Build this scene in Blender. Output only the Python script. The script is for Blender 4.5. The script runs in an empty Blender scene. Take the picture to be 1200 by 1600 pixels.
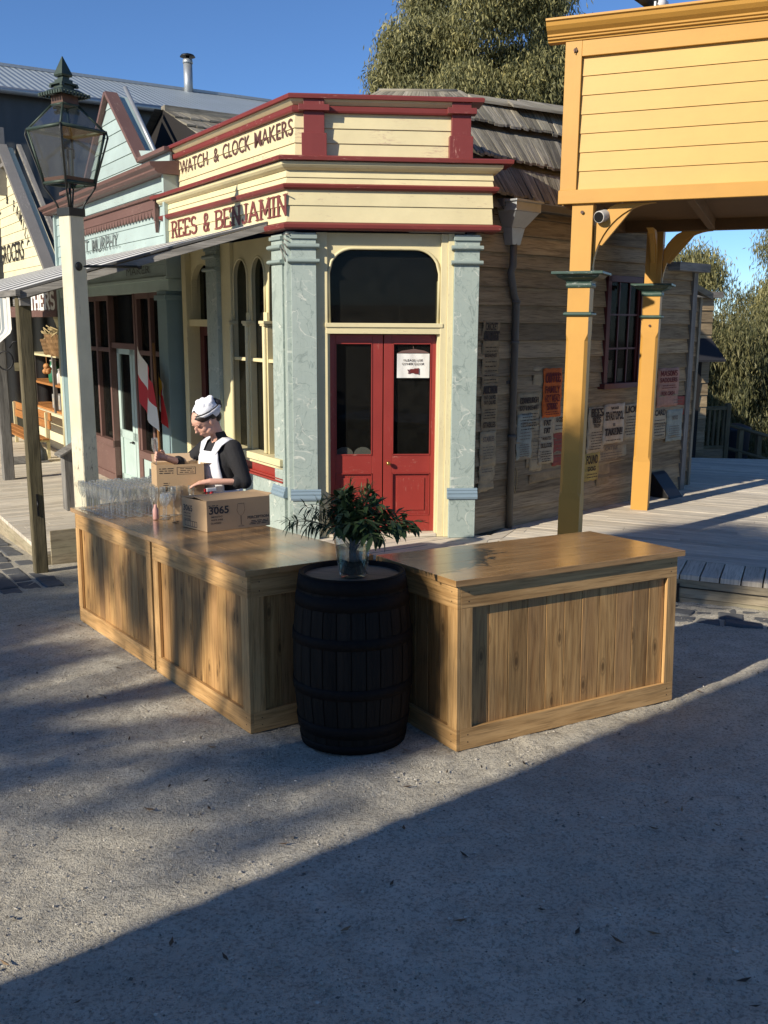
import bpy, bmesh, math, random
import numpy as np
from mathutils import Vector, Matrix, noise
random.seed(7)
SC = bpy.context.scene
COL = SC.collection
R_ = math.radians
# ------------------------------------------------------------------ camera
FPX, PITCH, ROLL, CAMH = 1470.0, R_(11.35), R_(0.35), 2.1
fw = Vector((0, math.cos(PITCH), -math.sin(PITCH)))
rt = Vector((1, 0, 0)); up = rt.cross(fw)
rr = rt*math.cos(ROLL)+up*math.sin(ROLL); uu = up*math.cos(ROLL)-rt*math.sin(ROLL)
cam = bpy.data.objects.new('camera', bpy.data.cameras.new('camera')); COL.objects.link(cam)
cam.matrix_world = Matrix((( rr.x, uu.x, -fw.x, 0), (rr.y, uu.y, -fw.y, 0), (rr.z, uu.z, -fw.z, CAMH), (0, 0, 0, 1)))
cam.data.sensor_fit = 'VERTICAL'; cam.data.sensor_height = 36
cam.data.lens = FPX/1600*36; cam.data.clip_end = 1000; cam.data.clip_start = .05
SC.camera = cam
SC.render.resolution_x, SC.render.resolution_y = 768, 1024
# ------------------------------------------------------------------ sky and sun
SUN_AZ, SUN_EL = -131.0, 27.0
SDIR = Vector((math.sin(R_(SUN_AZ))*math.cos(R_(SUN_EL)), math.cos(R_(SUN_AZ))*math.cos(R_(SUN_EL)), math.sin(R_(SUN_EL))))
w = bpy.data.worlds.new("World"); SC.world = w; w.use_nodes = True
nt = w.node_tree; bg = nt.nodes['Background']
sky = nt.nodes.new('ShaderNodeTexSky'); sky.sky_type = 'NISHITA'; sky.sun_disc = False
sky.sun_elevation = R_(SUN_EL); sky.sun_rotation = R_(SUN_AZ); sky.altitude = 2200
sky.air_density = 1.0; sky.dust_density = 0.0; sky.ozone_density = 7.5
nt.links.new(sky.outputs[0], bg.inputs[0]); bg.inputs[1].default_value = 0.105
sun = bpy.data.objects.new('sun', bpy.data.lights.new('sun', 'SUN')); COL.objects.link(sun)
sun.data.energy = 4.8; sun.data.angle = R_(.5); sun.data.color = (1.0, .90, .75)
sun.rotation_euler = SDIR.to_track_quat('Z', 'Y').to_euler(); sun.location = (0, 0, 20)
vs = SC.view_settings
vs.view_transform = 'Standard'; vs.look = 'None'; vs.gamma = 1; vs.exposure = 0.5
SC.cycles.transparent_max_bounces = 64; SC.cycles.max_bounces = 10
# ------------------------------------------------------------------ materials
MATS = {}
def newmat(name):
    m = bpy.data.materials.new(name); m.use_nodes = True
    nt = m.node_tree; b = nt.nodes['Principled BSDF']; MATS[name] = m
    return m, nt, b
class NT:
    def __init__(s, nt): s.t = nt
    def n(s, typ, **k):
        x = s.t.nodes.new(typ)
        for a, v in k.items():
            if a in ('blend_type', 'data_type', 'operation', 'noise_dimensions', 'attribute_name', 'feature', 'distance', 'wave_type', 'bands_direction', 'voronoi_dimensions'): setattr(x, a, v)
            else: x.inputs[a].default_value = v
        return x
    def l(s, a, b): s.t.links.new(a, b)
    def uv(s, scale=(1, 1, 1), obj=False):
        tc = s.n('ShaderNodeTexCoord'); mp = s.n('ShaderNodeMapping'); mp.inputs['Scale'].default_value = scale
        s.l(tc.outputs['Object' if obj else 'UV'], mp.inputs['Vector']); return mp.outputs[0]
    def noise(s, vec, scale=5, detail=4, rough=.6, dist=0):
        x = s.n('ShaderNodeTexNoise', Scale=scale, Detail=detail, Roughness=rough, Distortion=dist); s.l(vec, x.inputs['Vector']); return x.outputs['Fac']
    def ramp(s, fac, stops):
        x = s.n('ShaderNodeValToRGB'); e = x.color_ramp.elements
        while len(e) < len(stops): e.new(.5)
        for k, (p, c) in enumerate(stops):
            e[k].position = p; e[k].color = (*c, 1) if len(c) == 3 else c
        s.l(fac, x.inputs[0]); return x.outputs[0]
    def mix(s, f, a, b, mode='MIX'):
        x = s.n('ShaderNodeMix', data_type='RGBA', blend_type=mode)
        for i, v in ((0, f), (6, a), (7, b)):
            if isinstance(v, (float, int)): x.inputs[i].default_value = v
            elif isinstance(v, tuple): x.inputs[i].default_value = (*v, 1)
            else: s.l(v, x.inputs[i])
        return x.outputs[2]
    def math(s, op, a, b=0.0):
        x = s.n('ShaderNodeMath', operation=op)
        for i, v in ((0, a), (1, b)):
            if isinstance(v, (float, int)): x.inputs[i].default_value = v
            else: s.l(v, x.inputs[i])
        return x.outputs[0]
    def rnd(s):
        x = s.n('ShaderNodeAttribute', attribute_name='rnd'); return x.outputs['Fac']
    def bump(s, h, bsdf, dist=.01, strength=1.0):
        x = s.n('ShaderNodeBump', Strength=strength, Distance=dist); s.l(h, x.inputs['Height']); s.l(x.outputs[0], bsdf.inputs['Normal'])
def sc3(c, k): return tuple(min(1, v*k) for v in c)
def wood(name, c1, c2, c3=None, rough=.75, var=.35, grain=28, bump=.003, spec=.3, knots=False, clear=0, fine=1.0):
    m, nt, b = newmat(name); t = NT(nt)
    n1 = t.noise(t.uv((1.6, grain, 1)), 1.0*fine, 5, .65, .6)
    n2 = t.noise(t.uv((.8, 2.2, 1)), 1.2, 3, .6, .3)
    n3 = t.noise(t.uv((4, grain*4, 1)), 1.0*fine, 3, .6)
    col = t.ramp(n1, [(.3, c1), (.62, c2)])
    if c3: col = t.mix(t.ramp(n2, [(.42, (0, 0, 0)), (.7, (1, 1, 1))]), col, c3)
    col = t.mix(t.math('MULTIPLY', t.ramp(n3, [(.35, (1, 1, 1)), (.5, (0, 0, 0))]), .5), col, sc3(c1, .45))
    if knots:
        v = t.n('ShaderNodeTexVoronoi', voronoi_dimensions='2D', Scale=1.0, Randomness=1.0); t.l(t.uv((2.1, 5.2, 1)), v.inputs['Vector'])
        kf = t.ramp(v.outputs['Distance'], [(.035, (1, 1, 1)), (.075, (.15, .15, .15)), (.095, (.5, .5, .5)), (.13, (0, 0, 0))])
        col = t.mix(t.math('MULTIPLY', kf, .75), col, sc3(c1, .28))
    k = t.math('ADD', t.math('MULTIPLY', t.rnd(), var), 1-var*.5)
    h = t.n('ShaderNodeHueSaturation', Saturation=1.0); t.l(col, h.inputs['Color']); t.l(k, h.inputs['Value'])
    t.l(h.outputs[0], b.inputs['Base Color'])
    b.inputs['Roughness'].default_value = rough; b.inputs['Specular IOR Level'].default_value = spec
    if clear:
        b.inputs['Coat Weight'].default_value = clear; b.inputs['Coat Roughness'].default_value = .16
    t.bump(n1, b, bump, .8)
    return m
def paint(name, col, rough=.5, var=.06, wear=0.0, wearcol=(.25, .2, .15), bump=.0012, spec=.4, dirt_haze=.12):
    m, nt, b = newmat(name); t = NT(nt)
    n1 = t.noise(t.uv((2, 14, 1)), 1.5, 4, .6)
    n2 = t.noise(t.uv((1.3, 1.3, 1)), 1.4, 5, .65)
    c = t.mix(t.ramp(n2, [(.35, (0, 0, 0)), (.7, (1, 1, 1))]), sc3(col, 1-dirt_haze), sc3(col, 1.04))
    c = t.mix(t.math('MULTIPLY', n1, .12), c, sc3(col, .8))
    if wear:
        n3 = t.noise(t.uv((7, 34, 1)), 1.6, 6, .75)
        n4 = t.noise(t.uv((.9, 1.6, 1)), 1.5, 2, .5)
        msk = t.math('MULTIPLY', t.ramp(n3, [(.60-.1*wear, (0, 0, 0)), (.64-.1*wear, (1, 1, 1))]), t.ramp(n4, [(.5, (0, 0, 0)), (.62, (1, 1, 1))]))
        c = t.mix(msk, c, wearcol)
    k = t.math('ADD', t.math('MULTIPLY', t.rnd(), var), 1-var*.5)
    h = t.n('ShaderNodeHueSaturation', Saturation=1.0); t.l(c, h.inputs['Color']); t.l(k, h.inputs['Value'])
    t.l(h.outputs[0], b.inputs['Base Color'])
    b.inputs['Roughness'].default_value = rough; b.inputs['Specular IOR Level'].default_value = spec
    t.bump(n1, b, bump, .8); return m
def plain(name, col, rough=.6, metal=0.0, spec=.5, nscale=0, nvar=.3, bump=0):
    m, nt, b = newmat(name); t = NT(nt)
    b.inputs['Base Color'].default_value = (*col, 1)
    if nscale:
        n = t.noise(t.uv((1, 1, 1), obj=True), nscale, 5, .65)
        t.l(t.mix(n, sc3(col, 1-nvar), sc3(col, 1+nvar)), b.inputs['Base Color'])
        if bump: t.bump(n, b, bump, 1)
    b.inputs['Roughness'].default_value = rough; b.inputs['Metallic'].default_value = metal
    b.inputs['Specular IOR Level'].default_value = spec; return m
def glassmat(name, tint=(1, 1, 1), refl=1.0, alpha=.0, dirt_haze=0.0, power=5.0):
    m, nt, b = newmat(name); t = NT(nt); nt.nodes.remove(b)
    out = nt.nodes['Material Output']
    tr = t.n('ShaderNodeBsdfTransparent'); tr.inputs[0].default_value = (*tint, 1)
    gl = t.n('ShaderNodeBsdfGlossy'); gl.inputs['Roughness'].default_value = .03
    ge = t.n('ShaderNodeNewGeometry'); dt = t.n('ShaderNodeVectorMath', operation='DOT_PRODUCT')
    t.l(ge.outputs['Normal'], dt.inputs[0]); t.l(ge.outputs['Incoming'], dt.inputs[1])
    c_ = t.math('ABSOLUTE', dt.outputs['Value'])
    sch = t.math('ADD', t.math('MULTIPLY', t.math('POWER', t.math('SUBTRACT', 1.0, c_), power), .96), .04)
    f = t.math('MINIMUM', t.math('ADD', t.math('MULTIPLY', sch, refl), alpha), 1.0)
    mx = t.n('ShaderNodeMixShader'); t.l(f, mx.inputs[0]); t.l(tr.outputs[0], mx.inputs[1]); t.l(gl.outputs[0], mx.inputs[2])
    last = mx.outputs[0]
    if dirt_haze:
        df = t.n('ShaderNodeBsdfDiffuse'); df.inputs[0].default_value = (.5, .5, .45, 1)  # diffuse film: dirt on panes, painted whitish light on drinking glasses
        n = t.noise(t.uv((1, 1, 1)), 9, 6, .7)
        m2 = t.n('ShaderNodeMixShader'); t.l(t.math('MULTIPLY', n, dirt_haze), m2.inputs[0]); t.l(last, m2.inputs[1]); t.l(df.outputs[0], m2.inputs[2]); last = m2.outputs[0]
    t.l(last, out.inputs['Surface']); return m

paint('cream', (.67, .595, .355), wear=.12, wearcol=(.45, .36, .24))
paint('cream_worn', (.67, .595, .355), wear=.8, wearcol=(.48, .38, .25))
paint('cream_board', (.76, .70, .47), wear=.1, wearcol=(.4, .45, .35))
paint('trim_red', (.185, .036, .032), wear=.2, wearcol=(.45, .25, .2), rough=.45)
paint('door_red', (.28, .035, .026), wear=.12, wearcol=(.42, .2, .15), rough=.38, spec=.5)
paint('seafoam', (.37, .465, .445), var=.08, wear=.05)
paint('seafoam_pale', (.43, .54, .50), var=.05)
paint('slate_blue', (.20, .29, .30), var=.05)
paint('moulding_blue', (.20, .275, .33), var=.05)
paint('brown_trim', (.15, .085, .072), wear=.2, wearcol=(.3, .22, .18))
paint('pale_yellow', (.57, .355, .10), var=.04, dirt_haze=.06, bump=.0006)
paint('ochre', (.52, .275, .055), var=.04, dirt_haze=.08, bump=.0008)
paint('veranda_green', (.035, .075, .06), rough=.4, wear=.3, wearcol=(.3, .32, .3))
paint('lettering_brown', (.10, .042, .035), rough=.6, wear=.25, wearcol=(.5, .42, .28))
paint('lettering_red', (.17, .045, .04), rough=.6, wear=.25, wearcol=(.5, .42, .28))
paint('lettering_black', (.03, .028, .026), rough=.6)
paint('lettering_grey', (.13, .15, .145), rough=.6, wear=.3, wearcol=(.4, .54, .5))
paint('lettering_white', (.8, .8, .76), rough=.6)
paint('lamp_cream', (.70, .65, .47), wear=.3, wearcol=(.16, .13, .09), dirt_haze=.2, bump=.002)
paint('soffit_brown', (.16, .085, .03), rough=.7)
paint('window_red', (.085, .018, .018), rough=.5)
wood('siding_wood', (.14, .098, .055), (.35, .265, .155), (.25, .195, .125), rough=.85, var=.7, grain=22, bump=.006)
wood('shingle', (.115, .105, .085), (.30, .275, .22), (.20, .185, .135), rough=.9, var=.75, grain=16, bump=.012)
wood('deck_wood', (.44, .385, .30), (.66, .59, .47), (.54, .50, .42), rough=.85, var=.30, grain=20, bump=.004)
wood('deck_dark', (.16, .135, .10), (.27, .23, .17), (.20, .19, .14), rough=.88, var=.3, grain=16, bump=.006)
wood('fascia_wood', (.24, .20, .13), (.38, .32, .22), (.30, .28, .18), rough=.88, var=.25, grain=10, bump=.006)
wood('pine', (.235, .12, .038), (.46, .275, .105), (.32, .18, .075), rough=.55, var=.6, grain=20, bump=.003, knots=True, spec=.35)
wood('pine_light', (.34, .19, .068), (.56, .345, .145), None, rough=.5, var=.2, grain=20, bump=.0015, spec=.35)
wood('counter_top_wood', (.27, .15, .055), (.45, .27, .115), (.37, .21, .085), rough=.25, var=.16, grain=14, bump=.0004, spec=.5, clear=.8)
wood('lichen_wood', (.07, .058, .034), (.16, .135, .08), (.11, .095, .05), rough=.95, var=.2, grain=16, bump=.008)
wood('grey_wood', (.11, .105, .095), (.22, .21, .19), None, rough=.9, var=.3, grain=16, bump=.005)
wood('barrel_stave', (.006, .005, .004), (.020, .015, .011), (.012, .010, .008), rough=.7, var=.5, grain=16, bump=.004, spec=.15)
wood('barrel_head', (.17, .125, .085), (.29, .22, .16), (.22, .18, .13), rough=.6, var=.25, grain=14, bump=.002)
wood('bench_wood', (.30, .12, .035), (.42, .19, .06), None, rough=.6, var=.15)
wood('basket_weave', (.13, .07, .03), (.30, .18, .08), None, rough=.85, var=.6, grain=8, bump=.006)
plain('barrel_hoop', (.010, .008, .007), rough=.7, metal=.0, spec=.12, nscale=30, nvar=.5, bump=.001)
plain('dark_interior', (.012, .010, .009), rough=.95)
plain('interior_wood', (.05, .032, .02), rough=.8)
plain('lamp_copper', (.035, .055, .042), rough=.55, metal=.35, nscale=12, nvar=.5)
plain('lamp_iron', (.02, .022, .02), rough=.5, metal=.3, nscale=20, nvar=.4)
plain('lamp_rust', (.085, .045, .03), rough=.6, metal=.2, nscale=15, nvar=.4)
plain('galvanised', (.36, .38, .39), rough=.45, metal=.55, nscale=14, nvar=.18)
plain('pipe_grey', (.10, .095, .085), rough=.6, metal=.2, nscale=10, nvar=.25)
plain('iron_black', (.012, .012, .013), rough=.5, metal=.4)
plain('brass', (.45, .27, .09), rough=.3, metal=.9)
plain('cardboard', (.42, .285, .155), rough=.85, nscale=40, nvar=.06)
plain('cardboard_inside', (.50, .36, .22), rough=.85, nscale=40, nvar=.06)
plain('print_black', (.025, .022, .022), rough=.7)
plain('skin', (.60, .34, .25), rough=.5, spec=.35, nscale=30, nvar=.07)
plain('hair_brown', (.018, .011, .008), rough=.45, nscale=60, nvar=.5)
plain('dress_black', (.011, .011, .013), rough=.85, nscale=60, nvar=.3, bump=.004)
plain('cotton_white', (.74, .75, .78), rough=.85, nscale=25, nvar=.05, bump=.004)
plain('ribbon_black', (.01, .01, .012), rough=.6)
plain('cloth_white', (.70, .69, .65), rough=.85, nscale=12, nvar=.06, bump=.004)
plain('flag_red', (.48, .02, .03), rough=.75)
plain('flag_yellow', (.65, .40, .03), rough=.75)
plain('pole_wood', (.24, .11, .035), rough=.5)
plain('stone_blue', (.085, .09, .095), rough=.85, nscale=9, nvar=.45, bump=.02)
plain('bracket_camera', (.42, .40, .36), rough=.4)
plain('lens_black', (.01, .01, .01), rough=.15)
plain('leaf_stem', (.03, .035, .018), rough=.7)
plain('bark_pale', (.36, .33, .27), rough=.8, nscale=3, nvar=.35, bump=.02)
plain('bark_dark', (.10, .08, .06), rough=.85, nscale=4, nvar=.35, bump=.02)
plain('straw', (.36, .28, .14), rough=.9, nscale=40, nvar=.4, bump=.004)
plain('jar_green', (.03, .16, .08), rough=.3)
plain('jar_white', (.55, .54, .50), rough=.4)
plain('tin_grey', (.33, .33, .31), rough=.5)
plain('onion_orange', (.42, .19, .06), rough=.6, nscale=20, nvar=.3)
plain('plastic_red', (.40, .015, .02), rough=.35)
plain('plastic_white', (.6, .6, .6), rough=.4)
plain('pink_label', (.55, .30, .26), rough=.5)
plain('canvas_blue', (.012, .013, .018), rough=.9)
plain('bin_dark', (.02, .025, .035), rough=.6)
for nm, c in (('paper_buff', (.38, .30, .18)), ('paper_cream', (.43, .35, .23)), ('paper_orange', (.62, .13, .02)), ('paper_blue', (.29, .31, .26)), ('paper_pink', (.40, .21, .15)), ('paper_yellow', (.44, .33, .10)), ('paper_brown', (.30, .22, .12)), ('paper_white', (.50, .43, .32)), ('paper_red', (.30, .07, .05))):
    m, nt, b = newmat(nm); t = NT(nt)
    n = t.noise(t.uv((1, 1, 1)), 7, 5, .7); n2 = t.noise(t.uv((.6, 3, 1)), 5, 3, .6)
    cc = t.mix(t.ramp(n, [(.4, (0, 0, 0)), (.72, (1, 1, 1))]), c, sc3(c, .62))
    t.l(cc, b.inputs['Base Color']); b.inputs['Roughness'].default_value = .85; t.bump(n2, b, .02, 1)
plain('print_ink', (.035, .025, .02), rough=.9)
plain('print_faded', (.16, .13, .10), rough=.9)
plain('print_dark_red', (.12, .012, .012), rough=.9)
glassmat('window_glass', (.55, .56, .54), .20, .0, .02)
glassmat('lantern_glass', (.80, .82, .78), 1.6, .07, .05)
glassmat('drinking_glass', (.95, .965, .97), 1.3, .06, .30, 2.6)  # strong diffuse share whitens the flutes in place of refracted light
glassmat('vase_glass', (.93, .95, .94), 2.2, .05, .05)
glassmat('water', (.80, .84, .80), 1.0, .02)
# marbled paint on the pilasters
def marble(name, base, dark, lite):
    m, nt, b = newmat(name); t = NT(nt)
    vec = t.uv((1, 1, 1))
    w1 = t.n('ShaderNodeTexNoise', Scale=3.0, Detail=3.0); t.l(vec, w1.inputs['Vector'])
    vv = t.n('ShaderNodeVectorMath', operation='ADD'); sc = t.n('ShaderNodeVectorMath', operation='SCALE'); sc.inputs['Scale'].default_value = .35
    t.l(w1.outputs['Color'], sc.inputs[0]); t.l(vec, vv.inputs[0]); t.l(sc.outputs[0], vv.inputs[1])
    def vein(scale, wd):
        v = t.n('ShaderNodeTexVoronoi', feature='DISTANCE_TO_EDGE', Scale=scale); t.l(vv.outputs[0], v.inputs['Vector'])
        return t.ramp(v.outputs['Distance'], [(0, (1, 1, 1)), (wd, (0, 0, 0))])
    n = t.noise(vec, 7, 4, .6)
    c = t.mix(n, sc3(base, .88), sc3(base, 1.1))
    msk = t.ramp(t.noise(vec, 3.3, 2, .5), [(.42, (0, 0, 0)), (.58, (1, 1, 1))])
    def contour(scale, wd, lvl, mapping):
        x = t.n('ShaderNodeTexNoise', Scale=scale, Detail=3.5, Roughness=.55, Distortion=.6); t.l(t.uv(mapping), x.inputs['Vector'])
        d = t.math('ABSOLUTE', t.math('SUBTRACT', x.outputs['Fac'], lvl)); return t.ramp(d, [(0, (1, 1, 1)), (wd, (0, 0, 0))])
    c = t.mix(t.math('MULTIPLY', contour(3.2, .016, .5, (1, 1.6, 1)), .8), c, dark)
    c = t.mix(t.math('MULTIPLY', contour(7.5, .014, .47, (1.4, 1, 1)), .45), c, dark)
    c = t.mix(t.math('MULTIPLY', contour(2.6, .013, .53, (1.5, 1, 1)), t.math('MULTIPLY', msk, .95)), c, lite)
    gr = t.noise(t.uv((2, 26, 1)), 1.5, 4, .6); c = t.mix(t.math('MULTIPLY', gr, .18), c, sc3(base, .7)); t.bump(gr, b, .0015, .8)
    t.l(c, b.inputs['Base Color']); b.inputs['Roughness'].default_value = .55
marble('marble_green', (.33, .395, .36), (.19, .24, .22), (.60, .62, .55))
# corrugated / striped veranda iron
def stripes(name, c1, c2, width, rough=.5, axis='x'):
    m, nt, b = newmat(name); t = NT(nt)
    tc = t.n('ShaderNodeTexCoord'); sp = t.n('ShaderNodeSeparateXYZ'); t.l(tc.outputs['UV'], sp.inputs[0])
    f = t.math('GREATER_THAN', t.math('FRACT', t.math('MULTIPLY', sp.outputs[0 if axis == 'x' else 1], 1/(2*width))), .5)
    n = t.noise(t.uv((1, 1, 1)), 6, 4, .6)
    c = t.mix(f, c1, c2); c = t.mix(t.math('MULTIPLY', n, .2), c, (.3, .29, .26))
    t.l(c, b.inputs['Base Color']); b.inputs['Roughness'].default_value = rough
stripes('striped_iron', (.80, .80, .75), (.06, .06, .06), .38)
stripes('striped_canvas', (.62, .60, .53), (.20, .23, .24), .11, .9)
# corrugated iron for the shed
def corr(name, col, period=.076, rough=.45):
    m, nt, b = newmat(name); t = NT(nt)
    tc = t.n('ShaderNodeTexCoord'); sp = t.n('ShaderNodeSeparateXYZ'); t.l(tc.outputs['UV'], sp.inputs[0])
    s = t.math('SINE', t.math('MULTIPLY', sp.outputs[0], 2*math.pi/period))
    n = t.noise(t.uv((1, 1, 1)), 1.5, 5, .6)
    t.l(t.mix(n, sc3(col, .75), sc3(col, 1.15)), b.inputs['Base Color'])
    b.inputs['Roughness'].default_value = rough; b.inputs['Metallic'].default_value = .25
    t.bump(s, b, .015, .6)
corr('corrugated_roof', (.34, .39, .41), .15); corr('corrugated_wall', (.055, .06, .062), .3)
# gravel street
def gravel(name, near):
    m, nt, b = newmat(name); t = NT(nt)
    v = t.uv((1, 1, 1), obj=True)
    n1 = t.noise(v, .55, 4, .6); n2 = t.noise(v, 6, 6, .7); n3 = t.noise(v, 60, 4, .75); n4 = t.noise(v, 170, 2, .7)
    c = t.mix(t.ramp(n1, [(.35, (0, 0, 0)), (.65, (1, 1, 1))]), (.49, .455, .365), (.70, .655, .54))
    c = t.mix(t.ramp(n2, [(.3, (0, 0, 0)), (.7, (1, 1, 1))]), (.40, .37, .30), c)
    c = t.mix(t.math('MULTIPLY', t.ramp(n3, [(.38, (1, 1, 1)), (.52, (0, 0, 0))]), .6), c, (.13, .12, .10))
    c = t.mix(t.math('MULTIPLY', t.ramp(n4, [(.58, (0, 0, 0)), (.68, (1, 1, 1))]), .5), c, (.72, .66, .54))
    t.l(c, b.inputs['Base Color']); b.inputs['Roughness'].default_value = .95; b.inputs['Specular IOR Level'].default_value = .2
    hh = t.math('ADD', t.math('MULTIPLY', n3, 1.0), t.math('MULTIPLY', n4, .6)); hh = t.math('ADD', hh, t.math('MULTIPLY', n2, 1.2))
    t.bump(hh, b, .013, 1.0)
gravel('gravel', True)
m, nt, b = newmat('pebble'); t = NT(nt)
t.l(t.ramp(t.rnd(), [(0, (.10, .09, .075)), (.45, (.30, .27, .21)), (.8, (.42, .385, .32)), (1, (.55, .52, .45))]), b.inputs['Base Color']); b.inputs['Roughness'].default_value = .9
def leafmat(name, stops, trans=.25, rough=.55):
    m, nt, b = newmat(name); t = NT(nt)
    c = t.ramp(t.rnd(), stops); t.l(c, b.inputs['Base Color']); b.inputs['Roughness'].default_value = rough; b.inputs['Specular IOR Level'].default_value = .3
    tl = t.n('ShaderNodeBsdfTranslucent'); t.l(c, tl.inputs[0]); mx = t.n('ShaderNodeMixShader'); mx.inputs[0].default_value = trans
    t.l(b.outputs[0], mx.inputs[1]); t.l(tl.outputs[0], mx.inputs[2]); t.l(mx.outputs[0], nt.nodes['Material Output'].inputs['Surface'])
leafmat('gum_leaf', [(0, (.055, .062, .025)), (.45, (.17, .17, .075)), (.8, (.30, .28, .12)), (1, (.44, .39, .15))])
leafmat('gum_leaf_olive', [(0, (.04, .045, .018)), (.5, (.11, .115, .05)), (1, (.25, .225, .10))])
leafmat('bouquet_leaf', [(0, (.014, .030, .012)), (.6, (.030, .060, .022)), (1, (.075, .11, .04))], .12, .5)
# ------------------------------------------------------------------ helpers
def dv(az): return Vector((math.sin(R_(az)), math.cos(R_(az)), 0))
def frame(P, az_u, az_o):
    a, o = dv(az_u), dv(az_o)
    return lambda u, q, z: P + a*u + o*q + Vector((0, 0, z))
ROOTM = {}
class MB:
    """collects shapes; f maps local metres to world metres (None: the thing's own space)"""
    def __init__(s, f=None): s.f = f; s.v = []; s.fc = []; s.uv = []; s.rn = []; s.sm = []
    def add(s, vs, fs, grain='x', rnd=None, smooth=False, uvs=None, off=None):
        k = len(s.v); rnd = random.random() if rnd is None else rnd
        off = off or (random.uniform(0, 40), random.uniform(0, 40))
        vs = [Vector(v) for v in vs]
        s.v += [(s.f(*v) if s.f else v) for v in vs]
        for i, f in enumerate(fs):
            s.fc.append(tuple(k+j for j in f)); s.rn.append(rnd); s.sm.append(smooth)
            if uvs: s.uv.append([uvs[i][j] for j in range(len(f))]); continue
            a, b, c = vs[f[0]], vs[f[1]], vs[f[2]]
            n = (b-a).cross(c-a)
            ax = max(range(3), key=lambda q: abs(n[q])); o = [q for q in range(3) if q != ax]
            g = 'xyz'.index(grain)
            if g in o: o = [g]+[q for q in o if q != g]
            s.uv.append([(vs[j][o[0]]+off[0], vs[j][o[1]]+off[1]) for j in f])
    def box(s, x0, x1, y0, y1, z0, z1, grain='x', rnd=None):
        s.hexa([(x0, y0, z0), (x1, y0, z0), (x1, y1, z0), (x0, y1, z0), (x0, y0, z1), (x1, y0, z1), (x1, y1, z1), (x0, y1, z1)], grain, rnd)
    def hexa(s, v, grain='x', rnd=None):
        s.add(v, [(0, 3, 2, 1), (4, 5, 6, 7), (0, 1, 5, 4), (1, 2, 6, 5), (2, 3, 7, 6), (3, 0, 4, 7)], grain, rnd)
    def prism(s, poly, axis, a0, a1, grain='x', rnd=None, smooth=False):
        """poly in the two other axes (kept in xyz order), extruded along axis"""
        n = len(poly)
        def P(p, a):
            return {'x': (a, p[0], p[1]), 'y': (p[0], a, p[1]), 'z': (p[0], p[1], a)}[axis]
        vs = [P(p, a0) for p in poly]+[P(p, a1) for p in poly]
        fs = [tuple(range(n)), tuple(range(2*n-1, n-1, -1))]
        off = (random.uniform(0, 40), random.uniform(0, 40)); rnd = random.random() if rnd is None else rnd
        s.add(vs, fs, grain, rnd, False, off=off)
        s.add(vs, [(i, (i+1) % n, n+(i+1) % n, n+i) for i in range(n)], grain, rnd, smooth, off=off)
    def lathe(s, prof, c=(0, 0, 0), n=24, smooth=True, cap=(True, True), rnd=None, a0=0, a1=360):
        m = len(prof); full = a1-a0 == 360; N = n if full else n+1
        vs = []
        for i in range(N):
            a = R_(a0+(a1-a0)*i/n)
            vs += [(c[0]+r*math.cos(a), c[1]+r*math.sin(a), c[2]+z) for r, z in prof]
        fs, uvs = [], []
        for i in range(n):
            j = (i+1) % N
            for k in range(m-1):
                fs.append((i*m+k, j*m+k, j*m+k+1, i*m+k+1))
                R = max(prof[k][0], .01); u0 = i/n*6.28*R; u1 = (i+1)/n*6.28*R
                uvs.append([(prof[k][1], u0), (prof[k][1], u1), (prof[k+1][1], u1), (prof[k+1][1], u0)])
        s.add(vs, fs, 'x', rnd, smooth, uvs)
        if full:
            if cap[0] and prof[0][0] > 1e-5: s.add([vs[i*m] for i in range(n)], [tuple(range(n-1, -1, -1))], 'x', rnd)
            if cap[1] and prof[-1][0] > 1e-5: s.add([vs[i*m+m-1] for i in range(n)], [tuple(range(n))], 'x', rnd)
    def tube(s, pts, rad, n=8, smooth=True, rnd=None, caps=True):
        pts = [Vector(p) for p in pts]; m = len(pts)
        if not hasattr(rad, '__len__'): rad = [rad]*m
        rings = []; prev = None
        for i, p in enumerate(pts):
            d = (pts[min(i+1, m-1)]-pts[max(i-1, 0)]).normalized()
            if prev is None:
                a = Vector((0, 0, 1)) if abs(d.z) < .9 else Vector((1, 0, 0)); x = d.cross(a).normalized()
            else: x = (prev-d*prev.dot(d)).normalized()
            prev = x; y = d.cross(x)
            rings.append([p+(x*math.cos(2*math.pi*k/n)+y*math.sin(2*math.pi*k/n))*rad[i] for k in range(n)])
        vs = [q for r in rings for q in r]; fs, uvs = [], []; L = 0
        for i in range(m-1):
            L2 = L+(pts[i+1]-pts[i]).length
            for k in range(n):
                fs.append((i*n+k, i*n+(k+1) % n, (i+1)*n+(k+1) % n, (i+1)*n+k))
                c0, c1 = k/n*6.28*rad[i], (k+1)/n*6.28*rad[i]
                uvs.append([(L, c0), (L, c1), (L2, c1), (L2, c0)])
            L = L2
        rnd = random.random() if rnd is None else rnd
        s.add(vs, fs, 'x', rnd, smooth, uvs)
        if caps: s.add(rings[0], [tuple(range(n-1, -1, -1))], 'x', rnd); s.add(rings[-1], [tuple(range(n))], 'x', rnd)
    def ball(s, c, r, n=10, m=8, rnd=None, sq=(1, 1, 1)):
        prof = [(math.sin(math.pi*k/m)*1.0, -math.cos(math.pi*k/m)) for k in range(m+1)]
        vs = []
        for i in range(n):
            a = 2*math.pi*i/n
            vs += [(c[0]+r*sq[0]*p*math.cos(a), c[1]+r*sq[1]*p*math.sin(a), c[2]+r*sq[2]*z) for p, z in prof]
        M = m+1
        s.add(vs, [(i*M+k, ((i+1) % n)*M+k, ((i+1) % n)*M+k+1, i*M+k+1) for i in range(n) for k in range(m)], 'x', rnd, True)
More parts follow.
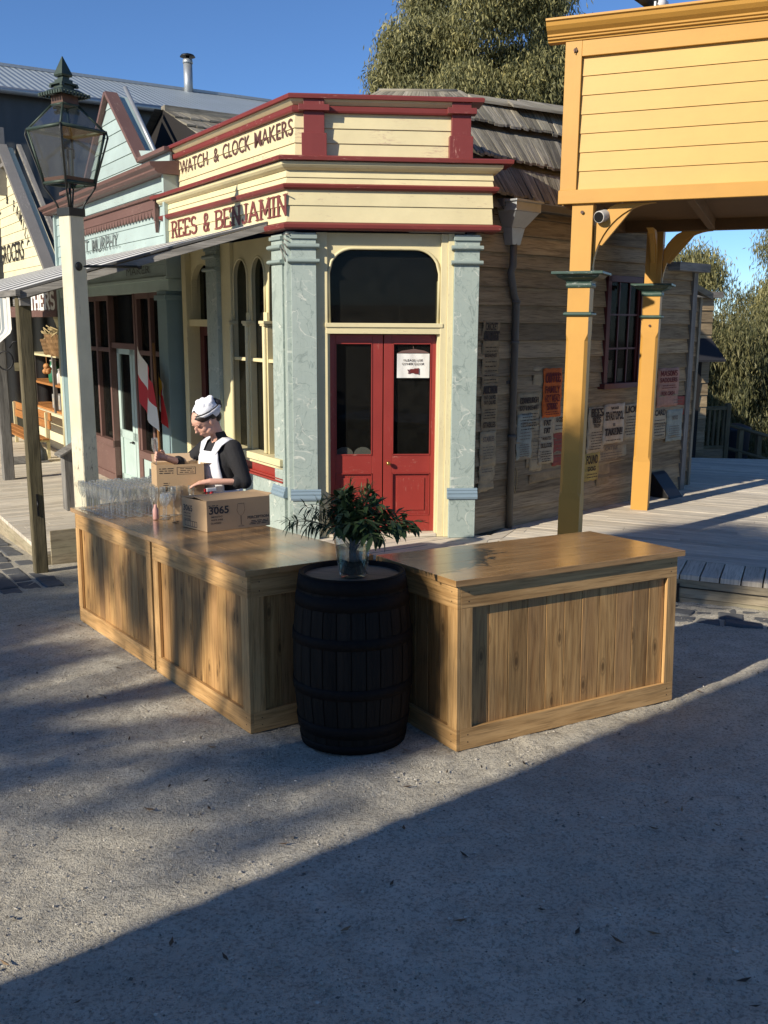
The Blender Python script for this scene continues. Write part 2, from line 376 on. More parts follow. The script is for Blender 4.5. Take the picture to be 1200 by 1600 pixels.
    def build(s, name, mat, parent=None, bevel=0, recalc=True, shade=None):
        M = ROOTM.get(parent.name, Matrix.Identity(4)).inverted() if (parent and s.f) else (Matrix.Identity(4))
        me = bpy.data.meshes.new(name); me.from_pydata([M @ v for v in s.v], [], s.fc)
        uvl = me.uv_layers.new(name='UVMap'); flat = [c for u in s.uv for p in u for c in p]
        uvl.data.foreach_set('uv', flat)
        at = me.attributes.new('rnd', 'FLOAT', 'FACE'); at.data.foreach_set('value', s.rn)
        me.polygons.foreach_set('use_smooth', s.sm)
        me.materials.append(MATS[mat])
        if recalc:
            bm = bmesh.new(); bm.from_mesh(me); bmesh.ops.remove_doubles(bm, verts=bm.verts, dist=1e-6) if any(s.sm) else None
            bmesh.ops.recalc_face_normals(bm, faces=bm.faces); bm.to_mesh(me); bm.free()
        o = bpy.data.objects.new(name, me); COL.objects.link(o)
        if parent: o.parent = parent; ROOTM[o.name] = ROOTM.get(parent.name, Matrix.Identity(4))
        if bevel:
            b = o.modifiers.new('bevel', 'BEVEL'); b.width = bevel; b.segments = 2; b.limit_method = 'ANGLE'; b.angle_limit = R_(35); b.harden_normals = False
        return o
def tag(o, label=None, cat=None, group=None, kind=None):
    if label: o['label'] = label
    if cat: o['category'] = cat
    if group: o['group'] = group
    if kind: o['kind'] = kind
    return o
def root(name, label, cat, loc=(0, 0, 0), mat=None, group=None, kind=None):
    o = bpy.data.objects.new(name, None); COL.objects.link(o); o.empty_display_size = .2
    M = mat.copy() if mat else Matrix.Translation(Vector(loc))
    o.matrix_world = M; ROOTM[o.name] = M
    return tag(o, label, cat, group, kind)
def copy_tree(o, M=None, parent=None, label=None):
    c = o.copy(); COL.objects.link(c)
    if parent: c.parent = parent
    if M is not None: c.matrix_world = M
    if label: c['label'] = label
    for ch in o.children: copy_tree(ch, None, c)
    return c
def sweep(mb, prof, path, grain='x'):
    """prof: closed [(out,z)]; path: plan points, out to the left-hand normal given by nrm list"""
    pts = [Vector((p[0], p[1])) for p in path['p']]; nr = path['n']   # one normal per segment
    n = len(prof); vs = []
    for i, p in enumerate(pts):
        if i == 0 or i == len(pts)-1:
            nn = nr[0] if i == 0 else nr[-1]; k = [p+Vector((nn.x, nn.y))*o for o, z in prof]
        else:
            a, b = Vector((nr[i-1].x, nr[i-1].y)), Vector((nr[i].x, nr[i].y)); m = (a+b)/(1+a.dot(b))
            k = [p+m*o for o, z in prof]
        vs += [(q.x, q.y, z) for q, (o, z) in zip(k, prof)]
    L = [0]
    for i in range(1, len(pts)): L.append(L[-1]+(pts[i]-pts[i-1]).length)
    W = [0]
    for k in range(n): W.append(W[-1]+math.dist(prof[k], prof[(k+1) % n]))
    fs, uvs = [], []; ou = random.uniform(0, 30)
    for i in range(len(pts)-1):
        for k in range(n):
            fs.append((i*n+k, i*n+(k+1) % n, (i+1)*n+(k+1) % n, (i+1)*n+k))
            uvs.append([(L[i]+ou, W[k]), (L[i]+ou, W[k+1]), (L[i+1]+ou, W[k+1]), (L[i+1]+ou, W[k])])
    rnd = random.random(); mb.add(vs, fs, 'x', rnd, False, uvs)
    mb.add(vs[:n], [tuple(range(n))], 'x', rnd); mb.add(vs[-n:], [tuple(range(n))], 'x', rnd)
WORLD = lambda x, y, z: Vector((x, y, z))
def siding(mb, u0, u1, z0, z1, out=0.0, h=.18, t=.016, fn=None, jit=0.0, grain='x', tb=.003):
    """lapped boards; fn(z)->(u0,u1) clips each board (for gables)"""
    n = max(1, round((z1-z0)/h)); h = (z1-z0)/n
    for i in range(n):
        a, b = z0+i*h, z0+(i+1)*h
        if fn: (l0, r0), (l1, r1) = fn(a), fn(b)
        else: l0 = l1 = u0; r0 = r1 = u1
        if r0-l0 < .02: continue
        if r1 < l1: l1 = r1 = (l1+r1)/2
        j = random.uniform(-jit, jit)
        mb.hexa([(l0, out-.02, a+.0015), (r0, out-.02, a+.0015), (r0, out+t+abs(j), a+.0015+j), (l0, out+t+abs(j)*.6, a+.0015-j), (l1, out-.02, b), (r1, out-.02, b), (r1, out+tb, b), (l1, out+tb, b)], grain)
def clip(poly, a, b):
    """keep the part of a 2D polygon left of line a->b"""
    r = []; d = b-a
    def sd(p): return d.x*(p.y-a.y)-d.y*(p.x-a.x)
    for i in range(len(poly)):
        p, q = poly[i], poly[(i+1) % len(poly)]; s, t = sd(p), sd(q)
        if s >= 0: r.append(p)
        if (s >= 0) != (t >= 0): r.append(p+(q-p)*(s/(s-t)))
    return r
def planks(mb, poly, az, width, gap, z0, z1, jit=.002, joints=0):
    """poly: convex plan polygon (counter-clockwise), boards run along az"""
    P = [Vector(p) for p in poly]; a = dv(az); a = Vector((a.x, a.y)); b = Vector((-a.y, a.x))
    lo = min(p.dot(b) for p in P); hi = max(p.dot(b) for p in P); k = lo
    while k < hi:
        w = width*random.uniform(.96, 1.04)
        l0, l1 = min(p.dot(a) for p in P)-1, max(p.dot(a) for p in P)+1
        cuts = [l0, l1]
        if joints:
            cuts = [l0]; x = l0+random.uniform(.3, joints)
            while x < l1: cuts.append(x); x += joints*random.uniform(.7, 1.3)
            cuts.append(l1)
        for c0, c1 in zip(cuts, cuts[1:]):
            q = [a*c0+b*(k+gap/2), a*(c1-.003)+b*(k+gap/2), a*(c1-.003)+b*(k+w-gap/2), a*c0+b*(k+w-gap/2)]
            for i in range(len(P)):
                q = clip(q, P[i], P[(i+1) % len(P)])
                if len(q) < 3: break
            if len(q) >= 3:
                j = random.uniform(-jit, jit); n = len(q); rn = random.random(); off = (random.uniform(0, 50), random.uniform(0, 50))
                vs = [(p.x, p.y, z0) for p in q]+[(p.x, p.y, z1+j) for p in q]
                uv = lambda p: (p.dot(a)+off[0], p.dot(b)+off[1])
                fs = [tuple(range(n-1, -1, -1)), tuple(range(n, 2*n))]+[(i, (i+1) % n, n+(i+1) % n, n+i) for i in range(n)]
                uvs = [[uv(q[i]) for i in range(n-1, -1, -1)], [uv(p) for p in q]]+[[uv(q[i]), uv(q[(i+1) % n]), uv(q[(i+1) % n]), uv(q[i])] for i in range(n)]
                mb.add(vs, fs, 'x', rn, False, uvs)
        k += w
# ---- writing
def text(mb, s, x, z, size, out=0.0, width=None, bold=0.0, dep=.002, align='CENTER', flip=False, rot=0, xs=1.0):
    cu = bpy.data.curves.new('t', 'FONT'); cu.body = s; cu.size = 1; cu.align_x = align; cu.offset = bold; cu.resolution_u = 3
    o = bpy.data.objects.new('t', cu); COL.objects.link(o); bpy.context.view_layer.update()
    me = bpy.data.meshes.new_from_object(o.evaluated_get(bpy.context.evaluated_depsgraph_get()))
    V = [v.co.copy() for v in me.vertices]; F = [tuple(p.vertices) for p in me.polygons]
    bpy.data.objects.remove(o); bpy.data.curves.remove(cu); bpy.data.meshes.remove(me)
    if not V: return
    h = .73
    x0, x1 = min(v.x for v in V), max(v.x for v in V)
    k = size/h; kx = k*xs
    if width: kx = width/(x1-x0)
    cx = (x0+x1)/2; c, sn = math.cos(rot), math.sin(rot); sg = -1 if flip else 1
    vs = []
    for v in V:
        a, b = (v.x-cx)*kx, v.y*k
        if align == 'LEFT': a = (v.x-x0)*kx
        a, b = a*c-b*sn, a*sn+b*c
        vs.append((x+sg*a, out, z+b))
    mb.add(vs, F, 'x', .5)
def arcp(cx, cy, rx, ry, a0, a1, n=9): return [(cx+rx*math.cos(R_(a0+(a1-a0)*i/n)), cy+ry*math.sin(R_(a0+(a1-a0)*i/n))) for i in range(n+1)]
GL = {  # strokes, serif centres ; unit height
 'A': ([[(.08, 0), (.40, 1)], [(.40, 1), (.74, 0)], [(.20, .33), (.62, .33)]], [(.08, 0), (.74, 0)], .84),
 'B': ([[(.12, 0), (.12, 1)], [(.12, 1)]+arcp(.38, .77, .22, .23, 90, -90)+[(.12, .54)], [(.12, .54)]+arcp(.40, .27, .25, .27, 90, -90)+[(.12, 0)]], [(.12, 0), (.12, 1)], .72),
 'C': ([arcp(.38, .5, .30, .5, 50, 310, 16)], [], .72),
 'D': ([[(.12, 0), (.12, 1)], [(.12, 1)]+arcp(.32, .5, .33, .5, 90, -90, 12)+[(.12, 0)]], [(.12, 0), (.12, 1)], .76),
 'E': ([[(.12, 0), (.12, 1)], [(.12, 1), (.60, 1), (.60, .80)], [(.12, .5), (.48, .5)], [(.12, 0), (.62, 0), (.62, .22)]], [(.12, 0), (.12, 1)], .72),
 'F': ([[(.12, 0), (.12, 1)], [(.12, 1), (.60, 1), (.60, .78)], [(.12, .5), (.48, .5)]], [(.12, 0), (.12, 1)], .70),
 'G': ([arcp(.38, .5, .30, .5, 50, 360, 16), [(.45, .48), (.72, .48)]], [], .78),
 'H': ([[(.12, 0), (.12, 1)], [(.62, 0), (.62, 1)], [(.12, .5), (.62, .5)]], [(.12, 0), (.12, 1), (.62, 0), (.62, 1)], .78),
 'I': ([[(.14, 0), (.14, 1)]], [(.14, 0), (.14, 1)], .34),
 'J': ([[(.42, 1), (.42, .25)]+arcp(.26, .22, .16, .22, 0, -170, 8)], [(.42, 1)], .56),
 'K': ([[(.12, 0), (.12, 1)], [(.62, 1), (.14, .45)], [(.30, .60), (.66, 0)]], [(.12, 0), (.12, 1), (.62, 1), (.66, 0)], .80),
 'L': ([[(.12, 0), (.12, 1)], [(.12, 0), (.58, 0), (.58, .24)]], [(.12, 0), (.12, 1)], .68),
 'M': ([[(.12, 0), (.14, 1)], [(.14, 1), (.44, .25)], [(.44, .25), (.74, 1)], [(.74, 1), (.76, 0)]], [(.12, 0), (.13, 1), (.75, 1), (.76, 0)], .90),
 'N': ([[(.12, 0), (.12, 1)], [(.12, 1), (.62, 0)], [(.62, 0), (.62, 1)]], [(.12, 0), (.11, 1), (.62, 1)], .76),
 'O': ([arcp(.38, .5, .28, .5, 0, 360, 18)], [], .76),
 'P': ([[(.12, 0), (.12, 1)], [(.12, 1)]+arcp(.38, .74, .23, .26, 90, -90)+[(.12, .48)]], [(.12, 0), (.12, 1)], .70),
 'R': ([[(.12, 0), (.12, 1)], [(.12, 1)]+arcp(.36, .76, .23, .24, 90, -90)+[(.12, .52)], [(.34, .52), (.62, 0)]], [(.12, 0), (.12, 1), (.62, 0)], .74),
 'S': ([arcp(.34, .75, .23, .25, 30, 270, 10)+arcp(.34, .25, .25, .25, 90, -150, 10)], [], .68),
 'T': ([[(.34, 0), (.34, 1)], [(.05, .80), (.05, 1), (.63, 1), (.63, .80)]], [(.34, 0)], .70),
 'U': ([[(.12, 1), (.12, .28)]+arcp(.36, .25, .24, .25, 180, 360, 8)+[(.60, 1)]], [(.12, 1), (.60, 1)], .74),
 'V': ([[(.06, 1), (.36, 0)], [(.36, 0), (.66, 1)]], [(.06, 1), (.66, 1)], .74),
 'W': ([[(.04, 1), (.26, 0)], [(.26, 0), (.46, .8)], [(.46, .8), (.68, 0)], [(.68, 0), (.90, 1)]], [(.04, 1), (.90, 1)], .98),
 'X': ([[(.1, 0), (.6, 1)], [(.6, 0), (.1, 1)]], [(.1, 0), (.6, 0)], .7),
 'Y': ([[(.06, 1), (.34, .45)], [(.62, 1), (.34, .45)], [(.34, .45), (.34, 0)]], [(.06, 1), (.62, 1), (.34, 0)], .70),
 '&': ([[(.66, 0), (.22, .62)]+arcp(.35, .80, .17, .20, 190, -20, 8)+[(.12, .38)]+arcp(.30, .22, .22, .22, 150, 300, 6)+[(.62, .45)]], [], .78),
 '!': ([[(.14, .3), (.14, 1)], [(.14, 0), (.14, .09)]], [], .30),
 '.': ([[(.10, 0), (.10, .08)]], [], .22), ' ': ([], [], .38)}
def slab(mb, s, x, z, h, width, out=0.0, th=.17, serif=.15, sgn=1, stag=.0004):
    """slab-serif lettering drawn as thin raised strokes; x is the start, sgn the reading direction"""
    W = sum(GL[c][2] for c in s); k = width/W; cx = 0; e = 0
    for ch in s:
        st, sf, wd = GL[ch]
        def P(p, e): return (x+sgn*(cx+p[0])*k, out+e*stag, z+p[1]*h)
        lst = [(pl, th) for pl in st]+[([(p[0]-serif, p[1]), (p[0]+serif, p[1])], th*.55) for p in sf if serif]
        for pl, tt in lst:
            for a, b in zip(pl, pl[1:]):
                e = (e+1) % 6
                ax, az, bx, bz = a[0]*k, a[1]*h, b[0]*k, b[1]*h
                dx, dz = bx-ax, bz-az; L = math.hypot(dx, dz) or 1
                vert = abs(dz)/L
                t2 = tt*h*(.28+.27*vert)/.55*.62
                nx, nz = -dz/L*t2/1.6, dx/L*t2/1.6
                ex, ez = dx/L*t2*.25, dz/L*t2*.25
                q = [(ax-ex+nx, az-ez+nz), (bx+ex+nx, bz+ez+nz), (bx+ex-nx, bz+ez-nz), (ax-ex-nx, az-ez-nz)]
                mb.add([(x+sgn*(cx*k+p[0]), out+e*stag, z+p[1]) for p in q], [(0, 1, 2, 3)], 'x', .5)
        cx += wd
def finelines(mb, x0, x1, z0, z1, out, n, h=.008, sgn=1):
    """rows of print too small to read"""
    for i in range(n):
        z = z1-(z1-z0)*(i+.5)/n; x = x0+random.uniform(0, (x1-x0)*.14); end = x1-random.uniform(0, (x1-x0)*.14)
        while x < end:
            L = random.uniform(.012, .05)
            mb.box(x, min(x+L, end), out, out+.0008, z-h/2, z+h/2, rnd=.5); x += L+.010
def spandrel(mb, u0, u1, zt, fn, o0, o1, n=16):
    """panel between a curve fn(u) below and the level zt above"""
    us = [u0+(u1-u0)*i/n for i in range(n+1)]; vs = []
    for u in us: vs += [(u, o1, fn(u)), (u, o1, zt), (u, o0, fn(u)), (u, o0, zt)]
    fs = []
    for i in range(n):
        a, b = i*4, i*4+4
        fs += [(a, b, b+1, a+1), (a+2, a+3, b+3, b+2), (a, a+2, b+2, b), (a+1, b+1, b+3, a+3)]
    mb.add(vs, fs, 'x')
def remeshed(mb, name, mat, parent, voxel, smooth=2, group=None):
    o = mb.build(name, mat, parent, recalc=True)
    r = o.modifiers.new('r', 'REMESH'); r.mode = 'VOXEL'; r.voxel_size = voxel; r.use_smooth_shade = True
    s = o.modifiers.new('s', 'SMOOTH'); s.iterations = smooth; s.factor = .5
    bpy.context.view_layer.update()
    me = bpy.data.meshes.new_from_object(o.evaluated_get(bpy.context.evaluated_depsgraph_get()))
    o.modifiers.clear(); o.data = me; me.polygons.foreach_set('use_smooth', [True]*len(me.polygons))
    if not me.materials: me.materials.append(MATS[mat])
    return o
def numpy_mesh(name, V, F, mat, parent=None, rnd=None, smooth=False):
    me = bpy.data.meshes.new(name); nf, k = F.shape
    me.vertices.add(len(V)); me.vertices.foreach_set('co', V.astype(np.float32).ravel())
    me.loops.add(nf*k); me.loops.foreach_set('vertex_index', F.astype(np.int32).ravel())
    me.polygons.add(nf); me.polygons.foreach_set('loop_start', np.arange(0, nf*k, k, dtype=np.int32))
    me.update(calc_edges=True)
    if rnd is not None:
        a = me.attributes.new('rnd', 'FLOAT', 'FACE'); a.data.foreach_set('value', rnd.astype(np.float32))
    me.polygons.foreach_set('use_smooth', [smooth]*nf)
    me.materials.append(MATS[mat]); me.validate()
    o = bpy.data.objects.new(name, me); COL.objects.link(o)
    if parent: o.parent = parent; ROOTM[o.name] = ROOTM.get(parent.name, Matrix.Identity(4))
    return o
# ---- key frames of the street (metres, z up, camera over the origin)
P1 = Vector((-.896, 9.053, 0)); AZ_A, AZ_F = -32.5, 85.2
FA = frame(P1, AZ_A, AZ_A-90); FF = frame(P1, AZ_F, AZ_F+90)
R0 = Vector((.95, 9.40, 0)); AZ_R = 47.0
FR = frame(R0, AZ_R, AZ_R+90)
GN = Vector((-.010, .055, 1)).normalized()
def gz(x, y): return -.121+.010*x-.055*(y-5)
def ground_frame(x, y, az):
    """matrix standing on the sloping street: local x along az, y to its right, z along the ground normal -- right-handed: x=right of az"""
    a = dv(az); a = (a-GN*a.dot(GN)).normalized(); b = GN.cross(a)      # b points left of a
    return Matrix(((-b.x, a.x, GN.x, x), (-b.y, a.y, GN.y, y), (-b.z, a.z, GN.z, gz(x, y)), (0, 0, 0, 1)))
# ================================================================== street surface
m_, nt_, b_ = newmat('dead_leaf'); t_ = NT(nt_); t_.l(t_.ramp(t_.rnd(), [(0, (.03, .02, .012)), (.6, (.10, .06, .03)), (1, (.22, .15, .08))]), b_.inputs['Base Color']); b_.inputs['Roughness'].default_value = .8
def build_ground():
    xs = list(np.concatenate([np.linspace(-140, -12, 12), np.linspace(-10, -4.4, 20), np.linspace(-4.2, 3.4, 330), np.linspace(3.6, 10, 20), np.linspace(12, 140, 12)]))
    ys = list(np.concatenate([np.linspace(-60, -4, 10), np.linspace(-3, 1.6, 18), np.linspace(1.8, 8.6, 300), np.linspace(8.8, 16, 24), np.linspace(18, 160, 14)]))
    X, Y = np.meshgrid(xs, ys); Z = -.121+.010*X-.055*(Y-5)
    Z = np.where(Y > 60, -.121+.010*X-.055*55, Z)
    Zf = Z.ravel(); Xf, Yf = X.ravel(), Y.ravel()
    for i in range(len(Xf)):
        x, y = Xf[i], Yf[i]
        if -4.4 < x < 3.6 and 1.6 < y < 8.7:
            Zf[i] += .014*noise.noise(Vector((x*1.3, y*1.3, 3)))+.011*noise.noise(Vector((x*5, y*7, 9)))+.007*noise.noise(Vector((x*17, y*22, 1)))+.004*max(0, noise.noise(Vector((x*2, y*2, 7))))*math.sin((x*.8+y)*95+4*noise.noise(Vector((x*3, y*3, 2))))-.006
        else: Zf[i] -= .004
    nx = len(xs); ny = len(ys); I = np.arange(nx*ny).reshape(ny, nx)
    F = np.stack([I[:-1, :-1], I[:-1, 1:], I[1:, 1:], I[1:, :-1]], -1).reshape(-1, 4)
    o = numpy_mesh('street', np.stack([Xf, Yf, Zf], 1), F, 'gravel', smooth=True)
    tag(o, kind='structure')
build_ground()
def pebbles():
    rg = np.random.default_rng(4); n = 20000
    y = 1.9+rg.random(n)**1.3*6.2; x = rg.uniform(-1, 1, n)*(.55*y+.3)
    s = .0015+.007*rg.random(n)**9+.0026*rg.random(n)
    base = np.array([[1, 0, 0], [-1, 0, 0], [0, 1, 0], [0, -1, 0], [0, 0, 1], [0, 0, -.6]])
    fc = np.array([[0, 2, 4], [2, 1, 4], [1, 3, 4], [3, 0, 4], [2, 0, 5], [1, 2, 5], [3, 1, 5], [0, 3, 5]])
    V = base[None]*s[:, None, None]*rg.uniform(.6, 1.35, (n, 6, 3)); a = rg.uniform(0, 6.28, n)
    c, sn = np.cos(a)[:, None], np.sin(a)[:, None]
    vx = V[..., 0]*c-V[..., 1]*sn; vy = V[..., 0]*sn+V[..., 1]*c
    z = -.121+.010*x-.055*(y-5)-.002
    V = np.stack([vx+x[:, None], vy+y[:, None], V[..., 2]*.7+z[:, None]], -1).reshape(-1, 3)
    F = (fc[None]+np.arange(n)[:, None, None]*6).reshape(-1, 3)
    o = numpy_mesh('loose_gravel', V, F, 'pebble', rnd=np.repeat(rg.random(n), 8))
    tag(o, 'loose stones and grit scattered over the gravel street', 'gravel', kind='stuff')
    n = 170; y = 2.0+rg.random(n)*6; x = rg.uniform(-1, 1, n)*(.5*y+.2); a = rg.uniform(0, 6.28, n); L = rg.uniform(.012, .035, n); W = L*rg.uniform(.18, .35, n)
    z = -.121+.010*x-.055*(y-5)+.004; c, s_ = np.cos(a), np.sin(a); P = []
    for dx, dy, dz in ((-1, 0, .2), (0, -1, 0), (1, 0, .35), (0, 1, 0)): P.append(np.stack([x+dx*L*c-dy*W*s_, y+dx*L*s_+dy*W*c, z+dz*L*.5], 1))
    V = np.stack(P, 1).reshape(-1, 3); o = numpy_mesh('fallen_leaves', V, np.arange(n*4).reshape(-1, 4), 'dead_leaf', rnd=rg.random(n))
    tag(o, 'small dry brown gum leaves and twigs lying on the gravel street', 'leaves', kind='stuff')
pebbles()
# ================================================================== boardwalks
def fa2(u, q): v = FA(u, q, 0); return (v.x, v.y)
def ff2(u, q): v = FF(u, q, 0); return (v.x, v.y)
def ccw(p):
    a = sum(p[i][0]*p[(i+1) % len(p)][1]-p[(i+1) % len(p)][0]*p[i][1] for i in range(len(p)))
    return p if a > 0 else p[::-1]
AZ_Y = 112.5
Y0 = Vector((1.60, 8.345, 0))                                   # veranda front line through the near post
FY = frame(Y0, AZ_Y, AZ_Y+90)                                   # out = towards the street
def fy2(u, q): v = FY(u, q, 0); return (v.x, v.y)
E0 = Vector((2.507, 7.828, 0))                                  # a point of the boardwalk's street edge
FE = frame(E0, AZ_Y+1.5, AZ_Y+91.5)
def fe2(u, q): v = FE(u, q, 0); return (v.x, v.y)
mb = MB(WORLD)
planks(mb, ccw([fe2(-1.75, -.02), fe2(4, -.02), fe2(4, -.56), fe2(-1.75, -.56)]), AZ_Y+91.5, .165, .012, -.045, 0)   # edge strip laid crosswise
bw = mb.build('boardwalk', 'deck_wood', bevel=.003); tag(bw, kind='structure')
mb = MB(WORLD)
planks(mb, ccw([fe2(-1.75, -.565), fe2(4.5, -.565), (9.5, 14.5), (4.0, 15.2), fe2(-1.75, -3.2)]), AZ_Y, .13, .006, -.045, 0, joints=3.5)
tag(mb.build('boardwalk', 'deck_wood', bevel=.003), kind='structure')
mb = MB(WORLD)
c0 = fe2(-1.76, -.02)
planks(mb, ccw([c0, ff2(2.0, -.1), ff2(.0, -.1), (-1.0, 8.35)]), 57.5, .13, .008, -.045, -.003, joints=3.5)
planks(mb, ccw([c0, fe2(-1.76, -3.2), ff2(2.003, -.1)]), 57.5, .13, .008, -.045, -.003, joints=3.5)
planks(mb, ccw([(-1.003, 8.35), ff2(.0, -.1), fa2(1.85, -.15), fa2(1.85, .95)]), 57.5, .13, .008, -.045, -.003, joints=3.5)
tag(mb.build('boardwalk', 'deck_wood', bevel=.003), kind='structure')
mb = MB(WORLD)                                                   # lower walk before the weatherboard shop
planks(mb, ccw([fa2(1.88, -.2), fa2(8.42, -.2), fa2(8.42, 1.98), fa2(1.88, 1.98)]), 57.5, .125, .009, -.315, -.27, joints=2.8)
tag(mb.build('boardwalk', 'deck_wood', bevel=.003), kind='structure')
mb = MB(WORLD)
planks(mb, ccw([fa2(8.46, -1.2), fa2(17, -1.2), fa2(17, 2.05), fa2(8.46, 2.05)]), 57.5, .125, .009, -.37, -.325, joints=2.8)
tag(mb.build('boardwalk', 'deck_wood', bevel=.003), kind='structure')
# fascia boards under the deck edges
mb = MB(FE)
for k, (za, zb) in enumerate(((-.118, -.047), (-.205, -.122), (-.292, -.209), (-.42, -.296))): mb.box(-1.74, 4, -.06-.004*k, -.026-.004*k, za, zb)
mb.box(-1.74, 4, -.6, -.1, -.6, -.06)
tag(mb.build('boardwalk_fascia', 'fascia_wood', bevel=.003), kind='structure')
mb = MB(FA)
mb.box(1.86, 17, 1.93, 1.965, -.9, -.318); mb.box(1.85, 1.885, .3, 1.96, -.6, -.318); mb.box(1.84, 1.86, .97, 1.9, -.6, -.05)
mb.box(-.3, 1.84, .93, .965, -.6, -.05)
tag(mb.build('boardwalk_fascia', 'fascia_wood', bevel=.003), kind='structure')
# iron boot scraper rail on the right fascia
mb = MB(FE)
mb.box(.02, .04, -.028, -.006, -.27, -.085); mb.box(.0, .06, -.028, -.002, -.285, -.27)
mb.tube([(.03, -.012, -.11), (1.6, -.012, -.112)], .0035, 6); mb.tube([(.03, -.012, -.25), (1.6, -.012, -.252)], .0035, 6)
tag(mb.build('iron_rail', 'iron_black'), 'thin black iron rail fixed along the boardwalk edge at the right', 'rail')
# bluestone gutter
def gutter(fr, u0, u1, q0, q1, rows, L, nm):
    mb = MB(fr)
    for r in range(rows):
        u = u0+random.uniform(0, .2); qa = q0+(q1-q0)*r/rows; qb = q0+(q1-q0)*(r+1)/rows
        while u < u1:
            l = L*random.uniform(.7, 1.35); g = .012
            j_ = lambda: random.uniform(-.022, .022)
            p = [(u+g+j_(), qa+g+j_()*.5), (u+l-g+j_(), qa+g+j_()*.5), (u+l-g+j_(), qb-g+j_()*.5), (u+g+j_(), qb-g+j_()*.5)]
            hh = random.uniform(-.012, .014)
            vs = [(a, b, gz(*fr(a, b, 0).xy)-.06) for a, b in p]+[(a, b, gz(*fr(a, b, 0).xy)+hh+random.uniform(-.008, .009)) for a, b in p]
            mb.hexa(vs, 'x'); u += l
    o = mb.build(nm, 'stone_blue', bevel=.012); tag(o, kind='structure'); sd_ = o.modifiers['bevel']; sd_.width = .018; sd_.segments = 3; return o
gutter(FE, -.6, 3.2, .02, .62, 3, .24, 'gutter_stones')
gutter(FA, .6, 8, 2.02, 2.62, 3, .34, 'gutter_stones')

# ================================================================== corner shop
shop = root('corner_shop', 'cream and oxblood corner shop with green marbled pilasters, lettered for watch and clock makers', 'shop', P1)
def path(d, uA=3.1, uF=1.86, ret=.22):
    """plan path inset by -d from the wall faces"""
    return {'p': [fa2(uA, 0), (P1.x, P1.y), ff2(uF, 0), ff2(uF, -ret)], 'n': [dv(AZ_A-90), dv(AZ_F+90), dv(AZ_F)]}
# --- pilasters
def pilaster(fr, u0, u1, o=0.0, q0=-.22):
    mb = MB(fr); mb.box(u0, u1, q0, o, .47, 2.92, 'z'); mb.box(u0-.012, u1+.012, q0, o+.014, 0, .40, 'z')
    p = mb.build('pilaster', 'marble_green', shop, bevel=.004)
    m = MB(fr)
    for z, r in ((2.80, .021), (2.665, .019)):
        m.prism([(o-.03, z-r), (o+.022, z-r), (o+.036, z-r*.5), (o+.038, z), (o+.034, z+r*.6), (o+.02, z+r), (o-.03, z+r)], 'x', u0-.03, u1+.03)
    m.box(u0-.01, u1+.01, -.03, o+.02, 2.865, 2.90)
    m.build('capital_ring', 'slate_green', p, bevel=.003)
    m = MB(fr)
    m.prism([(-.03, .395), (o+.03, .395), (o+.036, .415), (o+.03, .437), (o+.022, .441), (o+.026, .455), (o+.02, .468), (o+.012, .474), (o+.015, .485), (o+.008, .5), (-.03, .5)], 'x', u0-.03, u1+.03)
    m.build('base_moulding', 'moulding_blue', p)
    return p
paint('slate_green', (.25, .31, .29), wear=.3, wearcol=(.45, .48, .42))
pilaster(FF, .015, .25); pilaster(FF, 1.555, 1.795); pilaster(FA, .16, .385); pilaster(FA, 1.76, 2.06, .0, -.2)
mb = MB(WORLD)                                                  # corner core between the two pilasters
pp = [FA(.2, -.035, 0), FF(-.012, -.03, 0)+Vector((-.018, -.0, 0)), FF(.05, -.035, 0), FF(.2, -.24, 0), FA(.2, -.24, 0)]
mb.prism([(p.x, p.y) for p in pp], 'z', 0, 2.93, 'z'); mb.build('corner_post', 'marble_green', shop, bevel=.003)
# pigeon spikes / broken bracket at the corner capital
mb = MB(WORLD)
for a in range(5):
    p = FA(.12-.02*a, .03, 2.78+.03*a); mb.tube([p, p+Vector((.05, -.05, -.12+.03*a))], .006, 5)
mb.build('bracket_remains', 'grey_wood', shop)
# --- entablature swept round the corner
def sw(name, prof, mat, uA, uF, ret=.22, bev=.0025):
    m = MB(WORLD); sweep(m, prof, path(0, uA, uF, ret)); return m.build(name, mat, shop, bevel=bev)
sw('lower_cornice', [(-.05, 2.945), (.062, 2.945), (.075, 2.958), (.08, 2.988), (.065, 3.0), (.03, 3.010), (-.05, 3.010)], 'trim_red', .52, 1.90)
fas = sw('fascia_board', [(-.05, 3.0), (.02, 3.0), (.02, 3.46), (-.05, 3.46)], 'cream', 3.1, 1.86)
def lapsweep(name, zs, o, mat, uA, uF, par, t=.016):
    m = MB(WORLD)
    for a, b in zip(zs, zs[1:]): sweep(m, [(o-.03, a+.003), (o+t, a+.003), (o+t*.35, b), (o-.03, b)], path(0, uA, uF))
    return m.build(name, mat, par, bevel=.0015)
lapsweep('fascia_weatherboard', [3.008, 3.155, 3.295], .022, 'cream', 3.105, 1.865, shop)
lapsweep('fascia_weatherboard', [3.345, 3.40, 3.465], .022, 'cream', 3.105, 1.865, shop)
sw('middle_cornice', [(-.05, 3.295), (.055, 3.295), (.072, 3.31), (.082, 3.335), (.06, 3.348), (-.05, 3.35)], 'trim_red', 3.3, 1.87)
sw('cream_moulding', [(-.05, 3.465), (.04, 3.465), (.075, 3.485), (.095, 3.505), (.10, 3.53), (.09, 3.537), (-.05, 3.537)], 'cream', 3.3, 1.88)
sw('upper_cornice', [(-.15, 3.54), (.135, 3.54), (.14, 3.572), (.12, 3.582), (-.15, 3.60)], 'trim_red', 3.42, 1.93)
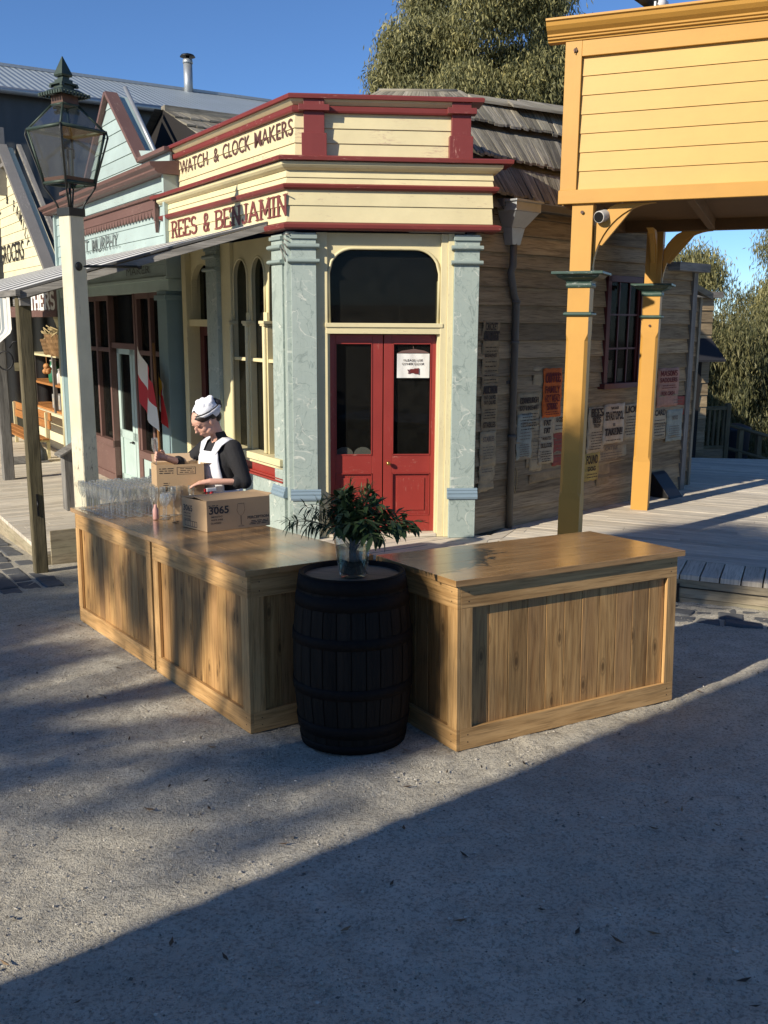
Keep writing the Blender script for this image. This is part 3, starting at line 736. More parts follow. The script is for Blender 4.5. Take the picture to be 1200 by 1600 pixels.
# --- parapet (set back)
SB = -.115
def psweep(m, prof, uA=3.27, uF=1.735): sweep(m, [(o+SB, z) for o, z in prof], path(0, uA, uF, .3))
m = MB(WORLD); psweep(m, [(-.12, 3.58), (0, 3.58), (0, 4.10), (-.12, 4.10)]); m.build('parapet_wall', 'cream', shop)
m = MB(WORLD)
for a, b in zip([3.595, 3.725, 3.855, 3.99], [3.722, 3.852, 3.985]): psweep(m, [(-.02, a), (.017, a), (.006, b), (-.02, b)])
pw = m.build('parapet_weatherboard', 'cream_worn', shop, bevel=.0015)
m = MB(WORLD); psweep(m, [(-.02, 3.985), (.045, 3.985), (.052, 4.0), (.056, 4.035), (.03, 4.047), (-.02, 4.047)]); m.build('parapet_band', 'trim_red', shop, bevel=.002)
m = MB(WORLD); psweep(m, [(-.02, 4.047), (.03, 4.05), (.06, 4.075), (.07, 4.095), (-.02, 4.095)]); m.build('cream_moulding', 'cream', shop)
m = MB(WORLD); psweep(m, [(-.14, 4.095), (.10, 4.095), (.105, 4.125), (.09, 4.138), (-.14, 4.145)], 3.29, 1.82); m.build('parapet_cap', 'trim_red', shop, bevel=.002)
for (a, b) in ((.145, .335), (1.51, 1.69)):
    m = MB(FF); m.box(a, b, SB, SB+.075, 3.58, 4.094, 'z'); m.box(a-.02, b+.02, SB, SB+.095, 3.585, 3.80, 'z'); m.box(a-.045, b+.045, SB, SB+.115, 3.99, 4.042); m.build('parapet_pilaster', 'trim_red', shop, bevel=.003)
# --- lettering (u runs away from the corner, so reading goes from large u to small u)
FAs = lambda u, q, z: FA(u, q, z)
m = MB(FA)
L, Rr = FA(3.05, 0, 0), FA(.11, 0, 0)
for w_, a_, b_ in (('WATCH', 2.99, 2.14), ('&', 1.97, 1.83), ('CLOCK', 1.72, 1.03), ('MAKERS', .92, .09)): text(m, w_, (a_+b_)/2, 3.80, .152, out=SB+.0205, width=a_-b_, bold=.006, flip=True)
m.build('lettering', 'lettering_brown', shop, recalc=False)
m = MB(FA); 
for w_, a_, b_ in (('REES', 2.98, 2.17), ('&', 1.99, 1.80), ('BENJAMIN', 1.66, -.06)): slab(m, w_, a_, 3.075, .175, a_-b_, out=.0415, th=.30, serif=.17, sgn=-1)
m.build('lettering', 'lettering_red', shop, recalc=False)
# --- entrance on the angled face
m = MB(FF); m.box(.25, .355, -.24, -.06, .0, 2.93, 'z'); m.box(.345, .375, -.24, -.085, .0, 2.5, 'z'); m.box(1.435, 1.50, -.24, -.05, 0, 2.93, 'z'); m.box(1.50, 1.556, -.24, -.035, 0, 2.93, 'z'); m.box(1.415, 1.436, -.24, -.085, 0, 2.5, 'z')
m.build('door_frame', 'cream', shop, bevel=.004)
def basket(u, u0=.365, u1=1.425, z0=2.56, z1=2.795, r=.25):
    """flat arch with rounded shoulders"""
    d = min(u-u0, u1-u); return z1 if d >= r else z0+(z1-z0)*math.sqrt(max(0, 1-((r-d)/r)**2.2))
m = MB(FF); us = [.355]+[.355+.012*i for i in range(1, 90)]+[1.435]
spandrel(m, .355, 1.435, 2.93, lambda u: basket(u) if .366 < u < 1.424 else 2.40, -.16, -.09, 60); m.build('arch_panel', 'cream', shop)
m = MB(FF); pts = [(.372, -.085, 2.1)]+[(.365+1.06*i/40, -.085, basket(min(max(.365+1.06*i/40, .3651), 1.4249))-.004) for i in range(41)]+[(1.418, -.085, 2.1)]
m.tube(pts, .014, 8); m.build('arch_bead', 'cream', shop)
m = MB(FF); m.box(.34, 1.45, -.22, -.055, 1.998, 2.085); m.box(.33, 1.46, -.22, -.04, 2.06, 2.10); m.build('transom', 'cream', shop, bevel=.004)
m = MB(FF); m.box(.36, 1.43, -.15, -.146, 2.08, 2.82); m.build('fanlight_glass', 'window_glass', shop)
def leaf(u0, u1, g0, g1, knob=None):
    m = MB(FF); q0, q1 = -.215, -.165
    m.box(u0, g0, q0, q1, .035, 1.99, 'z'); m.box(g1, u1, q0, q1, .035, 1.99, 'z'); m.box(g0, g1, q0, q1, 1.91, 1.99); m.box(g0, g1, q0, q1, .63, .81); m.box(g0, g1, q0, q1, .035, .20)
    m.box(g0, g1, q0, q1-.018, .20, .63, 'z'); m.box(g0+.05, g1-.05, q0, q1-.009, .25, .58, 'z')
    d = m.build('door', 'door_red', shop, bevel=.003)
    m = MB(FF)
    for a, b, c, e in ((g0, g1, .622, .63), (g0, g1, .2, .208), (g0, g0+.008, .2, .63), (g1-.008, g1, .2, .63), (g0, g1, .81, .822), (g0, g1, 1.9, 1.91), (g0, g0+.01, .81, 1.91), (g1-.01, g1, .81, 1.91)): m.box(a, b, q1-.012, q1+.006, c, e)
    m.build('bead', 'door_red', d, bevel=.001)
    m = MB(FF); m.box(g0, g1, q0+.02, q0+.024, .81, 1.91); m.build('pane', 'window_glass', d)
    if knob:
        m = MB(FF); m.tube([(knob, q1, .735), (knob, q1+.03, .735)], .01, 8); m.ball(FFl(knob, q1+.045, .735), .022); m.build('knob', 'brass', d)
def FFl(u, q, z): return (u, q, z)
leaf(.365, .893, .43, .79); leaf(.903, 1.43, .99, 1.37, .95)
m = MB(FF); m.box(.36, 1.43, -.25, -.05, 0, .033); m.build('threshold', 'deck_wood', shop, bevel=.004)
m = MB(FF)                                                         # lace edge inside the left glass
for c in (.515, .70):
    pts = [(c+.09*math.cos(R_(a)), .815+.075*math.sin(R_(a))) for a in range(0, 181, 15)]
    m.prism(pts, 'y', -.205, -.203)
m.build('lace_curtain', 'cloth_white', shop)
# --- bay window on the street side
wl = [(1.135, 1.50), (.715, 1.045), (.30, .63)]
m = MB(FA)
m.box(1.50, 1.76, -.24, -.05, .0, 2.93, 'z'); m.box(1.045, 1.135, -.24, -.06, .77, 2.2, 'z'); m.box(.63, .715, -.24, -.06, .77, 2.2, 'z'); m.box(.22, .30, -.24, -.06, .0, 2.93, 'z')
for a in (1.5, 1.09, .6725): m.tube([(a, -.05, .78), (a, -.05, 2.09)], .026, 10)
m.build('window_frame', 'cream', shop, bevel=.004)
m = MB(FA)
for a in (1.53, 1.09, .6725): m.box(a-.06, a+.06, -.12, -.012, 2.085, 2.115); m.box(a-.05, a+.05, -.12, -.02, 2.065, 2.085)
m.box(.3, 1.5, -.14, -.07, 1.70, 1.735); m.build('window_transom', 'cream', shop, bevel=.003)
def arches(u):
    for a, b in wl:
        if a <= u <= b:
            c, h = (a+b)/2, (b-a)/2; return 2.56+.20*math.sqrt(max(0, 1-((u-c)/h)**2))
    return 2.2
m = MB(FA); spandrel(m, .22, 1.50, 2.93, arches, -.18, -.09, 160); m.build('arch_panel', 'cream', shop)
for a, b in wl:
    m = MB(FA); c, h = (a+b)/2, (b-a)/2-.008
    m.tube([(c+h, -.085, 2.12)]+[(c+h*math.cos(R_(t)), -.085, 2.56+.195*math.sin(R_(t))) for t in range(0, 181, 12)]+[(c-h, -.085, 2.12)], .012, 8); m.build('arch_bead', 'cream', shop)
    m = MB(FA); m.box(a, b, -.135, -.131, .77, 2.76); m.build('pane', 'window_glass', shop)
m = MB(FA); m.box(.2, 1.76, -.25, .035, .70, .77); m.box(.2, 1.76, -.25, .0, .66, .70); m.build('window_sill', 'cream', shop, bevel=.005)
m = MB(FA); m.box(.2, 1.76, -.2, -.03, .53, .66); m.box(.2, 1.76, -.2, -.0, .555, .575); m.box(.2, 1.76, -.2, .012, .53, .55); m.build('sill_band', 'door_red', shop, bevel=.003)
m = MB(FA); m.box(.2, 1.76, -.2, -.035, 0, .53); m.build('stall_riser', 'marble_green', shop)
# side entrance further along
m = MB(FA); m.box(2.06, 2.20, -.28, -.08, 0, 2.93, 'z'); m.box(2.82, 2.95, -.28, -.05, 0, 2.93, 'z'); m.box(2.2, 2.82, -.26, -.08, 2.05, 2.13)
spandrel(m, 2.2, 2.82, 2.93, lambda u: 2.52+.24*math.sqrt(max(0, 1-((u-2.51)/.31)**2)) if 2.205 < u < 2.815 else 2.2, -.2, -.12, 40)
m.build('door_frame', 'cream', shop, bevel=.004)
m = MB(FA); m.box(2.2, 2.82, -.235, -.23, 2.13, 2.8); m.build('fanlight_glass', 'window_glass', shop)
m = MB(FA); m.box(2.2, 2.33, -.26, -.21, 0, 2.05, 'z'); m.box(2.69, 2.82, -.26, -.21, 0, 2.05, 'z'); m.box(2.33, 2.69, -.26, -.23, 0, .9, 'z'); m.box(2.33, 2.69, -.26, -.21, 1.94, 2.05); m.box(2.33, 2.69, -.26, -.21, .86, .98)
sd = m.build('door', 'window_red', shop, bevel=.003)
m = MB(FA); m.box(2.33, 2.69, -.245, -.24, .98, 1.94); m.build('pane', 'window_glass', sd)
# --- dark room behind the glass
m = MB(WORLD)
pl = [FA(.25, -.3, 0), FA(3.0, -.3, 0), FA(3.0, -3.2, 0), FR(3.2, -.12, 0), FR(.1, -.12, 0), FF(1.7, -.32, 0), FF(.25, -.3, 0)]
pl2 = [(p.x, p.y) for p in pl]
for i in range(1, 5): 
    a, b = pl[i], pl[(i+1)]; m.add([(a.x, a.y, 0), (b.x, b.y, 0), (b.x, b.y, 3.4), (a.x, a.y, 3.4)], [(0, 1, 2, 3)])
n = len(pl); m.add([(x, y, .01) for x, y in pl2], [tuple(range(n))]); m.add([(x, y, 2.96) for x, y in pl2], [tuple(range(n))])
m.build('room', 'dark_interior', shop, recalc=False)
# --- weatherboard side wall
m = MB(FR); siding(m, -.12, 3.95, 0.0, 1.40, 0, .186, .030, jit=.008); siding(m, -.12, 2.055, 1.40, 2.64, 0, .186, .030, jit=.008); siding(m, 2.805, 3.95, 1.40, 2.64, 0, .186, .030, jit=.008); siding(m, -.12, 3.95, 2.64, 2.79, 0, .186, .030)
siding(m, -.12, 3.05, 2.79, 3.31, 0, .18, .030, jit=.008)
m.build('side_wall', 'siding_wood', shop, bevel=.002)
m = MB(FR); m.box(-.12, 3.05, -.12, -.025, 0, 1.40); m.box(-.12, 2.05, -.12, -.025, 1.40, 2.64); m.box(2.81, 3.05, -.12, -.025, 1.40, 2.64); m.box(-.12, 3.05, -.12, -.025, 2.64, 3.35); m.box(3.05, 3.95, -.12, -.02, 0, 2.8); m.box(3.9, 4.0, -.1, .05, 0, 2.75, 'z'); m.box(3.35, 4.08, -.15, .16, 2.74, 2.84); m.box(3.0, 3.08, -.1, .03, 2.7, 3.3, 'z')
m.build('wall_frame', 'grey_wood', shop, bevel=.004)
m = MB(FR); m.box(.12, 3.3, .02, .13, 3.20, 3.28); m.build('gutter', 'pipe_grey', shop, bevel=.01)
# window in the side wall
m = MB(FR); m.box(2.05, 2.12, -.1, .05, 1.43, 2.64, 'z'); m.box(2.74, 2.81, -.1, .05, 1.43, 2.64, 'z'); m.box(2.05, 2.81, -.1, .05, 2.57, 2.64); m.box(2.0, 2.86, -.1, .10, 1.38, 1.44)
wf = m.build('side_window', 'window_red', shop, bevel=.003)
m = MB(FR)
for z in (1.82, 2.2): m.box(2.12, 2.74, .005, .02, z, z+.02)
for u in (2.32, 2.53): m.box(u, u+.02, .005, .02, 1.44, 2.57, 'z')
m.box(2.12, 2.15, .0, .025, 1.44, 2.57, 'z'); m.box(2.71, 2.74, .0, .025, 1.44, 2.57, 'z'); m.build('glazing_bars', 'window_red', wf)
m = MB(FR); m.box(2.12, 2.74, .0, .003, 1.44, 2.57); m.build('pane', 'window_glass', wf)
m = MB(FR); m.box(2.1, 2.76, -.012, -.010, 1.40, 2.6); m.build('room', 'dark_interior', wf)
m = MB(FR); m.box(2.30, 2.36, -.008, -.004, 2.30, 2.55, 'z'); m.box(2.2, 2.28, -.008, -.004, 1.5, 1.7); m.box(2.4, 2.5, -.008, -.004, 1.45, 1.6); m.build('curtain', 'cloth_white', wf)
# rainwater head and downpipe
m = MB(FR)
m.hexa([(.24, .02, 3.02), (.44, .02, 3.02), (.44, .14, 3.02), (.24, .14, 3.02), (.16, .02, 3.16), (.52, .02, 3.16), (.52, .25, 3.16), (.16, .25, 3.16)]); m.hexa([(.28, .02, 2.86), (.40, .02, 2.86), (.40, .12, 2.86), (.28, .12, 2.86), (.24, .02, 3.02), (.44, .02, 3.02), (.44, .14, 3.02), (.24, .14, 3.02)])
m.box(.15, .53, .02, .26, 3.16, 3.25); m.box(.13, .55, .02, .28, 3.245, 3.265)
dp = m.build('rainwater_head', 'galvanised', shop, bevel=.004)
m = MB(FR); m.tube([(.34, .085, 2.88), (.34, .085, 2.66), (.32, .075, 2.60), (.40, .06, 2.38), (.44, .06, 2.32), (.44, .06, 0.0)], .037, 12)
for z in (2.30, 1.9, .95): m.tube([(.44, .06, z), (.44, .06, z+.03)], .045, 12)
m.box(.38, .50, .0, .03, 1.5, 1.53); m.build('downpipe', 'pipe_grey', shop)
m = MB(FR); pts = [(.56+.025*math.sin(t/10*6.28), .03, .62-.13+.13*math.cos(t/10*6.28)) for t in range(11)]; m.tube(pts, .004, 6); m.build('cord_loop', 'straw', shop)
# --- shingle roofs
def shingle_course(m, fr, u0, u1, q0, z0, q1, z1, wd=.12, t=.025, lift=.05, rag=.03):
    """one course of long split shingles from (q0,z0) (butt) up to (q1,z1)"""
    u = u0
    while u < u1:
        w_ = wd*random.uniform(.7, 1.3); j = random.uniform(-rag, rag)*.6; L = math.hypot(q1-q0, z1-z0); dq, dz = (q1-q0)/L, (z1-z0)/L
        a = (q0+dq*j, z0+dz*j+lift+random.uniform(-.008, .008)); b = (q1+dq*.05, z1+dz*.05)
        m.hexa([(u, a[0], a[1]-t), (u+w_-.006, a[0], a[1]-t), (u+w_-.006, b[0], b[1]-t), (u, b[0], b[1]-t), (u, a[0], a[1]), (u+w_-.006, a[0], a[1]), (u+w_-.006, b[0], b[1]), (u, b[0], b[1])], 'y')
        u += w_
def shingle_roof(m, fr, u0, u1, q0, z0, q1, z1, n, **k):
    for i in range(n):
        a, b = i/n, (i+1)/n
        shingle_course(m, fr, u0, u1, q0+(q1-q0)*a, z0+(z1-z0)*a, q0+(q1-q0)*b, z0+(z1-z0)*b, **k)
def quad_roof(m, EL, ER, RR, RL, n, t0, t1, wd=.12, lift=.085, th=.03, rag=.02, skew=0.0):
    """warped roof: eave EL->ER, ridge RL->RR, n courses of long split shingles"""
    EL, ER, RR, RL = map(Vector, (EL, ER, RR, RL)); W_ = (ER-EL).length
    B = lambda t, s: EL.lerp(ER, t).lerp(RL.lerp(RR, t), s)
    for i in range(n):
        t = max(t0, -.08-.16*i) if t0 < -.1 else t0
        while t < t1:
            w_ = wd*random.uniform(.6, 1.3)/W_; g = .005/W_; j = random.uniform(-rag, rag)/1.0; lf = lift+random.uniform(-.010, .010)
            a, b = i/n+j*.25, (i+1)/n+.02
            up_ = Vector((0, 0, 1)); sk = skew/W_; p = [B(t+sk, a)+up_*lf, B(t+sk+w_-g, a)+up_*(lf+random.uniform(-.004, .004)), B(t+w_-g, b)+up_*.01, B(t, b)+up_*.01]
            q = [v_-up_*th for v_ in p]+p; o1, o2 = random.uniform(0, 30), random.uniform(0, 30); sl = (B(t, b)-B(t, a)).length
            uvc = [(o1, o2), (o1, o2+w_*W_), (o1+sl, o2+w_*W_), (o1+sl, o2)]*2
            F_ = [(0, 3, 2, 1), (4, 5, 6, 7), (0, 1, 5, 4), (1, 2, 6, 5), (2, 3, 7, 6), (3, 0, 4, 7)]
            m.add(q, F_, 'x', None, False, [[uvc[k_] for k_ in f_] for f_ in F_]); t += w_
    g_ = [[B(max(t0, -.03-.38*k/8)+(t1-max(t0, -.03-.38*k/8))*i/16, k/8)-Vector((0, 0, .035)) for k in range(9)] for i in range(17)]
    m.add([q for r in g_ for q in r], [(i*9+k, i*9+9+k, i*9+10+k, i*9+k+1) for i in range(16) for k in range(8)])
m = MB(WORLD)
EL, ER, RR, RL = (.99, 9.25, 3.22), (1.95, 10.35, 3.18), (2.066, 11.3, 4.44), (.98, 10.8, 4.45)
quad_roof(m, EL, ER, RR, RL, 3, -.34, 1.9, lift=.12, wd=.075, th=.025, rag=.03, skew=.20)
a_ = Vector(RL); b_ = Vector(RR); c_ = (b_-a_); 
for f0, f1, dz, dy in ((-.1, .45, .035, 0), (.42, 1.0, .05, .02), (.96, 2.0, .03, 0), (.3, .9, .0, -.12), (.85, 2.0, -.01, -.12)):
    p0, p1 = a_+c_*f0+Vector((0, dy, dz)), a_+c_*f1+Vector((0, dy, dz-.01)); w_ = Vector((.05, -.12, -.075)); t_ = Vector((0, 0, .028)); m.hexa([p0, p1, p1+w_, p0+w_, p0+t_, p1+t_, p1+w_+t_, p0+w_+t_])
m.build('shingle_roof', 'shingle', shop)
m = MB(WORLD); quad_roof(m, (-.75, 12.2, 4.5), (1.35, 12.2, 4.5), (.90, 12.9, 5.02), (-.10, 12.9, 5.02), 2, 0, 1, lift=.03)
m.add([(1.35, 12.2, 4.5), (1.5, 13.6, 4.5), (.90, 12.9, 5.02)], [(0, 1, 2)]); m.add([(-.75, 12.2, 4.5), (-.9, 13.6, 4.5), (-.10, 12.9, 5.02)], [(0, 1, 2)]); m.tube([(-.10, 12.9, 5.02), (.90, 12.9, 5.02)], .03, 6)
m.build('hipped_roof', 'shingle', shop)
# ================================================================== weatherboard shop (pale green)
OA = .03
mur = root('weatherboard_shop', 'pale green weatherboard shop with a brown gabled parapet beside the corner shop', 'shop', FA(3.15, 0, 0))
def par(name, m, mat, bevel=0, parent=None): return m.build(name, mat, parent or mur, bevel=bevel)
m = MB(FA); siding(m, 3.12, 8.36, 2.62, 3.80, OA, .165, .016)
def gfn(z):
    if z < 4.10: return (3.12, 8.0)
    k = (z-4.10)/(5.12-4.10); return (4.12+1.22*k, 6.56-1.22*k)
siding(m, 3.0, 8.0, 3.9, 5.10, OA-.06, .17, .016, fn=gfn)
par('weatherboard_front', m, 'seafoam', .0015)
m = MB(FA); m.box(3.14, 8.0, -.3, OA-.09, 2.6, 4.08); m.prism([(4.12, 4.08), (6.56, 4.08), (5.34, 5.1)], 'y', -.3, OA-.09); m.box(3.08, 3.14, -.2, OA+.05, 2.62, 3.84, 'z'); m.box(8.30, 8.38, -.2, OA+.05, -.27, 3.84, 'z'); par('wall_core', m, 'seafoam')
m = MB(FA)
m.prism([(-.1, 3.80), (.16, 3.80), (.20, 3.83), (.20, 3.85), (.25, 3.88), (.26, 3.92), (-.1, 3.96)], 'x', 3.02, 8.55); par('cornice', m, 'brown_trim', .003)
m = MB(FA)                                                        # raking boards of the gable, thick box ends
def rake(ua, za, ub, zb, d0, d1, w_):
    L = math.hypot(ub-ua, zb-za); nx, nz = -(zb-za)/L*w_, (ub-ua)/L*w_
    if nz < 0: nx, nz = -nx, -nz
    m.prism([(ua, za), (ub, zb), (ub+nx, zb+nz), (ua+nx, za+nz)], 'y', d0, d1)
rake(4.10, 4.06, 5.34, 5.10, -.12, .05, .05); rake(6.6, 4.06, 5.34, 5.10, -.12, .05, .05); m.box(3.10, 4.12, -.14, .05, 4.07, 4.12); m.box(6.56, 8.0, -.14, .05, 4.07, 4.12)
par('gable_capping', m, 'brown_trim', .003)
m = MB(FA); m.tube([(4.02, -.20, 4.13), (5.26, -.22, 5.2)], .03, 10); m.box(3.85, 4.05, -.5, -.24, 4.10, 4.2); par('ridge_flashing', m, 'galvanised')
m = MB(FA); m.box(3.36, 6.9, OA+.02, OA+.06, 3.44, 3.56)           # scalloped valance
u = 3.42
while u < 6.9:
    m.prism([(u, 3.44), (u+.125, 3.44)]+[(u+.0625+.058*math.cos(R_(a)), 3.42+(.07*math.sin(R_(a)))) for a in range(0, -181, -30)], 'y', OA+.024, OA+.05); u += .125
m.box(3.36, 3.42, OA+.02, OA+.07, 3.3, 3.56, 'z'); m.prism([(3.36, 3.32), (3.42, 3.32), (3.39, 3.16)], 'y', OA+.02, OA+.06); m.box(6.86, 6.92, OA+.02, OA+.07, 3.3, 3.56, 'z')
m.prism([(OA, 3.56), (OA+.09, 3.56), (OA+.10, 3.59), (OA, 3.61)], 'x', 3.3, 6.95)
par('scalloped_valance', m, 'brown_trim', .001)
m = MB(FA); text(m, 'T. MURPHY.', 5.82, 3.09, .205, out=OA+.024, width=1.68, bold=.004, flip=True); text(m, 'MAKER', 4.25, 2.70, .10, out=OA+.024, width=.95, bold=.0, flip=True)
m.build('lettering', 'lettering_grey', mur, recalc=False)
m = MB(FA); m.box(3.1, 8.36, -.12, OA+.03, 2.47, 2.64); m.box(3.1, 8.36, -.12, OA+.06, 2.60, 2.64); par('beam', m, 'seafoam_pale', .004)
m = MB(FA); m.box(3.14, 3.47, -.25, OA+.05, -.27, 2.47, 'z'); m.box(3.1, 3.5, -.25, OA+.08, -.27, .0, 'z'); m.box(3.1, 3.5, -.25, OA+.08, 2.36, 2.42); par('pilaster', m, 'slate_blue', .005); m = MB(FA); m.box(8.0, 8.34, -.25, OA+.04, -.27, 2.47, 'z'); par('pilaster', m, 'slate_blue', .005)
# window beside the pilaster
m = MB(FA)
for u in (3.47, 4.02, 4.56, 5.82, 6.5, 7.25, 7.92): m.box(u, u+.075, -.10, -.01, .30, 2.47, 'z')
for a, b in ((3.47, 4.6), (5.8, 7.95)): m.box(a, b, -.10, .03, .26, .36); m.box(a, b, -.09, -.02, 1.66, 1.72); m.box(a, b, -.10, -.01, 2.40, 2.47); m.box(a, b, -.10, -.0, -.27, -.16)
m.box(3.47, 3.56, -.10, .0, -.27, .30, 'z'); m.box(4.55, 4.64, -.10, .0, -.27, .3, 'z'); m.box(4.64, 5.86, -.14, -.02, 1.72, 1.80); m.box(4.64, 4.70, -.14, .0, -.27, 2.47, 'z'); m.box(5.80, 5.86, -.14, .01, -.27, 2.47, 'z')
wfm = par('window_frame', m, 'brown_trim', .003)
m = MB(FA); m.box(3.5, 4.6, -.07, -.066, .36, 2.42); m.box(5.86, 7.95, -.07, -.066, .3, 2.42); m.box(4.70, 5.80, -.08, -.076, 1.80, 2.45); m.build('pane', 'window_glass', wfm)
m = MB(FA); m.box(3.56, 4.55, -.06, -.02, -.16, .26); par('stall_riser', m, 'seafoam_pale', .003); m = MB(FA); m.box(5.90, 7.92, -.06, -.02, -.16, .26); par('stall_riser', m, 'brown_trim', .003)
def mdoor(u0, u1):
    m = MB(FA); q0, q1 = -.13, -.08
    for a, b, c, e in ((u0, u0+.1, -.26, 1.74), (u1-.1, u1, -.26, 1.74)): m.box(a, b, q0, q1, c, e, 'z')
    m.box(u0, u1, q0, q1, 1.64, 1.74); m.box(u0, u1, q0, q1, .42, .54); m.box(u0, u1, q0, q1, -.26, -.12); m.box(u0, u1, q0, q1-.02, -.2, .5, 'z')
    d = par('door', m, 'seafoam_pale', .003); m = MB(FA); m.box(u0+.1, u1-.1, q0+.02, q0+.024, .5, 1.66); m.build('pane', 'window_glass', d); return d
d1 = mdoor(4.72, 5.06); d2 = mdoor(5.08, 5.78)
m = MB(FA); m.tube([(5.12, -.08, .40), (5.12, -.04, .40), (5.20, -.04, .39)], .009, 6); m.ball((5.12, -.055, .40), .02); m.build('handle', 'iron_black', d2)
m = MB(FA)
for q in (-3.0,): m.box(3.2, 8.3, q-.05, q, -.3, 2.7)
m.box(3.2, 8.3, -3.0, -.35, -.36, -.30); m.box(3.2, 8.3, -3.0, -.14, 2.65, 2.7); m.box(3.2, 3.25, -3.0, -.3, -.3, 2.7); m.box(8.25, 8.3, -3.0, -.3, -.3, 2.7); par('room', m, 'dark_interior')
m = MB(FA)                                                         # shingle roof seen past the gable, ridge square to the street
fr90 = frame(FA(3.9, -.9, 0), AZ_A+90, AZ_A+180)
m = MB(fr90); shingle_roof(m, fr90, -.12, 4.6, 1.2, 3.9, -1.45, 5.0, 6, lift=.03, wd=.13); m.box(-.12, 4.6, -1.55, -1.40, 4.95, 5.06)
m.add([(-.25, -1.45, 5.0), (4.6, -1.45, 5.0), (4.6, -3.8, 4.0), (-.25, -3.8, 4.0)], [(0, 1, 2, 3)]);
m.build('shingle_roof', 'shingle', mur)
m = MB(fr90); m.add([(-.13, 1.25, 3.9), (-.13, -1.45, 5.0), (-.13, -3.8, 4.0), (-.13, -3.8, 2.6), (-.13, 1.25, 2.6)], [(0, 1, 2, 3, 4)]); m.build('gable_shadow_fill', 'dark_interior', mur)  # near-black sheet closing the roof end, paints in the deep shadow there
# wheat sheaf in the transom window
m = MB(FA)
for k in range(60):
    a = random.uniform(-.1, .1); m.tube([(4.98+a*.5, -.15+random.uniform(-.03, .03), 1.82), (4.98+a*.35, -.15, 2.02), (4.96+a*1.3, -.15+random.uniform(-.04, .04), 2.36+random.uniform(-.04, .03))], .0065, 4)
m.tube([(4.93, -.15, 2.03), (5.03, -.15, 2.03)], .04, 8)
s_ = m.build('wheat_sheaf', 'straw', None); tag(s_, 'tied wheat sheaf behind the glass above the pale green double door', 'sheaf')
# flags on a pole
def flag(name, label, u, q, top, h, wid, cols, group=None):
    r = root(name, label, 'flag', FA(u, q, 0), group=group)
    nx, nz = 10, 12
    for (i0, i1, k0, k1, mt) in cols:
        m = MB(FA); vs = []
        for i in range(i0, i1+1):
            for k in range(k0, k1+1):
                x = i/nx; z = k/nz; vs.append((u-wid*x, q+.035*math.sin(x*9+z*2)*(x+.2), top-h*z-.62*h*x*(1-.25*z)))
        W_ = k1-k0+1
        m.add(vs, [(a*W_+b, (a+1)*W_+b, (a+1)*W_+b+1, a*W_+b+1) for a in range(i1-i0) for b in range(k1-k0)], 'x', .5, True)
        o = m.build('cloth_panel', mt, r, recalc=False)
    return r
fl = flag('flag', 'red and white quartered flag hanging limp beside the shop window', 3.70, .28, 1.80, .70, .58, [(0, 5, 0, 6, 'cloth_white'), (5, 10, 0, 6, 'flag_red'), (0, 5, 6, 12, 'flag_red'), (5, 10, 6, 12, 'cloth_white')])
flag('flag', 'small yellow, white and red flag hanging behind the quartered one', 3.34, .14, 1.50, .48, .16, [(0, 4, 0, 7, 'flag_yellow'), (4, 7, 0, 12, 'cloth_white'), (7, 10, 0, 12, 'flag_red'), (0, 4, 7, 12, 'plastic_white')])
m = MB(FA); m.tube([(3.14, .26, 1.85), (3.16, .24, 1.0), (3.20, .2, -.2)], .018, 8); p_ = m.build('flag_pole', 'pole_wood'); tag(p_, 'thin varnished brown flag pole leaning by the shop window', 'pole')

# ================================================================== grocers
paint('bargeboard_grey', (.20, .19, .175), wear=.4, wearcol=(.32, .30, .27))
gro = root('grocers_shop', 'cream gabled grocers shop with grey bargeboards and open shelves at the far left', 'shop', FA(8.6, 0, 0))
GS = (5.42-2.9)/(12.1-8.82)
def ggf(z):
    u0 = 8.82+(z-2.9)/GS; return (u0, 24.2-u0)
m = MB(FA); siding(m, 8, 16, 2.90, 5.35, .0, .175, .016, fn=ggf); gw = m.build('weatherboard_gable', 'cream_board', gro, bevel=.0015)
m = MB(FA); m.prism([(8.82, 2.9), (15.4, 2.9), (12.1, 5.4)], 'y', -.15, -.02); m.build('wall_core', 'cream_board', gro)
m = MB(FA)
L = math.hypot(3.6, 3.6*GS); nx, nz = -GS, 1.0; k = 1/math.hypot(1, GS)
def brg(ua, ub, sgn, d0, d1, wa, wb):
    za, zb = 2.9+(ua-8.82)*GS, 2.9+(ub-8.82)*GS
    X = lambda u: u if sgn > 0 else 24.2-u
    m.prism([(X(ua-GS*k*wa), za+k*wa), (X(ub-GS*k*wa), zb+k*wa), (X(ub-GS*k*wb), zb+k*wb), (X(ua-GS*k*wb), za+k*wb)], 'y', d0, d1)
brg(8.5, 12.1, 1, -.03, .16, -.02, .05); brg(8.5, 12.1, -1, -.03, .16, -.02, .05)
m.build('bargeboard', 'bargeboard_grey', gro, bevel=.004)
m = MB(FA); brg(8.5, 12.1, 1, -.30, -.22, .0, .07); brg(8.5, 12.1, -1, -.30, -.22, .0, .07); m.build('roof_edge', 'grey_wood', gro, bevel=.004)
m = MB(FA); m.box(12.05, 12.17, .0, .20, 4.5, 5.75, 'z'); m.box(11.7, 12.5, .05, .12, 5.0, 5.07); m.build('finial', 'bargeboard_grey', gro, bevel=.004)
m = MB(FA); text(m, 'GROCERS', 12.05, 3.25, .36, out=.02, width=2.2, bold=.012, flip=True)
arc = '& FAMILY'; uc, zc = 12.3, 3.75
for i, ch in enumerate('& FAMILY'):
    if ch == ' ': continue
    a = R_(84-9.6*i); text(m, ch, uc-1.72*math.cos(a), zc+.50*math.sin(a)+.1-.075*i, .22, out=.02, bold=.01, flip=True, rot=-(math.pi/2-a)*.7)
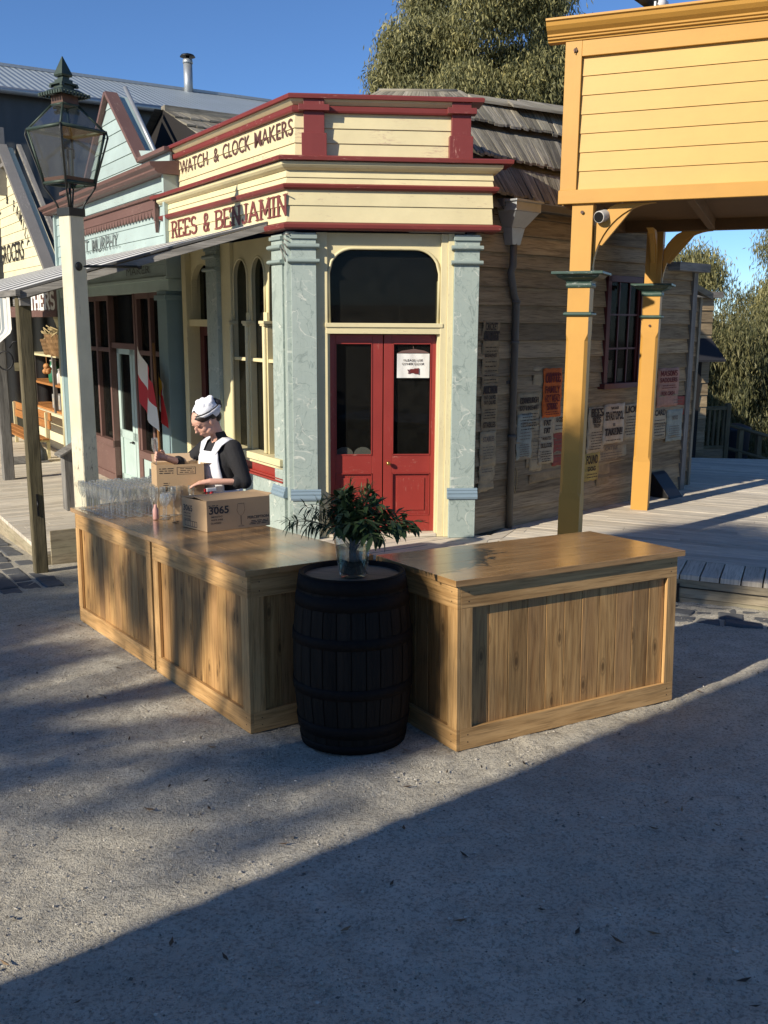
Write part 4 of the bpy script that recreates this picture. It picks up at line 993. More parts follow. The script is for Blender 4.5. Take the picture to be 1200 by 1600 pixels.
for i, ch in enumerate('GENERAL'):
    a = R_(172-10.5*i); text(m, ch, uc-1.72*math.cos(a), zc+.55*math.sin(a)-.05, .22, out=.02, bold=.01, flip=True, rot=(a-math.pi/2)*.7)
m.build('lettering', 'lettering_black', gro, recalc=False)
m = MB(FA); m.box(8.4, 15.8, -.2, .05, 2.66, 2.9); m.box(8.4, 15.8, -.2, .09, 2.84, 2.90); m.build('beam', 'brown_trim', gro, bevel=.004)
m = MB(FA); m.box(8.62, 12.6, -.05, .02, 2.27, 2.64); m.build('sign_board', 'brown_trim', gro, bevel=.003)
m = MB(FA); slab(m, 'BROTHERS', 11.9, 2.315, .27, 3.1, out=.026, th=.52, serif=.14, sgn=-1); m.build('lettering', 'lettering_white', gro, recalc=False)
m = MB(FA); m.box(8.62, 12.6, -.06, .05, 2.17, 2.27); m.build('sign_ledge', 'brown_trim', gro, bevel=.004)
for u in (8.62,):
    m = MB(FA); m.tube([(u, .0, -.32), (u, .0, -.1)], .09, 14); m.tube([(u, .0, -.1), (u, .0, 2.0)], [.068, .055], 14); m.tube([(u, 0, 2.0), (u, 0, 2.04), (u, 0, 2.08), (u, 0, 2.17)], [.07, .075, .09, .12], 14); m.build('column', 'cream', gro)
m = MB(FA); m.box(8.40, 8.52, -.25, .06, -.32, 2.66, 'z'); m.build('pilaster', 'seafoam', gro, bevel=.004)
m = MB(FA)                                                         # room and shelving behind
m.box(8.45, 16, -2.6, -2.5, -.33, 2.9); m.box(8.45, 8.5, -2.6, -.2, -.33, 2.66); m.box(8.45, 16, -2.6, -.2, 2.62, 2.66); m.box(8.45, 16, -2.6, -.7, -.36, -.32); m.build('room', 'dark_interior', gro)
m = MB(FA); m.box(8.7, 15.8, -.35, -.25, -.32, .36); m.build('stall_riser', 'cream_board', gro, bevel=.003)
m = MB(FA); m.box(8.75, 15.8, -.75, -.30, 1.42, 1.46); m.build('shelf', 'cream', gro, bevel=.003)
m = MB(FA); m.box(8.75, 15.8, -.75, -.32, .86, .90); m.build('shelf', 'bench_wood', gro, bevel=.003)
m = MB(FA); m.box(8.75, 15.8, -.75, -.32, .36, .40); m.build('shelf', 'bench_wood', gro, bevel=.003)
for u in (8.95, 10.6, 12.3):
    m = MB(FA); m.box(u, u+.07, -.36, -.29, .36, 1.46, 'z'); m.build('shelf_post', 'grey_wood', gro, bevel=.003)
# goods
def jar(u, z, r, h, mt, label, cat='jar', group=None):
    m = MB(FA); m.lathe([(r*.9, 0), (r, h*.1), (r, h*.7), (r*.6, h*.88), (r*.6, h)], (u, -.5, z), 14); r_ = root(cat.replace(' ', '_'), label, cat, FA(u, -.5, z), group=group); m.build('body', mt, r_)
    m = MB(FA); m.lathe([(r*.68, h), (r*.68, h*1.06), (r*.2, h*1.1)], (u, -.5, z), 12); m.build('stopper', 'tin_grey', r_)
jar(11.35, .90, .12, .42, 'jar_green', 'green jar at the left end of the grocers shelf')
for k, u in enumerate((10.98, 10.75, 10.45)): jar(u, .90, .06, .26, 'jar_white', 'white bottle in the row on the grocers middle shelf', 'bottle', 'white bottles on the grocers shelf')
for k, u in enumerate((11.2, 10.86)):
    m = MB(FA); m.box(u-.14, u+.14, -.7, -.42, .40, .68); r_ = root('tin_box', 'pale printed tin box on the low grocers shelf', 'tin', FA(u, -.5, .4), group='tin boxes on the grocers shelf'); m.build('box', 'tin_grey', r_, bevel=.01)
    m = MB(FA); m.box(u-.10, u+.10, -.418, -.4165, .47, .60); m.build('label_panel', 'paper_white', r_)
m = MB(FA); 
for k in range(7): m.ball((11.02+random.uniform(-.05, .05), -.28+random.uniform(-.04, .04), 1.14+.05*(k % 3)), .055)
m.tube([(11.02, -.28, 1.2), (11.02, -.28, 1.42)], .005, 5); o = m.build('onion_string', 'onion_orange'); tag(o, 'string of orange onions hanging from the grocers shelf', 'onions')
def basket_(u, z, r, h, label, tilt=0):
    r_ = root('wicker_basket', label, 'basket', FA(u, -.45, z)); m = MB(FA); prof = []
    for i in range(9): prof.append((r*(.72+.28*i/8)+(.008 if i % 2 else 0), h*i/8))
    m.lathe(prof+[(r*.95, h*.98), (r*.7, .02)], (u, -.45, z), 26, smooth=False); m.build('body', 'basket_weave', r_)
    m = MB(FA)
    for k in range(22): m.tube([(u+random.uniform(-r, r)*.8, -.45+random.uniform(-r, r)*.8, z+h*.9), (u+random.uniform(-r, r)*1.2, -.45+random.uniform(-r, r), z+h+random.uniform(.05, .22))], .012, 5)
    m.build('brushwood', 'straw', r_)
basket_(10.15, 1.46, .38, .40, 'large wicker basket heaped with brushwood on the grocers top shelf beside the cream column'); basket_(11.1, 1.46, .24, .30, 'smaller wicker basket on the grocers top shelf behind the timber post')
m = MB(FA); m.prism([(9.25, .9), (9.75, .9), (9.65, 1.3), (9.35, 1.32)], 'y', -.62, -.4); o = m.build('paper_sack', 'paper_brown', bevel=.03); tag(o, 'brown paper sack on the grocers middle shelf', 'sack')
m = MB(FA); m.box(9.1, 9.9, -.7, -.4, .40, .44); m.box(9.2, 9.5, -.6, -.45, .44, .52); o = m.build('tray', 'tin_grey', bevel=.005); tag(o, 'flat tin tray on the low grocers shelf by the column', 'tray')
# bench
bn = root('slatted_bench', 'orange-brown slatted bench with cream iron ends in front of the grocers', 'bench', FA(10.4, .3, -.325))
for z0, q0 in ((.36, .12), (.21, .14)):
    m = MB(FA); m.box(9.15, 12.2, q0, q0+.03, z0, z0+.14); m.build('back_slat', 'bench_wood', bn, bevel=.006)
m = MB(FA); m.box(9.15, 12.2, .18, .30, .02, .05); m.box(9.15, 12.2, .32, .44, .02, .05); m.box(9.15, 12.2, .46, .56, .02, .05); m.build('seat', 'bench_wood', bn, bevel=.006)
for u in (9.3, 10.9, 12.0):
    m = MB(FA); m.box(u, u+.05, .14, .20, -.325, .50, 'z'); m.box(u, u+.05, .5, .56, -.325, .02, 'z'); m.box(u, u+.05, .14, .56, -.03, .02); m.build('leg', 'cream', bn, bevel=.006)
m = MB(FA); m.lathe([(.13, 0), (.15, .05), (.13, .20), (.07, .26), (.05, .33), (.065, .34)], (8.95, .42, -.325), 16); o = m.build('stoneware_jar', 'stone_blue'); tag(o, 'squat grey stoneware jar on the boards at the end of the bench', 'jar')
m = MB(FA); m.box(8.7, 9.6, .3, .9, -.325, -.29); o = m.build('floor_board', 'grey_wood', bevel=.005); tag(o, 'loose grey board lying on the walk under the stoneware jar', 'board')
# hanging canvas blind
cb = MB(None)
C0 = FA(3.3, 2.15, 1.9); vs = []; nx, nz = 30, 12
bl = root('striped_blind', 'grey and white striped canvas blind hanging from the veranda beam at the left edge', 'awning', C0)
for i in range(nx+1):
    for k in range(nz+1):
        t_ = k/nz; vs.append((1.72+3.2*i/nx, 2.16+.16*max(0, t_-.72)/.28+.010*math.sin(i*2.1), 2.355-.50*t_))
fs = [(i*(nz+1)+k, (i+1)*(nz+1)+k, (i+1)*(nz+1)+k+1, i*(nz+1)+k+1) for i in range(nx) for k in range(nz)]
uvs = [[(3.2*(f[j]//(nz+1))/nx, (f[j] % (nz+1))/nz) for j in range(4)] for f in fs]
m = MB(FA); m.add(vs, fs, 'x', .5, True, uvs); m.build('canvas', 'striped_canvas', bl, recalc=False)
m = MB(FA); m.tube([(1.72, 2.16, 2.36), (4.92, 2.16, 2.36)], .018, 8); m.build('roller', 'grey_wood', bl)

# ================================================================== big iron-roofed shed
sh = root('iron_shed', 'long shed with pale corrugated iron roof behind the shops at upper left', 'shed', (-6, 24, -1))
rg = Vector((-9.1, 23.8, 0)); FS = frame(rg, 59.0, 149.0)
m = MB(FS)
def sheet(m, u0, u1, q0, z0, q1, z1):
    L = math.hypot(q1-q0, z1-z0); m.add([(u0, q0, z0), (u1, q0, z0), (u1, q1, z1), (u0, q1, z1)], [(0, 1, 2, 3)], 'x', .5, False, [[(u0, 0), (u1, 0), (u1, L), (u0, L)]])
sheet(m, -14, 6.85, 0, 8.0, 4.1, 6.62); sheet(m, -14, 6.85, 0, 8.0, -4.1, 6.62); m.build('iron_roof', 'corrugated_roof', sh, recalc=False)
m = MB(FS); m.box(-14, 6.9, -.12, .12, 7.97, 8.04); m.tube([(-14, 4.15, 6.58), (6.85, 4.15, 6.58)], .07, 8); m.build('ridge_cap', 'galvanised', sh)
m = MB(FS); sheet(m, -14, 6.7, 3.9, -1, 3.9, 6.6); m.add([(6.7, 3.9, -1), (6.7, -3.9, -1), (6.7, -3.9, 6.6), (6.7, 0, 7.95), (6.7, 3.9, 6.6)], [(0, 1, 2, 3, 4)], 'x', .5, False, [[(3.9, 0), (-3.9, 0), (-3.9, 7), (0, 8), (3.9, 7)]]); m.build('iron_wall', 'corrugated_wall', sh, recalc=False)
m = MB(FS); fu = 4.55; m.tube([(fu, .15, 7.7), (fu, .15, 8.62)], .115, 14); m.tube([(fu, .15, 8.62), (fu, .15, 8.66), (fu, .15, 8.72)], [.13, .13, .12], 14); fl_ = m.build('flue', 'galvanised', sh)
m = MB(FS); m.lathe([(.20, 0), (.16, .05), (.02, .09)], (fu, .15, 8.78), 14); m.tube([(fu, .15, 8.72), (fu, .15, 8.78)], .05, 8); m.build('cowl', 'iron_black', fl_)
m = MB(frame(Vector((-7.9, 22.0, 0)), 59, 149))                       # timber lean-to with vertical strips below the eave
for k in range(16): m.box(-2.3+k*.15, -2.24+k*.15, 0, .03, 4.2, 6.1+.05*math.sin(k*2.1), 'z')
m.build('vertical_battens', 'grey_wood', sh)
m = MB(frame(Vector((-7.9, 22.0, 0)), 59, 149)); m.box(-2.6, .4, -.3, -.02, 2.5, 5.6, 'z'); m.build('lean_to_wall', 'dark_interior', sh)
# ================================================================== veranda over the walkway
vr = root('walkway_veranda', 'striped iron veranda roof over the boardwalk, between the corner shop and the grocers', 'awning', FA(2, 1, 2.4))
top = [(.36, .06, 2.985), (3.0, .06, 2.985), (9.5, .06, 2.90)]; low = [(1.38, 2.12, 2.50), (3.6, 2.14, 2.50), (9.5, 2.16, 2.44)]
n1 = 60; vt, vb = [], []
for i in range(n1+1):
    t_ = i/n1; ut = .36+(9.5-.36)*t_; ul = 1.38+(9.5-1.38)*t_
    vt.append((ut, .045, 3.045-.05*t_)); vb.append((ul, 2.14, 2.395-.01*t_))
m = MB(FA); vs = []; uvs = []; K = 6
for i in range(n1+1):
    for k in range(K+1):
        s_ = k/K; z = vt[i][2]+(vb[i][2]-vt[i][2])*s_+.012*math.sin(math.pi*s_)
        vs.append((vt[i][0]+(vb[i][0]-vt[i][0])*s_, .045+2.095*s_, z))
fs = [(i*(K+1)+k, (i+1)*(K+1)+k, (i+1)*(K+1)+k+1, i*(K+1)+k+1) for i in range(n1) for k in range(K)]
uvs = [[(vb[f[j]//(K+1)][0], (f[j] % (K+1))/K*2) for j in range(4)] for f in fs]
m.add(vs, fs, 'x', .5, False, uvs)
o = m.build('striped_roof', 'striped_iron', vr, recalc=False); so = o.modifiers.new('s', 'SOLIDIFY'); so.thickness = .02; so.offset = -1
m = MB(FA); a = vs[0:K+1]
m.hexa([(.36, .05, 2.955), (.42, .05, 2.955), (1.44, 2.14, 2.30), (1.38, 2.14, 2.30), (.36, .05, 3.02), (.42, .05, 3.02), (1.44, 2.14, 2.37), (1.38, 2.14, 2.37)], 'y'); m.box(1.40, 9.5, 2.03, 2.13, 2.24, 2.365); m.box(1.34, 9.5, 2.135, 2.18, 2.33, 2.39)
for u in (2.2, 3.4, 4.6, 5.8, 7.0, 8.2): m.hexa([(u, .05, 2.90), (u+.06, .05, 2.90), (u+.06, 2.05, 2.28), (u, 2.05, 2.28), (u, .05, 2.98), (u+.06, .05, 2.98), (u+.06, 2.05, 2.36), (u, 2.05, 2.36)], 'y')
m.build('veranda_beam', 'grey_wood', vr, bevel=.003)
def sqpost(name, label, x, y, az, s, z0, z1, mt, group=None):
    r_ = root(name, label, 'post', (x, y, z0), group=group); fr = frame(Vector((x, y, 0)), az, az+90); m = MB(fr)
    c = .012; pts = [(-s/2+c, -s/2), (s/2-c, -s/2), (s/2, -s/2+c), (s/2, s/2-c), (s/2-c, s/2), (-s/2+c, s/2), (-s/2, s/2-c), (-s/2, -s/2+c)]
    m.prism(pts, 'z', z0, z1, 'z'); m.build('shaft', mt, r_); return r_, fr
wp, wfr = sqpost('timber_post', 'rough lichen-brown timber veranda post standing in the gutter at far left', -3.47, 9.22, 60, .13, -.42, 2.36, 'lichen_wood')
m = MB(wfr); m.tube([(.0, .07, .35), (.0, .085, .28)], .01, 6); m.box(-.01, .01, .065, .075, .2, .42); m.build('hook', 'iron_black', wp)
sqpost('timber_post', 'grey timber post cut off by the left edge of the picture', -5.72, 14.15, 60, .16, -.6, 2.4, 'grey_wood')
m = MB(None); P_ = Vector((-3.56, 9.30, 0))
tb = root('iron_bracket_lamp', 'black iron ring bracket with a small box on the rough timber post', 'bracket', (-3.56, 9.3, 1.6))
m = MB(None); c = Vector((-.15, 0, .12)); m.tube([c+Vector((.075*math.cos(R_(a)), 0, .09*math.sin(R_(a)))) for a in range(0, 361, 20)], .008, 6); m.tube([Vector((0, 0, .30)), Vector((-.06, 0, .30)), Vector((-.10, 0, .24))], .008, 6); m.build('ring', 'iron_black', tb)
m = MB(None); m.box(-.05, .01, -.04, .02, .02, .10); m.build('box', 'lichen_wood', tb, bevel=.004)
# sloping board leaning behind the lamp post
m = MB(FA); m.hexa([(3.95, .98, -.27), (4.15, .98, -.27), (4.15, 1.20, -.27), (3.95, 1.20, -.27), (3.95, .98, .58), (4.15, .98, .58), (4.15, 1.20, .46), (3.95, 1.20, .46)], 'z'); m.hexa([(3.9, .94, .60), (4.2, .94, .60), (4.2, 1.26, .42), (3.9, 1.26, .42), (3.9, .94, .63), (4.2, .94, .63), (4.2, 1.26, .45), (3.9, 1.26, .45)])
o = m.build('display_stand', 'grey_wood', bevel=.004); tag(o, 'grey slope-topped display stand half hidden behind the lamp post', 'stand')
# ================================================================== yellow veranda
yv = root('veranda_parapet', 'tall yellow weatherboard parapet with ochre frame and moulded cornice over the right-hand veranda', 'veranda', Y0)
m = MB(FY)                                                           # parapet: frame, siding, cornice
m.box(-.135, 4.2, -.02, .035, 3.10, 3.212); m.build('bottom_rail', 'ochre', yv, bevel=.004)
m = MB(FY); m.box(-.125, .012, -.05, .02, 3.212, 4.385, 'z'); m.build('corner_board', 'ochre', yv, bevel=.003)
m = MB(FY); m.box(.012, 4.2, -.05, .018, 4.262, 4.385); m.build('top_rail', 'ochre', yv, bevel=.003)
m = MB(FY); m.prism([(-.05, 4.385), (.028, 4.385), (.032, 4.40), (.05, 4.405), (.052, 4.418), (.066, 4.424), (.068, 4.438), (.10, 4.462), (.125, 4.49), (.135, 4.52), (.15, 4.525), (.15, 4.542), (-.05, 4.56)], 'x', -.27, 4.2)
m.build('cornice', 'ochre', yv, bevel=.0015)
m = MB(FY); siding(m, .012, 4.2, 3.212, 4.262, -.018, .15, .013, tb=.004); m.build('weatherboard_panel', 'pale_yellow', yv, bevel=.001)
m = MB(FY); m.box(-.12, 4.2, -.10, -.04, 3.11, 4.38); m.box(-.125, -.04, -2.4, -.10, 3.105, 4.0); m.build('backing', 'ochre', yv)
m = MB(FY); m.box(-.10, 4.2, -2.75, -.05, 3.21, 3.24); m.build('soffit', 'soffit_brown', yv)
m = MB(FY)
for u in (.9, 1.9, 2.9, 3.9): m.box(u, u+.07, -2.65, -.05, 3.10, 3.21, 'y')
m.box(-.1, .04, -2.6, -.05, 3.09, 3.21, 'y'); m.box(-.10, 4.2, -2.74, -2.62, 3.095, 3.23); m.build('joists', 'soffit_brown', yv, bevel=.003)
m = MB(FY)                                                           # tie bolts
for u, z in ((.02-.06, 4.31), ): m.tube([(u, .02, z), (u, .035, z)], .016, 8); m.tube([(u+.006, .03, z+.02), (u-.006, .04, z-.025)], .005, 5)
m.build('bolt', 'lamp_rust', yv)
def vpost(u, q, brackets, name_label, bolt=True):
    base = FY(u, q, 0); r_ = root('veranda_post', name_label, 'post', base, group='ochre veranda posts'); fr = frame(base, AZ_Y, AZ_Y+90)
    s = .094
    m = MB(fr); m.box(-s+.006, s-.006, -s+.006, s-.006, 2.49, 3.10, 'z')
    m.box(-s, s, -s, s, 2.18, 2.42, 'z')
    def cham(z0, z1, c0, c1):
        def ring(c): return [(-s+c, -s), (s-c, -s), (s, -s+c), (s, s-c), (s-c, s), (-s+c, s), (-s, s-c), (-s, -s+c)]
        a, b = ring(c0), ring(c1); vs = [(x, y, z0) for x, y in a]+[(x, y, z1) for x, y in b]
        m.add(vs, [(i, (i+1) % 8, 8+(i+1) % 8, 8+i) for i in range(8)]+[tuple(range(8)), tuple(range(15, 7, -1))], 'z', .5)
    cham(2.02, 2.18, .0005, .0005); cham(1.96, 2.02, .026, .0005); cham(.62, 1.96, .026, .026); cham(.56, .62, .0005, .026); cham(0, .56, .0005, .0005)
    m.build('shaft', 'ochre', r_, bevel=0)
    def ringprof(prof, nm, mt):
        m = MB(fr); vs = []; n = len(prof)
        for d, z in prof: vs += [(-s-d, -s-d, z), (s+d, -s-d, z), (s+d, s+d, z), (-s-d, s+d, z)]
        fs = [(4*k+i, 4*k+(i+1) % 4, 4*k+4+(i+1) % 4, 4*k+4+i) for k in range(n-1) for i in range(4)]+[(0, 3, 2, 1), tuple(range(4*n-4, 4*n))]
        m.add(vs, fs, 'x'); return m.build(nm, mt, r_, bevel=.003)
    ringprof([(-.03, 2.405), (.012, 2.41), (.018, 2.43), (.012, 2.445), (.018, 2.465), (.075, 2.492), (.095, 2.515), (.125, 2.52), (.125, 2.542), (-.03, 2.55)], 'capital', 'veranda_green')
    ringprof([(-.03, 2.165), (.012, 2.168), (.028, 2.18), (.028, 2.196), (.012, 2.205), (-.03, 2.207)], 'neck_ring', 'veranda_green')
    for (ax, sg) in brackets:
        m = MB(fr); R = .50; pts = []; N = 14; w0 = .10
        outer = [(s+R-R*math.cos(R_(90*i/N)), 2.55+(.545)*math.sin(R_(90*i/N))) for i in range(N+1)]
        inner = [(s+R-(R+w0)*math.cos(R_(90*i/N)), 2.55+(.545+w0*1.2)*math.sin(R_(90*i/N))) for i in range(N+1)]
        inner = [(max(x, s-.0), min(z, 3.095)) for x, z in inner]
        vs = []
        for (x, z), (x2, z2) in zip(outer, inner):
            for t_ in (-.035, .035):
                vs += [(sg*x, t_, z) if ax == 'x' else (t_, sg*x, z), (sg*x2, t_, z2) if ax == 'x' else (t_, sg*x2, z2)]
        fs = []
        for i in range(N):
            a, b = 4*i, 4*i+4; fs += [(a, b, b+1, a+1), (a+2, a+3, b+3, b+2), (a, a+2, b+2, b), (a+1, b+1, b+3, a+3)]
        fs += [(0, 1, 3, 2), (4*N, 4*N+2, 4*N+3, 4*N+1)]
        m.add(vs, fs, 'x', .5); m.build('curved_bracket', 'ochre', r_, bevel=.003)
        m = MB(fr)                                                  # straight brace behind the curve
        a = [(s, 2.78), (s+.07, 2.76), (s+.34, 3.09), (s+.24, 3.09)]
        vs = [((sg*x, t_, z) if ax == 'x' else (t_, sg*x, z)) for t_ in (-.02, .02) for x, z in a]
        m.hexa([vs[0], vs[1], vs[2], vs[3], vs[4], vs[5], vs[6], vs[7]], 'x'); m.build('brace', 'ochre', r_, bevel=.002)
    m = MB(fr); zb = 3.03 if q > -1 else 2.09
    m.tube([(.0, s, zb), (.0, s+.012, zb)], .014, 8); m.build('bolt', 'lamp_rust', r_)
    return r_
vpost(.072, -.085, [('x', 1), ('y', -1)], 'near ochre veranda post with green capital, its foot behind the right-hand counter')
P2u = (Vector((2.98, 10.76, 0))-Y0).dot(dv(AZ_Y)); P2q = (Vector((2.98, 10.76, 0))-Y0).dot(dv(AZ_Y+90))
vpost(P2u, P2q, [('x', 1), ('y', 1)], 'far ochre veranda post with green capital, standing in full sun on the boardwalk')
# security camera beside the near post
cr = root('security_camera', 'short cream cylindrical camera under the yellow parapet beside the near post', 'camera', FY(.24, -.1, 3.02))
m = MB(FY); m.tube([(.33, -.30, 3.06), (.215, .02, 2.985)], .05, 16); m.build('housing', 'bracket_camera', cr, bevel=.003)
m = MB(FY); m.tube([(.217, .012, 2.987), (.214, .024, 2.984)], .042, 16); m.build('lens', 'lens_black', cr)
m = MB(FY); m.tube([(.33, -.30, 3.06), (.36, -.30, 3.20)], .015, 8); m.build('mount', 'bracket_camera', cr)
# stage lamp on the parapet
sl = root('stage_light', 'black and white can light clamped on top of the yellow parapet', 'light', FY(.55, -.05, 4.56))
m = MB(FY); m.tube([(.44, .06, 4.68), (.56, -.10, 4.62)], .055, 14); m.tube([(.40, .10, 4.70), (.44, .06, 4.68)], [.065, .055], 14); m.build('can', 'iron_black', sl)
m = MB(FY); m.tube([(.56, -.08, 4.63), (.62, -.14, 4.60)], .06, 14); m.build('end_cap', 'plastic_white', sl)
m = MB(FY); m.box(.52, .62, -.06, .04, 4.55, 4.57); m.box(.565, .58, -.02, 0, 4.56, 4.62); m.build('clamp', 'galvanised', sl)

# ================================================================== posters on the side wall
def poster(u0, u1, z0, z1, mt, label, heads=(), fine=0, ink='print_ink', q=.024, tilt=0.0, group=None, sg=1):
    r_ = root('poster', label, 'poster', FR((u0+u1)/2, q, z0), group=group)
    n, k = 6, 12; vs = []
    for i in range(n+1):
        for j in range(k+1):
            u = u0+(u1-u0)*i/n; z = z0+(z1-z0)*j/k; zz = z % .186
            o = q+.007*(1-zz/.186)+.003*math.sin(u*21+z*13)
            e = .006*math.sin(z*37+u0*9) if i in (0, n) else 0
            vs.append((u+e, o, z+tilt*(u-u0)+(.005*math.sin(u*50+z1) if j in (0, k) else 0)))
    K = k+1; m = MB(FR); off = (random.uniform(0, 20), random.uniform(0, 20))
    fs = [(a*K+b, (a+1)*K+b, (a+1)*K+b+1, a*K+b+1) for a in range(n) for b in range(k)]
    m.add(vs, fs, 'x', .5, True, off=off); sh_ = m.build('sheet', mt, r_, recalc=False)
    s_ = sh_.modifiers.new('s', 'SOLIDIFY'); s_.thickness = .0015; s_.offset = 0
    cx = (u0+u1)/2; m = MB(FR); oo = q+.0125
    for (t_, zf, h, wf, *b) in heads:
        zz = z0+(z1-z0)*zf
        if b and b[0] == 's': slab(m, t_, cx-(u1-u0)*wf/2, zz, h, (u1-u0)*wf, out=oo, th=.34, serif=.14, stag=.0002)
        else: text(m, t_, cx, zz, h, out=oo, width=(u1-u0)*wf, bold=.03)
    bands = fine if isinstance(fine, (list, tuple)) else ([(0.05, .45, fine)] if fine else [])
    for a, b, nn in bands: finelines(m, u0+(u1-u0)*.12, u1-(u1-u0)*.12, z0+(z1-z0)*a, z0+(z1-z0)*b, oo, nn, .008)
    if m.v: m.build('print', ink, r_, recalc=False)
    return r_
poster(-.02, .235, 1.50, 2.13, 'paper_brown', 'brown playbill headed CRICKET at the top of the narrow strip beside the pilaster', [('CRICKET', .86, .07, .72), ('CRICKET', .70, .085, .86, 's'), ('BREAKFAST', .44, .035, .7)], [(.5, .62, 2), (.05, .4, 5)])
poster(-.02, .225, 1.02, 1.52, 'paper_brown', 'brown handbill of cattle sales in the middle of the narrow strip beside the pilaster', [('AUCTION', .80, .07, .84, 's'), ('FAT CALVES', .68, .04, .7), ('FAT CALVES', .58, .04, .7), ('STABLES', .12, .055, .75)], [(.28, .5, 4)], q=.03)
poster(-.03, .215, .68, 1.04, 'paper_buff', 'torn buff handbill third down in the narrow strip beside the pilaster', [('STABLES', .72, .05, .7)], [(.2, .6, 5)], 'print_faded', q=.036)
poster(-.03, .21, .42, .70, 'paper_buff', 'blank crumpled buff sheet at the foot of the narrow strip beside the pilaster', (), [(.7, .9, 2)], 'print_faded', q=.03, tilt=.12)
poster(.55, .93, .98, 1.40, 'paper_buff', 'buff EDINBURGH notice at the left of the wall of posters', [('EDINBURGH', .74, .055, .80, 's'), ('BOOT & SHOE MART', .56, .05, .82)], [(.05, .5, 6)])
poster(.80, .98, 1.28, 1.66, 'paper_buff', 'strip of torn buff paper left of the orange coffee poster', (), 0, q=.022)
poster(.955, 1.28, 1.12, 1.64, 'paper_orange', 'bright orange COFFEE poster on the side wall', [('COFFEE', .72, .085, .80, 's'), ('FAMILY', .50, .075, .80), ('HOT MEALS', .32, .07, .8), ('STORE', .16, .065, .55, 's')], [(.44, .48, 1), (.88, .93, 1), (.04, .13, 2)], 'print_dark_red', q=.036)
poster(.55, .80, .70, 1.18, 'paper_blue', 'pale blue handbill under the EDINBURGH notice', [('NOTICE', .72, .05, .35)], [(.42, .62, 3), (.05, .35, 6)], 'print_faded', q=.030)
poster(.78, 1.0, .55, 1.12, 'paper_buff', 'tall buff handbill between the blue sheet and the FAT poster', (), [(.2, .8, 9)], 'print_faded', q=.026)
poster(.92, 1.18, .62, 1.14, 'paper_cream', 'cream poster reading FAT twice, below the orange coffee poster', [('FAT', .80, .055, .45, 's'), ('FAT', .64, .055, .40, 's'), ('WANTED', .50, .035, .6), ('BULLOCKS', .34, .05, .7)], [(.03, .28, 5)], q=.034)
poster(1.16, 1.46, .58, .96, 'paper_red', 'dull red sheet partly behind the near ochre post', (), [(.2, .8, 5)], 'print_faded', q=.030)
poster(1.14, 1.44, .94, 1.16, 'paper_cream', 'small cream sheet beside the FAT poster, half behind the near post', [('LOST', .55, .05, .5)], [(.1, .45, 2)], q=.03)
poster(.80, 1.48, .42, .66, 'paper_brown', 'brown water-stained sheet along the bottom of the poster wall', (), 0, q=.022, tilt=.03)
poster(1.52, 1.78, 1.16, 1.44, 'paper_buff', 'faded buff slip just right of the near ochre post', [('SALE', .62, .04, .5)], [(.1, .5, 4)], 'print_faded')
poster(1.50, 1.78, .78, 1.18, 'paper_pink', 'pink MASON\'S handbill right of the near ochre post', [("MASONS", .80, .05, .8, 's'), ('CIRCLE', .64, .05, .8)], [(.1, .55, 5)], 'print_dark_red', q=.03)
poster(1.48, 1.76, .38, .80, 'paper_pink', 'second pink handbill, directly under the MASON\'S one', [('MASONS', .80, .05, .7), ('CITY', .66, .045, .6)], [(.1, .58, 7)], 'print_dark_red', q=.026)
poster(1.80, 2.14, .66, 1.18, 'paper_cream', 'cream BEES poster beside the pink handbill', [('BEES', .80, .085, .68, 's'), ('BEES', .66, .06, .45, 's'), ('TROP', .55, .045, .4)], [(.05, .48, 7)], q=.034)
poster(2.10, 2.52, .74, 1.20, 'paper_white', 'large WAR poster reading SEVASTOPOL IS TAKEN on the side wall', [('WAR', .86, .035, .40), ('SEVASTOPOL', .60, .10, .88), ('IS', .44, .035, .1), ('TAKEN!!', .22, .075, .84, 's')], [(.04, .13, 1)], q=.040)
poster(2.50, 2.88, .76, 1.18, 'paper_cream', 'cream LION handbill half hidden by the far ochre post', [('LION', .76, .08, .8)], [(.1, .68, 7)], q=.034)
poster(1.76, 2.06, .34, .66, 'paper_yellow', 'yellow FOUND poster low on the side wall', [('FOUND', .62, .10, .75), ('DOG', .36, .05, .5)], [(.08, .28, 2)], q=.034)
poster(1.70, 2.9, .92, 1.26, 'paper_brown', 'large brown under-sheet behind the BEES and SEVASTOPOL posters', (), 0, q=.020)
poster(.74, 1.50, .60, 1.30, 'paper_buff', 'large buff under-sheet behind the EDINBURGH and FAT posters', (), 0, q=.020)
poster(1.98, 2.62, .50, .76, 'paper_buff', 'wide faded buff sheet beneath the SEVASTOPOL poster', [('CATTLE', .62, .05, .4)], [(.2, .55, 3)], 'print_faded', q=.026, tilt=.03)
poster(2.04, 2.30, .26, .52, 'paper_brown', 'plain brown sheet low beside the yellow FOUND poster', (), 0, q=.022, tilt=.05)
poster(3.22, 3.72, 1.10, 1.58, 'paper_pink', 'pink JAMES MASON\'S poster beyond the far ochre post', [("MASONS", .80, .06, .8, 's'), ('SADDLERS', .64, .055, .8), ('FOR CASH', .30, .05, .6)], [(.46, .58, 2)], 'print_dark_red', q=.03)
poster(3.50, 3.92, .98, 1.22, 'paper_red', 'dark red scrap behind the pink poster beyond the far post', (), [(.6, .9, 2)], 'print_faded', q=.024)
poster(3.15, 3.5, .70, 1.10, 'paper_cream', 'cream CARD handbill just right of the far ochre post', [('CARD', .76, .07, .7)], [(.1, .65, 6)], q=.026)
poster(3.48, 3.86, .66, 1.06, 'paper_blue', 'pale blue handbill at the far end of the side wall', [('NOTICE', .68, .05, .35)], [(.08, .5, 6)], 'print_faded', q=.034)

